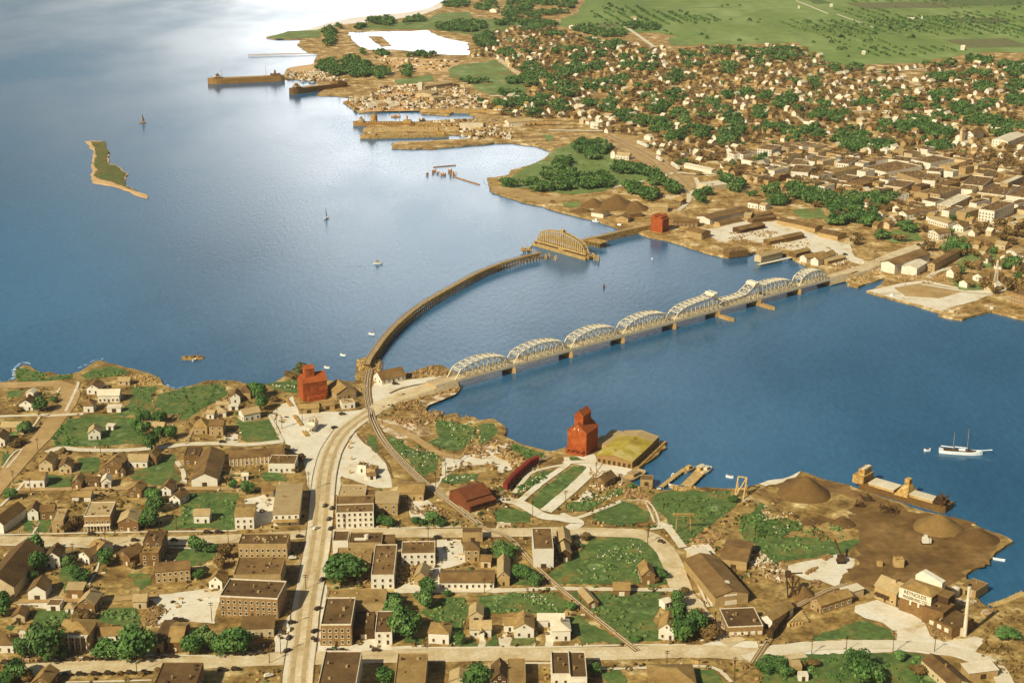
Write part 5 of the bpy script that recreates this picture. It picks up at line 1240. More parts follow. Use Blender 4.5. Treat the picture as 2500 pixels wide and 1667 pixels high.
# ruined piling and log boom
k = 0
for x, y in ((1185, 1040), (1275, 1010), (1300, 990), (1350, 1020), (1405, 1050), (1440, 1045), (1500, 1010), (1520, 990), (1540, 1060), (1560, 1030), (1590, 1040)):
    t = MB()
    for j in range(4): t.bar((ru(-2, 2), ru(-2, 2), -2), (ru(-2, 2), ru(-2, 2), ru(1.5, 3.4)), .9)
    o = t.build('old_piling', 'boat_orange', None, P('W', x, y, 0)); tag(o, ('%s from the left of the broken old pilings off the wooded point' % ('first second third fourth fifth sixth seventh eighth ninth tenth eleventh'.split()[k])), 'pilings', 'broken old pilings in the bay'); k += 1
def boom(pts, lab, m='boat_orange'):
    o = MB()
    for i in range(len(pts) - 1):
        d = pts[i + 1] - pts[i]; n = max(1, int(d.length / 7))
        for j in range(n): p = pts[i] + d * (j / n); q = pts[i] + d * ((j + .95) / n); o.bar((p.x, p.y + ru(-.5, .5), .3), (q.x, q.y + ru(-.5, .5), .35), 1.5, .9)
    tag(o.build('log_boom', m), lab, 'log boom')
boom(PL('W', '1585,1075 1720,1115 1830,1150 1945,1185', 0), 'row of floating logs leading to the wooded point')
boom(PL('W', '1280,935 1450,920 1605,905', 0), 'straight floating log boom alone in the bay')
boom(PL('W', '1215,682 1310,680', 0), 'short log raft under the sandbar')

# ================================================================ ships and boats
def lathe_hull(L, B, D, bowf=.16, sternf=.05, sheer=1.2, z0=-1.5):
    o = MB(); st = []; n = 18
    for i in range(n + 1):
        u = i / n
        if u < bowf: w_ = math.sin(u / bowf * math.pi / 2) ** .7
        elif u > 1 - sternf: w_ = .72 + .28 * (1 - u) / sternf
        else: w_ = 1
        zz = D + sheer * (max(0, .3 - u) / .3) ** 2 + sheer * .5 * (max(0, u - .8) / .2) ** 2
        st.append((u * L, max(.02, w_) * B / 2, zz))
    vs = []
    for x, b_, z in st: vs += [(x, -b_, z), (x, b_, z), (x + (1 - 0) * 0, -b_ * .86, z0), (x, b_ * .86, z0)]
    fs = []
    for i in range(n):
        a = 4 * i; c_ = a + 4; fs += [(a, a + 1, c_ + 1, c_), (a, c_, c_ + 2, a + 2), (a + 1, a + 3, c_ + 3, c_ + 1)]
    fs += [(0, 2, 3, 1), (4 * n, 4 * n + 1, 4 * n + 3, 4 * n + 2)]
    o.add(vs, fs); return o
def freighter(label, bow, stern, beam, D=7, m='hull_brown', m2='hull_dark'):
    d = stern - bow; L = d.length
    t = thing('lake_freighter', label, 'ship', (bow.x, bow.y, 0), math.atan2(d.y, d.x))
    lathe_hull(L, beam, D).build('hull', m, t)
    o = MB(); o.box(L * .09, L * .17, -beam * .36, beam * .36, D + .02, D + 3); o.box(L * .11, L * .15, -beam * .3, beam * .3, D + 3, D + 5.6); o.box(L * .12, L * .14, -beam * .2, beam * .2, D + 5.6, D + 7.4); o.build('pilot_house', m2, t)
    o = MB(); o.box(L * .085, L * .175, -beam * .4, beam * .4, D + 3.01, D + 3.3); o.build('bridge_deck', 'trim', t)
    o = MB(); o.box(L * .82, L * .95, -beam * .38, beam * .38, D + .02, D + 3.2); o.build('aft_house', m2, t)
    o = MB(); o.cyl(L * .88, 0, D + 3.2, D + 9, 1.5, 1.3, 12); o.build('funnel', m2, t)
    for x in (.19, .76):
        o = MB(); o.cyl(L * x, 0, D, D + 15, .45, .2, 6); o.build('mast', 'timber', t)
    for i in range(12):
        o = MB(); x = L * (.23 + .5 * i / 12); o.box(x, x + L * .024, -beam * .32, beam * .32, D + .02, D + .7); o.build('hatch', 'roof_tan', t)
    return t
freighter('long brown lake freighter moored farthest out at the upper left', P('N', 505, 400, 0), P('N', 1385, 362, 0), 15, 8)
freighter('shorter brown freighter moored below the long one', P('N', 1440, 520, 0), P('N', 2090, 440, 0), 14, 8, 'hull_dark')
freighter('large freighter laid up along the front of the long quay', P('W', 232, 515, 0), P('W', 1500, 490, 0), 12, 3.6, 'timber', 'timber')
freighter('freighter with twin deckhouses moored behind the long quay', P('W', 130, 330, 0), P('W', 1010, 340, 0), 13, 4.5, 'hull_brown', 'timber')
# long quay between the two rafted ships
t = thing('quay', 'long timber quay with conveyor row reaching out between the moored ships', 'quay', P('W', 280, 430, 0)); org = P('W', 280, 430, 0)
e1 = P('W', 2050, 400, 0) - org; e1.z = 0; L = e1.length; t.rotation_euler = (0, 0, math.atan2(e1.y, e1.x))
o = MB(); o.box(0, L, -8, 16, -2, 3); o.build('deck', 'deck_tan', t)
o = MB()
for i in range(30): o.box(L * .42 + i * 6.3, L * .42 + i * 6.3 + 4, 17, 22, 3, 6.5)
o.box(L * .42, L, 16.4, 24, 6.5, 7.2); o.build('conveyor_gallery', 'timber', t)
o = MB(); o.box(L * .78, L * .97, 2, 12, 3.01, 8); o.build('shed', 'roof_light', t)
o = MB()
for i in range(60): x = ru(10, L * .95); y = ru(-6, 14); s = ru(.8, 3); o.box(x, x + s, y, y + s, 3.02, 3 + ru(.6, 2.5))
o.build('cargo', 'timber_light', t)['kind'] = 'stuff'
t = thing('dock_crane', 'round-topped dark deck crane on the quay tip', 'crane', P('W', 430, 300, 0)); o = MB(); o.cyl(0, 0, 3, 12, 5, 4.6, 12); o.build('house', 'timber', t); o = MB(); o.bar((0, 0, 11), (18, 4, 19), 1); o.build('jib', 'timber_dark', t)
t = thing('shipyard_barge', 'tan barge lying in the slip above the long quay', 'barge', P('W', 1110, 150, 0)); lathe_hull(110, 12, 3.5, .05).build('hull', 'timber_light', t); o = MB(); o.box(20, 90, -4, 4, 3.6, 5); o.build('cargo', 'timber', t)
t = thing('launch', 'small orange launch in the slip above the long quay', 'boat', P('W', 675, 212, 0)); lathe_hull(13, 3.6, 1.4, .3).build('hull', 'boat_orange', t); o = MB(); o.box(4, 8, -1.1, 1.1, 1.4, 3); o.build('cabin', 'boat_orange', t)
# moored unloading barge by the coal yard
pa, pb = P('V', 250, 480, 0), P('V', 2090, 1020, 0); d = pb - pa; L = d.length
t = thing('moored_hulk', 'old ship with two white deck roofs moored along the coal yard', 'ship', (pa.x, pa.y, 0), math.atan2(d.y, d.x))
o = lathe_hull(L, 15, 3.6, .06, .05, .6); o.v = [(x, y + 7.2, z) for x, y, z in o.v]; o.build('hull', 'hull_dark', t); t.location.x += math.sin(t.rotation_euler.z) * 3; t.location.y -= math.cos(t.rotation_euler.z) * 3
for a, b_, y0, y1 in ((.15, .43, 1.5, 12), (.60, .85, 2.5, 10.5)):
    o = MB(); o.box(L * a, L * b_, y0 + .4, y1 - .4, 3.6, 5.2); o.build('deck_house', 'timber_light', t)
    o = MB(); o.box(L * a - .3, L * b_ + .3, y0, y1, 5.21, 5.6); o.build('deck_roof', 'roof_light', t)
    for i in range(14): 
        if i % 2 == 0: pass
o = MB(); o.box(-1.5, L * .1, .5, 13.5, 3.4, 8.6); o.box(1, L * .085, 3, 12, 8.61, 12.4); o.build('wheelhouse', 'timber', t)
o = MB(); o.box(L * .04, L * .075, 3, 12.4, 12.41, 12.8); o.build('wheelhouse_roof', 'roof_light', t)
o = MB(); o.add([(L * .45, 0, 3.6), (L * .6, 0, 3.6), (L * .6, 13.5, 3.6), (L * .45, 13.5, 3.6), (L * .5, 6.5, 9), (L * .56, 6.5, 9), (L * .56, 11, 9), (L * .5, 11, 9)], [(0, 1, 5, 4), (1, 2, 6, 5), (2, 3, 7, 6), (3, 0, 4, 7), (4, 5, 6, 7)])
o.box(L * .5, L * .555, 7, 10.8, 9, 12.6); o.build('boom_tower', 'timber', t)
o = MB()
for i in range(22): o.bar((L * ru(.86, .98), ru(1, 13), 3.6), (L * ru(.86, .99), ru(1, 13), ru(5, 8.5)), ru(.5, 1.6))
o.build('stern_gear', 'timber_dark', t); NB.append((2190, 1210, 'moored white-roofed hulk'))
def small_boat(name, label, p, L, B, rz=0, hull='boat_white', cabin=True, mast=0, sail=None, cabm='boat_white', deck='timber_light', cat='boat', D=1.1):
    t = thing(name, label, cat, (p.x, p.y, 0), rz)
    o = lathe_hull(L, B, D, .38, .1, .7 * D, -.5); o.v = [(x - L / 2, y, z) for x, y, z in o.v]; o.build('hull', hull, t)
    o = MB(); o.box(-L * .2, L * .4, -B * .3, B * .3, D * 1.02, D * 1.02 + .12); o.build('deck', deck, t)
    if cabin: o = MB(); o.box(-L * .08, L * .22, -B * .3, B * .3, D + .15, D + 1.9); o.box(-L * .1, L * .25, -B * .34, B * .34, D + 1.9, D + 2.1); o.build('cabin', cabm, t)
    if mast: o = MB(); o.cyl(0, 0, D, mast, .22, .12, 6); o.build('mast', 'timber_light', t)
    if sail: o = MB(); o.add([(.2, 0, D + 1), (.2, 0, mast - .5), (L * .42, .5, D + 1.4), (.2, .18, D + 1), (.2, .18, mast - .5), (L * .42, .68, D + 1.4)], [(0, 1, 2), (5, 4, 3), (0, 3, 4, 1), (1, 4, 5, 2), (2, 5, 3, 0)]); o.build('sail', sail, t)
    return t
small_boat('sailboat', 'orange-brown sailboat above the small island', U(348, 301, 0), 9, 3, R(30), 'boat_orange', False, 13, 'boat_orange')
small_boat('sailboat', 'white sailboat alone in the middle of the bay', U(796, 535, 0), 7.5, 2.6, R(60), 'boat_white', False, 12, 'boat_white')
small_boat('motorboat', 'white motorboat under way left of the curved trestle', U(923, 644, 0), 8.5, 3, R(185), cabm='roof_tan')
small_boat('motorboat', 'white motorboat close to the curved trestle', P('O', 390, 965, 0), 5.5, 2, R(150), cabin=False)
small_boat('rowboat', 'pale rowboat farther of two near the left red elevator', P('X', 1080, 62, 0), 5, 2, R(150), cabin=False, hull='boat_white')
small_boat('rowboat', 'pale rowboat nearer of two beside the left red elevator', P('X', 775, 300, 0), 5, 2.2, R(150), cabin=False, hull='boat_white')
small_boat('buoy_boat', 'tiny dark boat alone between the two bridges', P('Y', 1345, 1120, 0), 3, 1.6, R(90), 'timber_dark', True, cabm='timber_dark')
small_boat('rowboat', 'tiny white rowboat near the north shore basin', P('Y', 2160, 650, 0), 3, 1.4, R(90), cabin=False)
small_boat('rowboat', 'small boat left of the white schooner', P('G', 1495, 362, 0), 4.5, 2, R(10), cabin=False, deck='timber_dark')
small_boat('canoe', 'long white skiff by the coal yard corner', P('G', 2128, 1326, 0), 7, 1.6, R(-22), cabin=False, deck='boat_white', D=.8)
small_boat('motorboat', 'small white motorboat off the grass bank', P('E', 2105, 778, 0), 5, 1.9, R(150), cabin=False)
small_boat('motorboat', 'small white motorboat right of the narrow fishing pier', P('E', 1598, 768, 0), 3.6, 1.5, R(70), cabin=False)
small_boat('launch', 'white launch moored to the shore above the swing span', P('Y', 1590, 95, 0), 13, 3.6, R(-24), deck='boat_white')
small_boat('launch', 'white launch against the coal heap shore', P('Y', 1200, 8, 0), 7, 3, R(-15))
small_boat('fishing_tug', 'broad tan fishing tug between the shack and the wharf', P('E', 1240, 790, 0), 23, 8, R(52), 'roof_tan', True, 8, None, 'roof_tan', D=2)
small_boat('launch', 'white launch drawn up by the narrow pier', P('E', 1600, 858, 0), 6, 2.2, R(-30), cabin=False)
small_boat('launch', 'white launch on the right side of the basin point', P('J', 1175, 1362, 0), 8, 2.6, R(-22))
small_boat('tug', 'cream workboat cluster boat at the tip of the basin quay', P('J', 1700, 1510, 0), 13, 5, R(-20), 'roof_tan', True, 9, None, 'roof_light', D=2)
small_boat('launch', 'white boat at the right edge of the basin', P('J', 2060, 1478, 0), 7, 2.6, R(10))
t = thing('work_barge', 'brown deck barge with a little white boat alongside', 'barge', P('A', 1700, 92, 0), R(6)); o = MB(); o.box(-8, 8, -2.8, 2.8, -1, 1.3); o.build('hull', 'timber', t)
o = MB()
for i in range(12): x = ru(-7.5, 6); o.box(x, x + ru(.6, 2), ru(-2.4, -.3), ru(0, 2.4), 1.31, ru(1.6, 2.5))
o.build('cargo', 'hull_dark', t)['kind'] = 'stuff'
small_boat('rowboat', 'little white boat tied to the brown barge', P('A', 1712, 112, 0), 4, 1.6, R(60), cabin=False)
# schooner yacht
pa, pb = P('G', 1600, 372, 0), P('G', 1985, 396, 0); d = pa - pb; L = d.length
t = thing('sailing_yacht', 'long white two-masted yacht at anchor on the right', 'yacht', (pb.x, pb.y, 0), math.atan2(d.y, d.x))
o = lathe_hull(L, 6.5, 1.8, .34, .25, 1.3); o.build('hull', 'boat_white', t)
o = MB(); o.prism([(L * .12, -.6), (L * .3, -2.3), (L * .9, -2), (L * .9, 2), (L * .3, 2.3), (L * .12, .6)], 2.05, 2.15); o.build('deck', 'timber_dark', t)
o = MB(); o.bar((0, 0, 3.0), (-6, 0, 3.8), .4); o.build('bowsprit', 'boat_white', t)
o = MB(); o.box(L * .4, L * .55, -1, 1, 2.16, 3.2); o.build('cabin', 'boat_white', t)
for x, h in ((.36, 21), (.68, 17)):
    o = MB(); o.cyl(L * x, 0, 1.8, h * .85, .13, .08, 6); ms = o.build('mast', 'timber_light', t); o = MB(); o.bar((L * x, 0, 4), (L * (x + .29), 0, 4.4), .5); o.build('boom', 'boat_white', ms)
NB.append((2345, 1097, 'white yacht'))
# narrow fishing piers
def pier(lab, pts, w_, z=1.6):
    org = pts[0].copy(); t = thing('fishing_pier', lab, 'pier', (org.x, org.y, 0)); o = MB(); q = MB()
    for a, b_ in zip(pts, pts[1:]):
        a = a - org; b_ = b_ - org; o.bar((a.x, a.y, z), (b_.x, b_.y, z), w_, .35); n = max(2, int((b_ - a).length / 4))
        dn = (b_ - a).normalized(); nv = Vector((-dn.y, dn.x, 0))
        for i in range(n + 1):
            for s in (-.5, .5): p = a + (b_ - a) * (i / n) + nv * w_ * s; q.cyl(p.x, p.y, -2, z + .5, .22, n=6)
    o.build('deck', 'timber_light', t); q.build('piles', 'timber', t); return t
pier('narrow fishing pier left of two reaching out from the grass bank', PL('E', '1500,880 1600,800 1700,725 1770,700', 0), 3)
pier('wider fishing pier right of two carrying a hut', PL('E', '1720,870 1790,800 1850,740 1870,700', 0), 7)
pier('long thin timber pier at the top of the shipyard', PL('M', '25,500 330,490 700,482', 0), 7, 2.4)
pier('slanting plank pier below the tall chimney', PL('H', '2060,905 2200,860 2350,790', 0), 4)
small_boat('fishing_tug', 'rounded tan fish tug at the end of the narrow pier', P('E', 1735, 725, 0), 10, 4, R(50), 'roof_tan', True, cabm='timber_light', D=1.6)
small_boat('fishing_tug', 'rounded pale fish tug right of the wider pier', P('E', 1888, 735, 0), 12, 5, R(60), 'roof_light', True, cabm='roof_light', D=1.8)
t = thing('pier_hut', 'small white-roofed hut on the wider fishing pier', 'hut', P('E', 1845, 712, 1.6), R(50)); o = MB(); o.box(-2.4, 2.4, -1.6, 1.6, 0, 2.6); o.build('wall', 'timber', t); o = MB(); gable(o, -2.4, 2.4, -1.6, 1.6, 2.6, .8, 'x', .3); o.build('roof', 'roof_light', t)
t = thing('loading_gantry', 'leaning timber gantry on the bank right of the fishing piers', 'gantry', P('E', 2175, 960)); o = MB()
for a, b_ in (((-2, 0, 0), (1, 8, 11)), ((3, -2, 0), (6, 6, 11)), ((-2, 0, 0), (6, 6, 11)), ((1, 8, 11), (6, 6, 11)), ((0, 4, 5), (5, 2, 5)), ((1, 8, 0), (1, 8, 11)), ((6, 6, 0), (6, 6, 11))): o.bar(a, b_, .7)
o.build('frame', 'timber_light', t)
# jumble of boats at the north bridge end
for i, (x, y) in enumerate(((800, 1225), (850, 1205), (880, 1245), (925, 1225), (940, 1205))):
    small_boat('workboat', '%s from the left of the brown workboats under the far bridge end' % ('first', 'second', 'third', 'fourth', 'fifth')[i], P('J', x, y, 0), 10, 3.6, R(-25 + i * 12), 'timber_light', True, cabm='roof_tan', D=1.8)['group'] = 'workboats at the far bridge end'
# ================================================================ coal and sand heaps
def heap(lab, reg, cx, cy, rx, r2, h, m):
    c = P(reg, cx, cy); rr = (P(reg, cx + rx, cy) - c).length; o = MB(); n = 40; rings = 12
    vs = [(0, 0, h)]
    for k in range(1, rings + 1):
        u = k / rings
        for i in range(n):
            a = 2 * math.pi * i / n; q = 1 + .10 * noise.noise(Vector((math.cos(a) * 2, math.sin(a) * 2, cx * .1)))
            x = rr * u * math.cos(a) * q; y = rr * r2 * u * math.sin(a) * q
            z = h * (1 - u) ** 1.05 + (.7 * noise.noise(Vector((x * .25, y * .25, cx))) if k < rings else 0); z = z * min(1, 1) - (.6 if k == rings else 0)
            if u < .18: z = min(z, h * .9)
            vs.append((x, y, z))
    vs[0] = (0, 0, h * .93)
    fs = [(0, 1 + i, 1 + (i + 1) % n) for i in range(n)]
    for k in range(rings - 1):
        for i in range(n): a = 1 + k * n + i; b_ = 1 + k * n + (i + 1) % n; fs.append((a, a + n, b_ + n, b_))
    o.add(vs, fs); ob = o.build('coal_heap' if m != 'sand_pile' else 'sand_heap', m, None, c)
    for p in ob.data.polygons: p.use_smooth = True
    tag(ob, lab, 'heap'); NB.append((*proj(c), lab.split(' beside')[0].split(' in ')[0].split(' behind')[0])) if reg == 'G' and rx > 200 else None
heap('largest brown coal heap in the coal yard', 'G', 415, 745, 245, .95, 13, 'coal')
heap('pale tan sand heap in the coal yard', 'G', 1590, 1040, 230, .95, 9.5, 'sand_pile')
heap('darkest low heap at the coal yard corner', 'G', 1940, 1140, 205, .8, 7, 'coal_dark')
heap('small dark heap left of the coal yard middle', 'G', 750, 1010, 125, .8, 5.5, 'coal_dark')
heap('lowest brown heap near the weeds in the coal yard', 'G', 440, 1000, 85, .7, 2.6, 'coal_dark')
heap('brown coal heap behind the plaza shed', 'H', 400, 790, 120, 1, 6, 'coal')
heap('left coal heap of three on the far shore', 'I', 900, 190, 125, 1, 9, 'coal')
heap('middle and highest coal heap of three on the far shore', 'I', 1105, 195, 190, 1, 13, 'coal')
heap('right coal heap of three on the far shore', 'I', 1270, 215, 125, 1, 9, 'coal')
heap('low brown coal heap at the foot of the far shore heaps', 'I', 790, 240, 110, .8, 4.5, 'coal')

# ================================================================ freight cars
def wagon(p, rz, L, lab, group, m, h=3.6, flat=False):
    t = thing('freight_car', lab, 'freight car', (p.x, p.y, GL + .7), rz, group)
    o = MB(); o.box(-L / 2, L / 2, -1.45, 1.45, .9, h); o.build('body', m, t)
    o = MB()
    if not flat: o.add([(-L / 2 - .1, -1.6, h + .01), (L / 2 + .1, -1.6, h + .01), (L / 2 + .1, 0, h + .6), (-L / 2 - .1, 0, h + .6), (L / 2 + .1, 1.6, h + .01), (-L / 2 - .1, 1.6, h + .01)], [(0, 1, 2, 3), (3, 2, 4, 5), (0, 3, 5), (1, 4, 2)]); o.build('roof', m, t)
    o = MB(); o.box(-.9, .9, -1.52, -1.46, 1, h - .2); o.build('door', m, t)
    for x in (-L * .34, L * .34):
        o = MB()
        for dx in (-.9, .9):
            for y in (-.8, .8):
                o.add([(x + dx + .45 * math.cos(a * math.pi / 4), y + s, .45 + .45 * math.sin(a * math.pi / 4)) for s in (-.08, .08) for a in range(8)], [tuple(range(8)), tuple(reversed(range(8, 16)))] + [(a, 8 + a, 8 + (a + 1) % 8, (a + 1) % 8) for a in range(8)])
        o.build('bogie', 'tyre', t)
    return t
def train(pts, n, L, nm, group, m, **k):
    q = smooth(pts, 12); Ls = [0]
    for a, b_ in zip(q, q[1:]): Ls.append(Ls[-1] + (b_ - a).length)
    o_ = 'first second third fourth fifth sixth seventh eighth ninth tenth'.split()
    for i in range(n):
        s = Ls[-1] * (i + .5) / n
        for j in range(len(q) - 1):
            if s <= Ls[j + 1]:
                d = q[j + 1] - q[j]; p = q[j] + d * ((s - Ls[j]) / d.length); break
        wagon(p, math.atan2(d.y, d.x), Ls[-1] / n - 1, nm % o_[i], group, m, **k)
train(PL('E', '118,905 180,830 260,755 340,690 410,655'), 5, 12, '%s from the near end of the curved string of red boxcars', 'string of red boxcars', 'train_red', h=4.6)
train(PL('H', '100,1190 180,1085 250,1000 320,935'), 3, 12, '%s from the near end of the dark freight cars', 'dark freight cars by the lumber shed', 'timber_dark', h=4.2)
for nm, pts in (('left string of white freight cars in the far rail yard', '1290,915 1380,955'), ('white freight car alone in the middle of the far rail yard', '1462,1052 1500,1076'), ('white freight cars lowest in the far rail yard', '1592,1105 1655,1150')):
    q = PL('K', pts); train(q, 2 if '1462' not in pts else 1, 12, '%s of the ' + nm, 'white cars in the far rail yard', 'white_wall', h=4.4)
# ================================================================ lumber, rubble and clutter one cannot count
def clutter(name, reg, poly, n, m, s0=.4, s1=2.2, hz=.8, kind='stuff'):
    pts = PL(reg, poly); x0 = min(p.x for p in pts); x1 = max(p.x for p in pts); y0 = min(p.y for p in pts); y1 = max(p.y for p in pts); o = MB(); k = 0; tries = 0
    while k < n and tries < n * 20:
        tries += 1; x, y = ru(x0, x1), ru(y0, y1)
        if not inside(x, y, pts): continue
        if noise.noise(Vector((x * .06, y * .06, 2))) < -.08: continue
        a = ru(0, math.pi); L = ru(s0, s1); w_ = L * ru(.25, .8); h = ru(.2, hz); c_, s_ = math.cos(a), math.sin(a)
        q = [(x + c_ * u * L - s_ * v * w_, y + s_ * u * L + c_ * v * w_) for u, v in ((-.5, -.5), (.5, -.5), (.5, .5), (-.5, .5))]
        o.add([(a_, b_, GL) for a_, b_ in q] + [(a_, b_, GL + .5 + h) for a_, b_ in q], [(4, 5, 6, 7), (0, 1, 5, 4), (1, 2, 6, 5), (2, 3, 7, 6), (3, 0, 4, 7)]); k += 1
    ob = o.build(name, m); ob['kind'] = kind; return ob
def inside(x, y, pts):
    c = False; j = len(pts) - 1
    for i in range(len(pts)):
        if (pts[i].y > y) != (pts[j].y > y) and x < (pts[j].x - pts[i].x) * (y - pts[i].y) / (pts[j].y - pts[i].y) + pts[i].x: c = not c
        j = i
    return c
for reg, poly, n in (('C', '1180,600 1600,540 1880,570 2050,640 1700,640 1500,700 1250,650', 220), ('C', '1950,850 2350,820 2350,1050 2000,1050 1900,950', 160), ('C', '1430,1340 1600,1350 1900,1500 2000,1560 1700,1560 1460,1500', 150), ('C', '1320,500 1870,330 1870,400 1650,490 1400,540', 110),
      ('C', '1420,230 1650,160 1780,200 1790,250 1450,260', 160), ('C', '990,110 1190,110 1190,200 1080,300 1050,420 980,330 990,200', 170), ('E', '0,480 130,460 300,640 280,700 0,720', 140), ('E', '860,700 1160,760 1180,830 950,900 860,850', 130), ('E', '1150,860 1450,900 1400,980 1180,960', 120), ('E', '1500,860 1900,870 1900,910 1450,900', 80),
      ('H', '1750,830 2000,860 2080,940 1860,1080 1800,960', 260), ('H', '1330,920 1560,1010 1720,1180 1560,1180 1480,1020', 160), ('T', '800,60 1150,80 1800,600 1900,760 1500,700 1000,420', 300), ('T', '1900,620 2350,700 2350,820 2050,760', 80), ('G', '200,1380 480,1320 700,1260 480,1440 350,1480 240,1430', 130), ('E', '1750,1330 1950,1250 2050,1300 1900,1380', 90),
      ('B', '1290,900 1460,840 1620,860 1480,1080 1270,1060', 130), ('B', '1880,380 2080,400 2060,520 1900,560', 110), ('A', '1150,230 1400,250 1430,310 1180,330', 80), ('D', '1330,480 1480,490 1480,700 1340,690', 70), ('D', '980,560 1110,560 1110,700 990,690', 60), ('B', '60,1350 1300,1330 1300,1370 60,1385', 90), ('A', '1360,520 1600,590 1560,690 1380,640', 60),
      ('J', '640,960 1100,1110 1080,1180 760,1200 600,1080', 260), ('J', '0,760 480,820 450,930 0,960', 200), ('P', '900,580 1450,560 1400,720 900,720', 180), ('J', '1200,1180 1750,1090 1900,1200 1300,1260', 130), ('M', '880,900 1400,880 2100,900 2050,980 960,975', 500), ('M', '380,640 640,620 900,720 560,720 360,690', 200), ('M', '1220,760 1900,760 2100,900 1500,900 1100,850', 420), ('W', '1500,280 2350,280 2350,500 1900,520', 260), ('M', '1100,500 1900,540 1700,640 1300,600', 120)):
    clutter('rubble', reg, poly, n, random.choice(('ballast', 'timber_light', 'shore_rock', 'shore_rock', 'rubble_ground')), .5 if reg not in 'MWQ' else 1.5, 1.9 if reg not in 'MWQ' else 6, .8 if reg not in 'MW' else 2)
for poly, n in (('900,860 1400,880 2100,900 2050,980 960,975', 260), ('380,640 640,620 900,720 560,720 360,690', 90), ('1220,760 1900,760 2100,900 1500,900 1100,850', 200), ('1100,500 1900,540 1700,640 1300,600', 60), ('1500,1060 2350,1080 2350,1230 2000,1240', 130)):
    clutter('rubble', 'M', poly, n, 'walk', 1.5, 7, 3); clutter('rubble', 'M', poly, n // 2, 'timber_dark', 1.5, 6, 3)
for reg, poly, n in (('C', '1250,760 1400,850 1730,950 1700,1050 1580,1130 1480,1080', 50), ('C', '1700,640 2180,680 2100,850 1850,880', 40), ('C', '1720,1150 2060,1110 1850,1190', 30), ('E', '220,890 440,740 500,780 260,930', 60), ('F', '800,440 1300,300 1400,560 900,640', 60), ('E', '700,1060 1150,880 1100,960', 40), ('H', '0,60 300,60 400,170 100,290', 70), ('F', '100,790 560,780 560,900', 30), ('C', '200,330 450,290 450,380', 40)):
    clutter('field_stones', reg, poly, int(n * .6), 'walk', .3, 1.2, .3)
# rows of stacked lumber by the dark cars
for i in range(5):
    a = P('T', 1760 + i * 62, 1560 + i * -12); b_ = P('T', 2020 + i * 28, 1310 + i * 42)
    o = MB(); d = b_ - a; o.bar((0, 0, .9), (d.x, d.y, .9), 1.6, 1.6); tag(o.build('lumber_stack', 'timber_light', None, a), '%s of the five long lumber stacks right of the dark freight cars' % ('leftmost', 'second', 'middle', 'fourth', 'rightmost')[i], 'lumber', 'lumber stacks by the dark cars')
# cranes
t = thing('steam_crane', 'dark steam crane on the white gravel lot', 'crane', P('G', 735, 1345)); o = MB(); o.box(-2, 2, -2, 2, 1, 4); o.build('cab', 'timber_dark', t); o = MB(); o.box(-2.4, 2.4, -2.4, 2.4, 0, 1); o.build('crawler', 'tyre', t); o = MB(); o.bar((0, 0, 4), (-3, 6, 11), .8); o.build('jib', 'timber_dark', t)
t = thing('coal_crane', 'small white crane cab beside the sand heap', 'crane', P('G', 1480, 1180)); o = MB(); o.box(-3, 2.6, -2.4, 2.4, 1.2, 6); o.box(-1.6, 1.4, -1.6, 1.6, 6, 8.4); o.build('cab', 'white_wall', t); o = MB(); o.box(-4, 5, -2.8, 2.8, 0, 1.2); o.build('base', 'timber_dark', t); o = MB(); o.box(3, 5, -2, 2, 1.2, 5); o.build('boiler', 'roof_light', t); t.scale = (.62, .62, .62)
t = thing('loading_derrick', 'black spindly conveyor derrick behind the plaza shed', 'derrick', P('T', 1855, 1000)); o = MB()
for a, b_ in (((-3, -1, 0), (-4, 2, 13)), ((2.5, -1, 0), (3, 2, 11)), ((-3, -1, 0), (3, 2, 11)), ((-4, 2, 13), (5, 4, 12.5)), ((-3.4, 0, 6), (2.8, 0, 6)), ((2.5, -1, 0), (-3.8, 1.5, 9)), ((0, 6, 0), (0, 2, 12))): o.bar(a, b_, .6)
o.build('frame', 'timber_dark', t); o = MB(); o.box(-4.5, -1.5, 1, 4, 11, 14); o.build('cab', 'timber_dark', t)
for i, (x, y) in enumerate(((1240, 1375), (1075, 1375))):
    t = thing('bin', ('larger', 'smaller')[i] + ' of two square bins standing in the coal yard', 'bin', P('G', x, y)); o = MB(); s = (2.6, 1.4)[i]; o.box(-s, s, -s, s, 0, s * 1.7); o.build('box', 'timber_light', t); o = MB(); o.box(-s * .8, s * .8, -s * .8, s * .8, s * 1.7, s * 1.7 + .2); o.build('lid', 'timber', t)
for i, (x, y) in enumerate(((900, 850), (960, 800), (1170, 905), (1130, 880))):
    o = MB()
    for j in range(10): o.bar((ru(-4, 4), ru(-3, 3), 0), (ru(-4, 4), ru(-3, 3), ru(1, 4)), ru(.4, .8))
    tag(o.build('scrap_heap', 'timber_dark', None, P('G', x, y)), '%s dark scrap machinery lump in the coal yard' % ('leftmost', 'second', 'rightmost', 'third')[i], 'scrap')
t = thing('lattice_mast', 'tall lattice mast at the right edge of the far shore', 'mast', P('J', 2100, 1240)); o = MB()
for sx, sy in ((-3, -3), (3, -3), (3, 3), (-3, 3)): o.bar((sx * .5, sy * .5, 0), (sx * .12, sy * .12, 22), .4)
for k in range(9):
    z = k * 2.4; s = 1.5 * (1 - .76 * z / 22); s2 = 1.5 * (1 - .76 * (z + 2.4) / 22); o.bar((-s, -s, z), (s2, -s2, z + 2.4), .25); o.bar((s, -s, z), (-s2, -s2, z + 2.4), .25)
o.build('frame', 'roof_light', t)
t = thing('signal_frame', 'tall H-shaped timber frame standing in the weeds', 'pole frame', P('E', 1690, 1270)); o = MB()
for x in (-4.5, 4.5): o.bar((x, 0, -.5), (x * .8, 0, 12.5), .45)
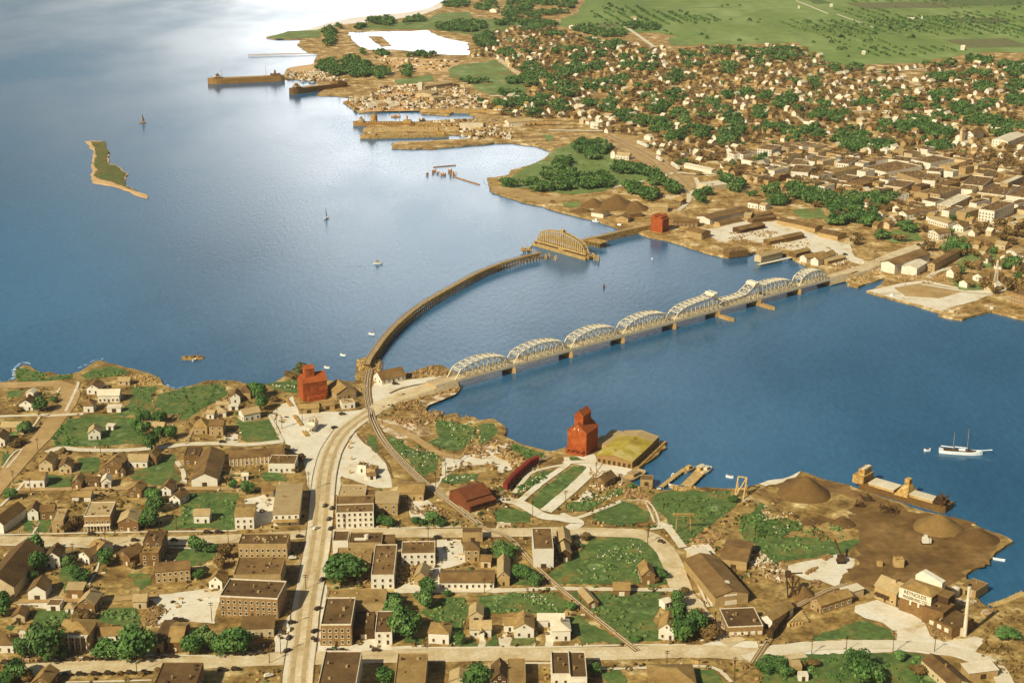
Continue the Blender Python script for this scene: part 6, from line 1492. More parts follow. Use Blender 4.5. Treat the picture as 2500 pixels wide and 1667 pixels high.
o.bar((-6.5, 0, 12.4), (6.5, 0, 12.4), .5); o.bar((-6, 0, 11.2), (6, 0, 11.2), .4); o.build('frame', 'timber', t)

# ================================================================ trees
def crown(seed, lobes, n, size, flat=.85):
    r = random.Random(seed); o = MB(); L = []
    for i in range(lobes):
        a = r.random() * 6.283; q = r.random() ** .5 * (.58 if n > 500 else .8); z = r.uniform(-.35, .5); L.append((q * math.cos(a), q * math.sin(a), z * flat, r.uniform(.36, .58)))
    L.append((0, 0, .1, .66 if n > 500 else .5))
    for i in range(n):
        cx, cy, cz, cr = r.choice(L); d = Vector((r.gauss(0, 1), r.gauss(0, 1), r.gauss(0, 1) + .15)).normalized(); k = cr * (1 - .35 * r.random() ** 2)
        if r.random() < .06: k *= 1.22
        p = Vector((cx, cy, cz)) + d * k; p.z *= flat
        nrm = (d + Vector((r.gauss(0, .5), r.gauss(0, .5), r.gauss(0, .5)))).normalized(); u = nrm.orthogonal().normalized(); v = nrm.cross(u); a = r.random() * 6.283; u, v = u * math.cos(a) + v * math.sin(a), v * math.cos(a) - u * math.sin(a)
        s = size * r.uniform(.6, 1.3); o.add([p - u * s - v * s * .7, p + u * s - v * s * .7, p + u * s * .8 + v * s * .8, p - u * s * .8 + v * s * .8], [(0, 1, 2, 3)])
    return o
NEARC = {m: [crown(k * 7 + 1, 9, 1500, .075).mesh('crown', m) for k in range(5 if m == 'leaf' else 2)] for m in ('leaf', 'leaf_light', 'leaf_brown', 'leaf_olive')}
FARB = [crown(90 + k, 7, 200, .14) for k in range(10)]
FARC = {m: [b_.mesh('crown', m) for b_ in FARB] for m in ('leaf', 'leaf_light', 'leaf_brown')}
o = MB(); o.cyl(0, 0, -.1, .55, .05, .035, 7, False)
for a in (0, 1.7, 3.3, 4.8): o.bar((0, 0, .42), (.3 * math.cos(a), .3 * math.sin(a), .8), .025)
TRK = o.mesh('trunk', 'bark')
TL = []
def tree(p, r, h, m, ms=None, name='tree'):
    t = thing(name, '', 'tree', (p.x, p.y, GL + .2), ru(0, 6.28))
    link(TRK, 'trunk', t, (0, 0, 0), 0, (h * .9, h * .9, h * .9)); k = h * .52
    link(random.choice(ms or NEARC[m]), 'crown', t, (0, 0, h - k), 0, (r * ru(.95, 1.08), r * ru(.92, 1.05), k * 1.12))
    TL.append((t, m, p, h)); return t
NT = '''A|370 560 7 13;200 750 5 8;245 730 4 8;90 1335 5 8;470 480 4 5;1200 730 5 10;1270 790 6 12;1240 640 4.5 8;1420 660 6 10;1340 905 6.5 13;1510 800 5.5 11;1400 790 4.5 9;2290 440 6 13;2180 1290 5 9;2070 1240 3.5 7;1690 1320 2.5 3;1310 640 4 8;1450 770 4 7
C|120 430 6 12;130 545 6 12;60 400 5 10;1190 1290 3 3
B|1330 160 6 13;1290 205 6 12;1370 60 6 13;1370 -20 6 12;320 450 6.5 15;320 590 6 14;950 535 6.5 11;1200 470 4 8;630 620 4.5 7;720 665 6 9;1730 415 6 11;1830 415 3.5 5;1900 410 4 5;1750 640 4 6;30 985 7 12;200 1335 5 11;255 1310 4.5 9;420 1360 10 20;560 1340 4 6;940 1360 8.5 13;1230 1350 11.5 20;1680 1320 7.5 11;1960 1320 6 11;2070 1325 9 17;2170 1240 5 8;130 1545 7 12;60 1590 5 8;1720 1230 5 8;280 660 4 6;20 870 5 8
D|850 700 12.5 20;1590 895 6.5 11;1620 780 6 10;1330 985 7 12;1390 1145 10.5 18;1290 920 6 10;1200 160 5 7;1270 185 5 6;1500 160 4 5;1560 172 3 4;1640 150 5 8;1720 178 4 5;1780 800 3 3.5;1880 1225 4.5 8;2290 470 5 8;1215 1590 6 11;2070 1610 9 14;1300 860 4 6
F|150 500 4.5 8;190 430 4 6;250 640 6 9;330 660 5 8;395 705 4.5 7;1630 900 5 11;1640 1050 6.5 15;1700 1180 7.5 15;1800 1110 6.5 12;1750 1170 5 9;1500 640 4.5 5;700 920 4 5;1480 600 3.5 4;910 1490 4 7;1290 1190 2.5 3
H|2190 1170 7 6;880 1490 7 14;900 1570 8 14;1020 1570 7 11;1250 1370 4 6;60 1450 6 7;180 1460 6 7;250 1500 5 6;130 1400 5 5
E|2140 1000 4 5;1230 870 3 3'''
for ln in NT.split('\n'):
    reg, r_ = ln.split('|')
    for q in r_.split(';'):
        x, y, r, h = map(float, q.split()); tree(P(reg, x, y), r, h, 'leaf')
LT = 'B|600 540 5 8;640 600 4 6;1800 1230 5 12;1850 1270 5 11;40 1600 4 6|D|2250 400 5 7|H|1900 1480 3 3|C|450 330 2.5 2'
q = LT.split('|')
for i in range(0, len(q), 2):
    for s in q[i + 1].split(';'): x, y, r, h = map(float, s.split()); tree(P(q[i], x, y), r, h, 'leaf_light')
BT = 'B|640 190 6 8;600 230 5 7;1990 480 5 11;1960 560 4 7;460 530 3 4;700 990 5 5;780 1000 4 5;1170 560 3 5;1390 1460 2 2;60 1480 5 5;250 1540 5 5;820 800 3 4|A|560 935 3 5;1740 640 3 4;150 560 4 4;180 850 5 5;130 880 5 5;1370 960 4 5;2010 1160 3 3|F|830 310 4 5;1940 1190 7 8;1900 1090 6 7;1700 800 4 5;1460 680 3 4;1830 1000 4 6|H|1440 1470 5 4;1380 1460 4 3;480 1420 4 4;400 1440 3 4|C|415 270 5 5;350 920 4 6;480 1010 4 7;430 1090 3 4;260 470 4 4|D|1340 840 3 4|X|10 470 4 5|E|20 960 4 4'
q = BT.split('|')
for i in range(0, len(q), 2):
    for s in q[i + 1].split(';'): x, y, r, h = map(float, s.split()); tree(P(q[i], x, y), r, h, 'leaf_brown')
for x, y, r, h in ((300, 420, 5.5, 11), (210, 470, 5, 7), (260, 520, 4, 5)): tree(P('X', x, y), r, h, 'leaf_olive')
# shrubs on the near ground
FT = {'K': '140,130,70,50 350,290,90,90 350,340,80,60 620,280,80,60 650,90,180,25 740,170,70,60 870,240,120,45 950,150,50,60 1350,190,110,90 1180,200,60,60 560,410,60,60 680,450,80,70 870,420,60,60 880,520,70,80 1000,470,70,50 1040,590,80,60 1180,660,80,55 1320,720,90,35 1480,760,90,65 1620,870,70,55 1700,740,35,90 1740,890,100,30 1850,820,100,45 1640,650,70,35 1900,630,110,50 2060,640,50,45 2160,760,80,90 2080,880,80,80 2250,720,60,40 1620,490,80,50 1470,590,110,45 1400,520,60,50 1350,400,80,35 1000,370,100,30 1150,370,60,60 1620,330,90,50 1800,180,120,60 2050,110,150,30 2250,100,100,30 1690,130,40,50 2100,240,60,60 1480,400,60,40 2100,470,50,45 2250,480,60,50 420,540,70,45 250,540,90,40 600,590,100,35 370,640,80,30 300,60,60,30 1000,60,80,25 760,250,70,40 480,330,60,40 2300,130,60,40 1950,570,60,50 2330,740,40,80',
 'K2': '880,960,150,65 770,910,60,35 800,1050,110,50 620,1090,70,40 1230,1130,160,45 1400,1150,100,45 180,1260,70,25 350,1280,60,25 650,1220,110,50 860,1260,120,50 560,1310,200,25 1500,1250,80,35 1620,1310,70,35 1250,1320,60,35 1380,1370,70,35 1880,1380,80,40 2080,1240,40,35 2160,1290,50,45 2300,1330,50,35 1000,1240,60,50 500,1200,80,30',
 'J': '1000,40,150,25 850,30,80,25 1600,45,80,30 30,160,40,25 110,410,50,45 180,510,60,55 350,430,80,55 480,480,80,55 620,510,90,45 830,520,90,55 750,580,100,55 720,690,110,30 850,640,50,55 960,690,90,50 910,780,50,25 1000,510,60,45 1110,500,80,55 1090,590,50,35 1340,760,50,25 1740,940,80,40 2230,1080,60,35 1110,830,40,20',
 'L': '100,500,120,50 250,480,150,55 30,560,40,40 60,850,50,35 180,920,90,50 280,880,50,45 350,960,50,35 30,1000,60,55 140,1130,120,35 300,1200,80,45 450,1180,90,50 560,960,60,60 530,1040,90,30 700,1040,100,35 850,1110,80,50 760,1230,90,55 900,1250,100,50 1080,1300,100,35 850,1310,100,25 1130,1120,50,55 1250,1140,60,40 1430,1110,120,60 1600,1180,120,50 1620,1050,60,25 1850,1080,120,45 2050,1070,100,45 2150,1160,120,45 2250,1130,80,45 1600,1310,90,40 1580,860,60,50 1690,850,60,40 1570,980,40,45 1330,930,60,45 1400,980,40,35 970,930,80,35 510,740,60,35 320,730,40,35 680,610,40,35 1130,850,40,45 1780,960,60,40 1900,990,60,45 2030,930,70,45 2000,780,90,40 2280,620,80,80 2200,600,100,50 2270,760,80,45 2280,900,90,45 1620,570,150,20 1950,540,120,40 1650,690,160,30 1960,660,120,30 860,610,60,25',
 'M': '1150,185,70,22 1250,180,60,25 1480,170,100,22 950,240,150,15 740,290,60,40 740,370,50,40 1900,240,220,40 1850,40,110,25 2130,60,110,30 730,590,90,50 800,630,60,40 930,560,70,50 1020,460,50,30 1000,630,120,55 1180,650,80,35 1050,560,40,45 1430,640,25,40 1110,715,60,18 1220,475,60,18 1560,490,120,14 2100,370,80,50 2300,480,60,30 2250,940,60,30 2320,110,50,50 1300,210,120,15',
 'Q': '100,30,100,22 330,25,80,22 800,25,320,18 620,60,140,25 800,105,230,28 1050,50,80,25 550,130,80,30 600,205,260,25 750,250,100,40 150,230,170,40 320,350,70,55 360,400,50,30 900,310,90,22 1200,260,110,35 1400,295,150,30 1250,370,60,18 1700,235,170,30 1450,405,100,25 690,440,50,50 700,380,40,25 480,720,180,16 180,720,80,12 480,830,160,10 900,210,60,20 700,150,120,25'}
NF = []; SF = []
for reg, s in FT.items():
    for e_ in s.split():
        cx, cy, rx, ry = map(float, e_.split(',')); rg = reg[0]; n = int(math.pi * rx * ry / 13.09 / (44 if reg != 'M' and reg != 'Q' else 24)) + 1
        for i in range(n):
            a, q = ru(0, 6.283), ru(0, 1) ** .5; x, y = cx + rx * q * math.cos(a), cy + ry * q * math.sin(a) + 12; p = P(rg, x, y)
            if noise.noise(Vector((p.x * .02, p.y * .012, 4))) < -.28: continue
            SF.append((p, ru(5, 8.5), ru(7.5, 13), 'leaf' if rnd() < .85 else 'leaf_light'))
def ok_town(p):
    x, y = proj(p)
    return True
TOWN = PL('n', '1190,85 1300,62 1450,95 1640,125 1720,118 1960,118 2060,175 2500,150 2760,150 2760,640 2500,720 2330,700 2300,560 2060,560 1960,480 1750,430 1640,440 1500,330 1380,290 1240,290 1160,250 1150,150')
bad = [PL('K', '1000,830 1200,820 1760,1180 1830,1330 1700,1380 1500,1170 1000,950'), PL('J', '600,230 1000,120 1560,100 2500,330 2500,560 2300,640 1550,640 1100,470 500,300'), PL('Q', '0,530 420,520 680,700 680,870 0,850'), PL('J', '0,700 480,790 900,1000 600,960 0,900'),
       PL('L', '1230,640 1480,600 1480,700 1300,720'), PL('Q', '480,190 860,190 850,260 480,260')]
bx = (min(p.x for p in TOWN), max(p.x for p in TOWN), min(p.y for p in TOWN), max(p.y for p in TOWN))
def town_pts(n, r_):
    out = []; k = 0
    while len(out) < n and k < n * 40:
        k += 1; x = ru(bx[0], bx[1]); y = ru(bx[2], bx[3])
        if not inside(x, y, TOWN) or any(inside(x, y, b_) for b_ in bad): continue
        if on_building(x, y, 5): continue
        if any((x - a.x) ** 2 + (y - a.y) ** 2 < r_ * r_ for a in out[-400:]): continue
        out.append(Vector((x, y, GL)))
    return out
for p in town_pts(2300, 4): SF.append((p, ru(3.2, 6), ru(5, 9), 'leaf_brown'))
for p in town_pts(260, 5): SF.append((p, ru(3.5, 6), ru(5, 10), 'leaf'))
for p in PL('J', '280,300 520,360 540,340 600,260 1240,240 1330,200 1420,220 1300,470 1760,930 1700,900 2120,180 2180,160 2260,200 2300,140 2230,820 2300,760 2180,780 2150,860 2250,1270 2300,1260 2330,1330 2030,1300 2100,1330 860,900 880,850 1270,690 1500,950 1250,870 1900,640 1480,790 2000,160 470,310 560,320 2330,220 2100,240 2240,260 2160,720 2280,830 2200,1300 2330,1290'): SF.append((p, ru(5, 8), ru(7, 12), 'leaf_brown'))
SF.sort(key=lambda t_: t_[0].length); used = 0
nidx = 300 - len(TL); idx = sorted(SF[:int(nidx * 1.0)], key=lambda t_: t_[0].y)
for p, r, h, m in SF[:nidx]: tree(p, r, h, m, FARC[m])
# the remaining, smaller ones: one mass per kind
for m in ('leaf', 'leaf_light', 'leaf_brown'):
    o = MB(); rr_ = random.Random(5)
    for p, r, h, mm in SF[nidx:]:
        if mm != m: continue
        b_ = rr_.choice(FARB); a = rr_.random() * 6.28; c_, s_ = math.cos(a), math.sin(a); k = h * .52; step = 1 if p.y < 2300 else 2; base = len(o.v); sc_ = 1 if step == 1 else 1.35
        nf_ = len(b_.f)
        for fi in range(0, nf_, step):
            f = b_.f[fi]; cen = [sum(b_.v[j][q] for j in f) / 4 for q in range(3)]; id0 = len(o.v)
            for j in f:
                x, y, z = [(b_.v[j][q] - cen[q]) * sc_ + cen[q] for q in range(3)]
                o.v.append((p.x + (x * c_ - y * s_) * r, p.y + (x * s_ + y * c_) * r, GL + h - k + z * k * 1.12))
            o.f.append((id0, id0 + 1, id0 + 2, id0 + 3))
    ob = o.build({'leaf': 'far_trees', 'leaf_light': 'far_pale_trees', 'leaf_brown': 'far_brown_trees'}[m], m); ob['kind'] = 'stuff'
# low bushes on the weeds and bluffs
def bushes(name, reg, poly, n, m, r0=.6, r1=1.8):
    pts = PL(reg, poly); x0 = min(p.x for p in pts); x1 = max(p.x for p in pts); y0 = min(p.y for p in pts); y1 = max(p.y for p in pts); o = MB(); k = 0; tr_ = 0
    while k < n and tr_ < n * 30:
        tr_ += 1; x, y = ru(x0, x1), ru(y0, y1)
        if not inside(x, y, pts): continue
        k += 1; r = ru(r0, r1)
        for i in range(18):
            d = Vector((random.gauss(0, 1), random.gauss(0, 1), abs(random.gauss(0, .7)))).normalized() * r; u = d.orthogonal().normalized() * r * .35; v = d.cross(u).normalized() * r * .3; c_ = Vector((x, y, GL + .3)) + d
            o.add([c_ - u - v, c_ + u - v, c_ + u + v, c_ - u + v], [(0, 1, 2, 3)])
    ob = o.build(name, m); ob['kind'] = 'stuff'
for reg, poly, n, m in (('A', '140,180 360,220 640,230 600,280 130,290', 60, 'leaf'), ('A', '1400,380 1990,300 2000,420 1650,600', 90, 'leaf_light'), ('A', '740,230 1150,190 1160,240 750,280', 50, 'leaf_light'), ('A', '1140,360 1380,330 1290,560 1100,590', 40, 'leaf_light'), ('A', '470,700 700,700 700,870 480,880', 60, 'leaf'), ('A', '640,1300 1200,1290 1100,1400 600,1450', 120, 'leaf_brown'), ('C', '1250,770 1720,950 1580,1120 1430,1000', 70, 'leaf_light'),
    ('C', '1700,640 2190,690 1900,900', 90, 'leaf_light'), ('C', '1180,500 1600,470 1600,560 1250,640', 60, 'leaf_brown'), ('C', '1950,1230 2300,1250 2330,1350 2150,1380', 60, 'leaf_brown'), ('E', '220,880 470,740 500,780 250,930', 60, 'leaf'), ('E', '150,490 260,490 470,600 330,620', 40, 'leaf'), ('E', '640,1040 1150,870 1150,920 760,1070', 50, 'leaf_light'), ('E', '1440,950 2120,900 2080,1100 1700,1380', 130, 'leaf_light'),
    ('F', '760,430 1300,290 1560,640 720,680', 120, 'leaf_light'), ('F', '20,800 560,780 600,930 20,940', 60, 'leaf_light'), ('F', '700,780 1480,780 1400,1200 1180,1200', 90, 'leaf_light'), ('H', '0,70 400,160 380,200 0,300', 120, 'leaf'), ('H', '60,1370 1550,1340 1590,1560 60,1560', 120, 'leaf'), ('H', '0,300 500,200 700,150 860,130 700,350 0,520', 140, 'leaf_light'), ('E', '2150,1160 2350,1080 2350,1350 2220,1320', 80, 'leaf'), ('A', '1480,1290 2080,1290 2090,1560 1500,1560', 60, 'leaf_light'),
    ('H', '2050,960 2350,850 2350,1250 1950,1350', 60, 'leaf_brown'), ('H', '1950,1250 2350,1300 2350,1560 2100,1450', 60, 'leaf_brown'), ('K', '120,1240 700,920 1000,920 1450,1200 900,1340 300,1290', 220, 'leaf_light'), ('D', '1650,880 1930,800 1900,1090 1600,960', 60, 'leaf_light'), ('B', '230,1070 620,930 480,1080', 50, 'leaf_light'), ('B', '860,960 1190,890 1230,1050', 50, 'leaf_light'), ('E', '0,600 260,800 90,900 0,880', 60, 'leaf_brown')):
    bushes('low_bushes', reg, poly, int(n * .6), m, .45, 1.4)

# ================================================================ far houses
th = math.atan2(*(lambda d: (d.y, d.x))(P('J', 1700, 830) - P('J', 1250, 965))) + math.pi / 2
HV = []
r_ = random.Random(3)
for k in range(8):
    w_, d_, h, rh = r_.uniform(5.5, 8.5), r_.uniform(7, 12), r_.uniform(3.6, 5.4), r_.uniform(2.2, 3.4); ax = 'gy' if k % 2 else 'gx'
    for wmt in ('white_wall', 'cream_wall', 'tan_wall'):
        for rmt in ('roof_brown', 'roof_light', 'roof_mid'):
            o = MB(); walls(o, w_, d_, h, ax, rh); o.v = [(x - w_ / 2, y - d_ / 2, z) for x, y, z in o.v]; r2 = MB(); gable(r2, 0, w_, 0, d_, h + .03, rh, ax[1], .4, .3); r2.v = [(x - w_ / 2, y - d_ / 2, z) for x, y, z in r2.v]
            HV.append((wmt, rmt, o, r2, o.mesh('wall', wmt), r2.mesh('roof', rmt), ax))
hp = town_pts(1150, 12)
hp.sort(key=lambda p: p.length); HL = []
stuffw = {}; stuffr = {}
NIH = 175
for i, p in enumerate(hp):
    q = rnd(); wmt = 'white_wall' if q < .56 else ('cream_wall' if q < .8 else 'tan_wall'); rmt = random.choice(('roof_brown', 'roof_brown', 'roof_light', 'roof_mid', 'roof_mid'))
    v = random.choice([x for x in HV if x[0] == wmt and x[1] == rmt]); rz = th + random.choice((0, 0, math.pi / 2, math.pi)) + ru(-.06, .06)
    if i < NIH:
        t = thing('house', '', 'house', (p.x, p.y, GL), rz); link(v[4], 'wall', t); link(v[5], 'roof', t)
        HL.append((t, ({'white_wall': 'white', 'cream_wall': 'cream', 'tan_wall': 'tan'}[wmt], {'roof_brown': 'dark', 'roof_light': 'pale', 'roof_mid': 'brown'}[rmt], v[6]), p, 6))
    else:
        c_, s_ = math.cos(rz), math.sin(rz)
        for src, key, dct in ((v[2], wmt, stuffw), (v[3], rmt, stuffr)): dct.setdefault(key, MB()).add([(p.x + x * c_ - y * s_, p.y + x * s_ + y * c_, GL + z) for x, y, z in src.v], src.f)
# the denser, lower store blocks of downtown between the larger ones
DT = PL('J', '-100,100 300,20 700,120 1000,160 1560,60 2500,330 2500,640 2250,600 1900,680 1500,640 1250,560 900,440 560,420 250,370 -100,330'); DX = (min(p.x for p in DT), max(p.x for p in DT), min(p.y for p in DT), max(p.y for p in DT))
BM_ = {}; BLD = []; k = 0
dth = th - math.pi / 2
while len(BLD) < 120 and k < 6000:
    k += 1; x, y = ru(DX[0], DX[1]), ru(DX[2], DX[3]); w_ = random.choice((9, 12, 16, 22)); dp = random.choice((12, 18, 26)); h = random.choice((4, 5, 6.5, 8)) + random.choice((0, .031, .057)); key = (w_, dp, h, random.choice(('white_wall', 'tan_wall', 'tan_wall', 'brown_wall', 'cream_wall')), random.choice(('roof_brown', 'roof_dark', 'roof_mid', 'roof_brown', 'roof_tan')))
    if not inside(x, y, DT): continue
    c_, s_ = math.cos(dth + math.pi / 2), math.sin(dth + math.pi / 2)
    cs = [(x + c_ * u * w_ - s_ * v * dp, y + s_ * u * w_ + c_ * v * dp) for u in (-.5, 0, .5) for v in (-.5, 0, .5)]
    if any(on_building(a_, b_, 1.5) for a_, b_ in cs): continue
    FP.append((cs[0][0], cs[0][1], dth + math.pi / 2, w_, dp))
    if key not in BM_:
        o = MB(); o.box(-w_ / 2, w_ / 2, -dp / 2, dp / 2, -1, h)
        for bx in ((-w_ / 2, w_ / 2, -dp / 2, -dp / 2 + .4), (-w_ / 2, -w_ / 2 + .4, -dp / 2 + .41, dp / 2)): o.box(*bx, h + .002, h + .7)
        r2 = MB(); r2.box(-w_ / 2 + .5, w_ / 2 - .1, -dp / 2 + .5, dp / 2 - .1, h + .01, h + .15)
        for i in range(3): q1, q2 = ru(-w_ * .35, w_ * .35), ru(-dp * .35, dp * .35); r2.box(q1, q1 + 1.2, q2, q2 + 1.2, h + .15, h + 1.2)
        BM_[key] = (o.mesh('wall', key[3]), r2.mesh('roof', key[4]))
    t = thing('store', '', 'building', (x, y, GL), dth + math.pi / 2); link(BM_[key][0], 'wall', t); link(BM_[key][1], 'roof', t)
    for i in range(int(w_ / 3)):
        for z in ([2.2] if h < 6 else [2.2, 5.2]): link(WIN, 'window', t, (-w_ / 2 + 1.5 + i * 3, -dp / 2, z), 0, (1.3, 1, 1.6))
    BLD.append((t, ({'white_wall': 'white', 'tan_wall': 'tan', 'brown_wall': 'brown', 'cream_wall': 'cream'}[key[3]], h), Vector((x, y, GL)), h))
big = MB(); mats = []; 
alls = list(stuffw.items()) + list(stuffr.items()); me_i = []
for k, (m_, b_) in enumerate(alls): me_i += [k] * len(b_.f); big.add(b_.v, b_.f)
me = bpy.data.meshes.new('far_houses'); me.from_pydata(big.v, [], big.f)
for m_, b_ in alls: me.materials.append(MATS[m_])
me.polygons.foreach_set('material_index', me_i); me.update()
tag(link(me, 'far_houses'), kind='stuff')

# yard clutter and scrub between the near houses, kept off roads
gp = PL('n', near); grid = {}
for x, y, r in RDS: grid.setdefault((int(x // 20), int(y // 20)), []).append((x, y, r))
def off_road(x, y):
    for i in (-1, 0, 1):
        for j in (-1, 0, 1):
            for a, b_, r in grid.get((int(x // 20) + i, int(y // 20) + j), ()):
                if (a - x) ** 2 + (b_ - y) ** 2 < r * r: return False
    return True
ins = [PL('n', s) for s in ('0,950 60,925 120,925 240,905 330,925 430,965 600,950 700,950 700,1040 650,1130 770,1300 730,1700 -60,1760', '830,1300 1130,1200 1500,1200 1600,1330 1720,1520 2100,1600 2460,1700 760,1750', '1000,985 1150,1040 1260,1100 1350,1160 1900,1230 2050,1330 1720,1480 1650,1330 1200,1260 1050,1150')]
def scatter(n):
    out = []; k = 0
    while len(out) < n and k < n * 30:
        k += 1; q = random.choice(ins); i = random.randrange(len(q)); 
        x0 = min(p.x for p in q); x1 = max(p.x for p in q); y0 = min(p.y for p in q); y1 = max(p.y for p in q); x, y = ru(x0, x1), ru(y0, y1)
        if inside(x, y, q) and off_road(x, y) and not on_building(x, y, 1) and not any(inside(x, y, g_) for g_ in GRS) and noise.noise(Vector((x * .04, y * .04, 7))) > -.15: out.append((x, y))
    return out
for nm, m_, n, hmax in (('yard_clutter', 'timber_light', 420, .9), ('yard_clutter', 'walk', 160, .5), ('yard_clutter', 'timber_dark', 380, 1.1), ('yard_clutter', 'kerb', 380, 1)):
    o = MB()
    for x, y in scatter(n):
        a = ru(0, 3.14) if rnd() < .4 else random.choice((0, 1.57)); L = ru(.5, 2.6); w_ = ru(.3, 1.3); h = ru(.2, hmax); c_, s_ = math.cos(a), math.sin(a)
        q = [(x + c_ * u * L - s_ * v * w_, y + s_ * u * L + c_ * v * w_) for u, v in ((-.5, -.5), (.5, -.5), (.5, .5), (-.5, .5))]
        o.add([(a_, b_, GL) for a_, b_ in q] + [(a_, b_, GL + .35 + h) for a_, b_ in q], [(4, 5, 6, 7), (0, 1, 5, 4), (1, 2, 6, 5), (2, 3, 7, 6), (3, 0, 4, 7)])
    o.build(nm, m_)['kind'] = 'stuff'
for m_, n in (('leaf_brown', 420), ('leaf', 110), ('leaf_olive', 130)):
    o = MB()
    for x, y in scatter(n):
        r = ru(.5, 1.7)
        for i in range(16):
            d = Vector((random.gauss(0, 1), random.gauss(0, 1), abs(random.gauss(0, .8)))).normalized() * r; u = d.orthogonal().normalized() * r * .35; v = d.cross(u).normalized() * r * .3; c_ = Vector((x, y, GL + .3)) + d
            o.add([c_ - u - v, c_ + u - v, c_ + u + v, c_ - u + v], [(0, 1, 2, 3)])
    o.build('yard_scrub', m_)['kind'] = 'stuff'
# orchard rows, hedges and field strips on the far farmland
fp = PL('n', '1450,20 1420,60 1600,75 1700,105 1960,95 2060,150 2440,120 2700,110 2700,-60 1500,-60')
fx = (min(p.x for p in fp), max(p.x for p in fp), min(p.y for p in fp), max(p.y for p in fp))
o = MB(); o2 = MB(); k = 0
fd = (P('L', 1030, 250) - P('L', 340, 10)); fd.z = 0; fd.normalize(); fn = Vector((-fd.y, fd.x, 0)); oc = P('L', 1000, 300)
def blobq(o, x, y, r, n=9):
    for i in range(n):
        d = Vector((random.gauss(0, 1), random.gauss(0, 1), abs(random.gauss(0, .8)))).normalized() * r; u = d.orthogonal().normalized() * r * .6; v = d.cross(u).normalized() * r * .5; c_ = Vector((x, y, GL + .6)) + d
        o.add([c_ - u - v, c_ + u - v, c_ + u + v, c_ - u + v], [(0, 1, 2, 3)])
for blk in range(46):
    c0 = Vector((ru(fx[0], fx[1]), ru(fx[2], fx[3]), 0)); nr = random.randint(3, 9); ln = random.randint(8, 22); sp_ = ru(14, 20); m_ = rnd()
    for i in range(nr):
        for j in range(ln):
            p = c0 + fd * (j * sp_ * .8) + fn * (i * sp_ * 1.5); x, y = p.x + ru(-2, 2), p.y + ru(-2, 2)
            if inside(x, y, fp) and rnd() < .8: blobq(o if m_ < .7 else o2, x, y, ru(2, 3.6), 7)
for i in range(700):
    x, y = ru(fx[0], fx[1]), ru(fx[2], fx[3])
    if inside(x, y, fp) and noise.noise(Vector((x * .004, y * .004, 1))) > 0: blobq(o, x, y, ru(2.5, 5), 9)
o.build('orchard', 'leaf')['kind'] = 'stuff'; o2.build('orchard', 'leaf_light')['kind'] = 'stuff'
for i in range(26):
    c0 = Vector((ru(fx[0], fx[1]), ru(fx[2], fx[3]), 0)); a_, b_ = ru(60, 220), ru(80, 320); q = [c0, c0 + fd * a_, c0 + fd * a_ + fn * b_, c0 + fn * b_]
    if all(inside(p.x, p.y, fp) for p in q): sheet('field', [Vector((p.x, p.y, 0)) for p in q], random.choice(('meadow', 'leaf_olive', 'grass', 'field_far')), 'lane', 20, 6)
# ================================================================ cars and poles
def carmesh():
    b_ = MB(); b_.box(-2.2, 2.2, -.8, .8, .45, 1.0); b_.box(1.0, 2.1, -.5, .5, 1.0, 1.25); b_.box(-2.3, 2.3, -.95, -.8, .55, .75); b_.box(-2.3, 2.3, .8, .95, .55, .75)
    c_ = MB(); c_.add([(-1.9, -.75, 1.0), (1.0, -.75, 1.0), (1.0, .75, 1.0), (-1.9, .75, 1.0), (-1.6, -.65, 1.8), (.7, -.65, 1.8), (.7, .65, 1.8), (-1.6, .65, 1.8)], [(0, 3, 2, 1), (4, 5, 6, 7), (0, 1, 5, 4), (1, 2, 6, 5), (2, 3, 7, 6), (3, 0, 4, 7)])
    w_ = MB(); n = 10
    w_.add([(.4 * math.cos(a * 6.283 / n), s, .4 * math.sin(a * 6.283 / n)) for s in (-.1, .1) for a in range(n)], [tuple(range(n)), tuple(reversed(range(n, 2 * n)))] + [(a, n + a, n + (a + 1) % n, (a + 1) % n) for a in range(n)])
    return b_, c_, w_
cb, cc_, cw = carmesh()
CARM = {m: (cb.mesh('body', m), cc_.mesh('cabin', m)) for m in ('car_dark', 'car_light')}; WHM = cw.mesh('wheel', 'tyre')
CL = []
def car(reg, x, y, rz, m='car_dark'):
    p = P(reg, x, y); t = thing('parked_car', '', 'car', (p.x, p.y, GL + .46), rz + ru(-.05, .05)); link(CARM[m][0], 'body', t); link(CARM[m][1], 'cabin', t)
    for a in (-1.4, 1.45):
        for b_ in (-.78, .78): link(WHM, 'wheel', t, (a, b_, .4))
    CL.append((t, m, p, 1.5))
E_ = 0.0
for x, y in ((810, 262), (1190, 318), (1540, 318), (1830, 246), (1930, 244), (50, 1396), (380, 1385), (500, 1380), (620, 1374), (770, 1368), (870, 1366), (1120, 1356), (1400, 1352), (1530, 1345), (2120, 1325), (2230, 1322), (1560, 1020), (1610, 1024), (590, 1504), (710, 1500), (840, 1498), (960, 1492), (1150, 1488), (1280, 1484), (1960, 1462), (2080, 1456)): car('B', x, y, E_)
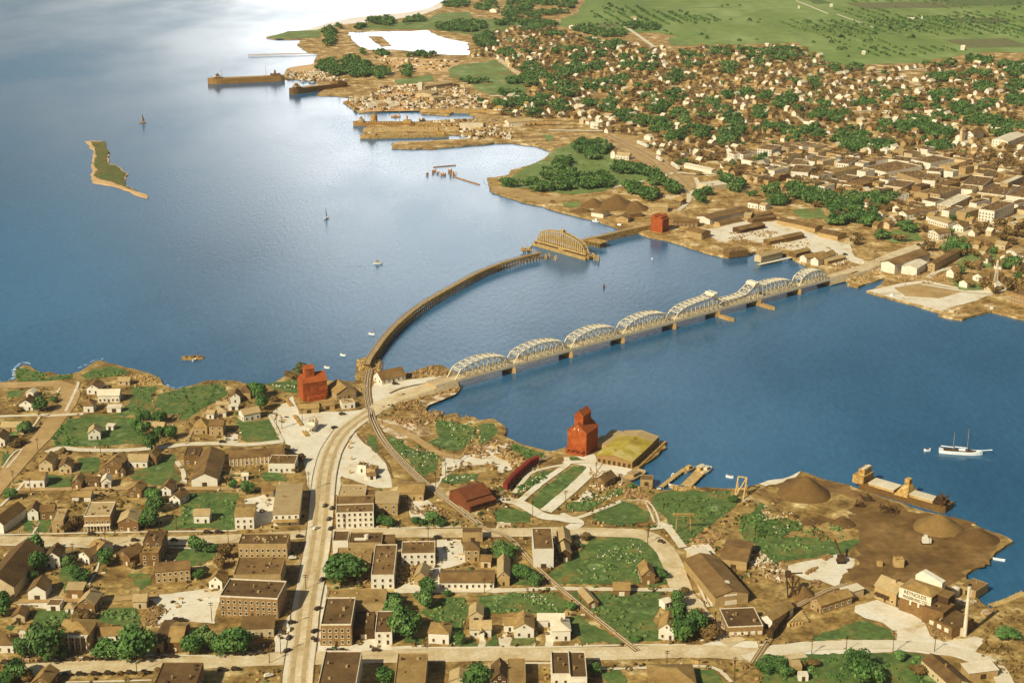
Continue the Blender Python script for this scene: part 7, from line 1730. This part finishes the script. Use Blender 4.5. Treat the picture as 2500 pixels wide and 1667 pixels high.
for x, y, a, m in ((620, 212, .95, 'car_light'), (750, 215, 1.2, 'car_dark'), (700, 12, 1.35, 'car_dark'), (762, 34, 1.3, 'car_dark'), (475, 285, .1, 'car_dark'), (412, 475, .2, 'car_light'), (675, 665, 1.2, 'car_dark'), (635, 922, .9, 'car_dark'), (408, 1045, .3, 'car_dark'), (610, 1122, .9, 'car_dark'), (385, 1105, 1.4, 'car_light'), (380, 1180, 1.3, 'car_dark'), (605, 1195, -.9, 'car_dark'), (365, 1295, .9, 'car_dark'),
        (745, 1297, 0, 'car_dark'), (860, 1293, 0, 'car_dark'), (1150, 1288, 0, 'car_dark'), (40, 1312, 0, 'car_dark'), (135, 1312, 0, 'car_dark'), (200, 1515, .5, 'car_light'), (735, 130, 1.4, 'car_dark'), (1690, 292, .5, 'car_dark')): car('D', x, y, a, m)
for reg, x, y, a, m in (('C', 1400, 427, .6, 'car_dark'), ('C', 1318, 322, .1, 'car_dark'), ('C', 1150, 1140, 0, 'car_dark'), ('E', 1500, 1358, -.6, 'car_dark'), ('A', 1965, 838, 0, 'car_dark'), ('C', 780, 712, .6, 'car_dark'), ('C', 850, 590, .3, 'car_dark'), ('J', 770, 990, .2, 'car_dark'), ('J', 1420, 905, .5, 'car_dark'), ('J', 1780, 770, .5, 'car_dark'), ('J', 1950, 790, .5, 'car_dark'), ('J', 1100, 1060, .5, 'car_dark')): car(reg, x, y, a, m)
def polem(h):
    a = MB(); a.cyl(0, 0, -.5, h, .2, .14, 6); b_ = MB(); b_.box(-1.3, 1.3, -.1, .1, h - .9, h - .65); b_.box(-1.1, 1.1, -.1, .1, h - 1.9, h - 1.65)
    for x in (-1.1, -.4, .4, 1.1): b_.cyl(x, 0, h - .65, h - .4, .07, n=5)
    return a.mesh('post', 'timber_dark'), b_.mesh('crossarm', 'timber_dark')
PM = {h: polem(h) for h in (9, 11, 13)}; PLS = []
for reg, s in (('A', '335,905,9 890,935,9 120,1195,9 270,1262,9 1950,1262,9 640,1270,9 885,1260,9'), ('B', '937,385,11 1210,1482,11 1475,345,9 2018,330,9 1872,1020,11 345,270,9 648,460,9 1560,210,9'), ('D', '402,1055,9 472,235,9 310,1312,11 210,1392,9 1612,310,9 2108,772,9 530,740,9 870,205,9'), ('C', '560,1262,13 1765,1125,9 1678,1240,11 275,720,13 320,710,9 1205,670,9 500,640,9 1840,1010,9'), ('E', '925,762,9 655,1012,9 363,1132,11 1385,1310,9 2330,1320,9'), ('F', '1378,335,9 1975,1072,9 2145,1545,13 1548,1420,9'), ('H', '475,1312,9 1192,1302,13 780,1290,9 1560,1290,9'), ('J', '1550,960,13 1700,880,13 1940,800,13 1030,1050,11 2190,290,13'), ('K', '240,630,9')):
    for q in s.split():
        x, y, h = map(float, q.split(',')); p = P(reg, x, y); t = thing('utility_pole', '', 'utility pole', (p.x, p.y, GL + .2), ru(-.3, .9)); link(PM[h][0], 'post', t); link(PM[h][1], 'crossarm', t); PLS.append((t, h, p, h))
# signs and pumps on the forecourts
for i, (x, y) in enumerate(((925, 845), (912, 885), (935, 985), (920, 1105))):
    t = thing('fuel_pump', ('first', 'second', 'third', 'fourth')[i] + ' from the top of the small posts edging the cream forecourt', 'post', P('C', x, y), 0, 'posts edging the forecourt'); o = MB(); o.box(-.6, .6, -.4, .4, 0, 2.4); o.build('body', 'timber', t); o = MB(); o.cyl(0, 0, 2.4, 3, .45, .45, 8); o.build('globe', 'trim', t)
for reg, pts in (('C', '430,600 490,685'), ('C', '510,738 545,780'), ('C', '350,450 400,515')):
    q = PL(reg, pts); o = MB(); d = q[1] - q[0]; o.bar((0, 0, .5), (d.x, d.y, .5), 2.6, 1.1); tag(o.build('platform', 'timber', None, q[0]), {'430,600 490,685': 'long narrow platform left of the canopy filling station', '510,738 545,780': 'short narrow platform below the canopy filling station', '350,450 400,515': 'narrow platform left of the left red elevator'}[pts], 'platform')

# ================================================================ labels: every remaining thing is singled out by its rank round a findable neighbour
ORD = 'nearest,second nearest,third nearest,fourth nearest,fifth nearest,sixth nearest,seventh nearest,eighth nearest,ninth nearest,tenth nearest'.split(',')
def label_all(items, desc, group, maxd=1e9, cap=10):
    bag = {}
    lm = NB
    cand = []
    for it in items:
        x, y = proj(it[2] + Vector((0, 0, it[3] * .5))); ds = sorted(((math.hypot(x - a, (y - b_) * 1.3), j) for j, (a, b_, c_) in enumerate(lm)))
        for dist, j in ds[:14]: cand.append((dist, items.index(it), j, x, y))
    cand.sort(); done = set(); cnt = {}
    # exact ranks: for each (description, landmark, side) rank all items by distance
    rank = {}
    for it_i, it in enumerate(items):
        x, y = proj(it[2] + Vector((0, 0, it[3] * .5)))
        for j, (a, b_, c_) in enumerate(lm):
            dx, dy = x - a, (y - b_) * 1.3; side = ('right of' if dx > 0 else 'left of') if abs(dx) > abs(dy) else ('below' if dy > 0 else 'above')
            rank.setdefault((desc(it), j, side), []).append((math.hypot(dx, dy), it_i))
    best = {}
    for key, l in rank.items():
        l.sort()
        for r, (dist, i) in enumerate(l):
            sc_ = (r, dist)
            if i not in best or sc_ < best[i][0]: best[i] = (sc_, key, r, len(l))
    for i, it in enumerate(items):
        sc_, (ds, j, side), r, n = best[i]
        o_ = ORD[r] if r < 10 else str(r + 1) + 'th nearest'
        it[0]['label'] = '%s %s %s the %s' % (ds, o_, side, lm[j][2]); it[0]['group'] = group(it)
label_all([t for t in TL if True], lambda it: {'leaf': 'dark green tree', 'leaf_light': 'pale green tree', 'leaf_brown': 'brown bushy tree', 'leaf_olive': 'olive tree'}[it[1]], lambda it: 'green trees' if it[1] != 'leaf_brown' else 'brown trees')
label_all(HL, lambda it: '%s %s-roofed house' % (it[1][0], it[1][1]), lambda it: 'small houses of the far town')
label_all(BLD, lambda it: '%s %s store' % ('tall' if it[1][1] > 6 else 'low', it[1][0]), lambda it: 'downtown store blocks')
label_all(CL, lambda it: 'dark car' if it[1] == 'car_dark' else 'white car', lambda it: 'cars parked along the streets')
label_all(PLS, lambda it: 'wooden utility pole', lambda it: 'utility poles')

# ================================================================ thin air haze over the whole bay
hz = bpy.data.materials.new('haze'); hz.use_nodes = True; t_ = hz.node_tree; t_.nodes.clear()
ho = t_.nodes.new('ShaderNodeOutputMaterial'); hv = t_.nodes.new('ShaderNodeVolumePrincipled'); t_.links.new(hv.outputs[0], ho.inputs['Volume'])
hv.inputs['Color'].default_value = (.98, .95, .86, 1); hv.inputs['Density'].default_value = 2.6e-5; hv.inputs['Anisotropy'].default_value = .1
MATS['haze'] = hz
o = MB(); o.box(-31000, 31000, -4000, 61000, -3, 430); ob = o.build('haze', 'haze'); ob['kind'] = 'stuff'
scn.cycles.volume_bounces = 0
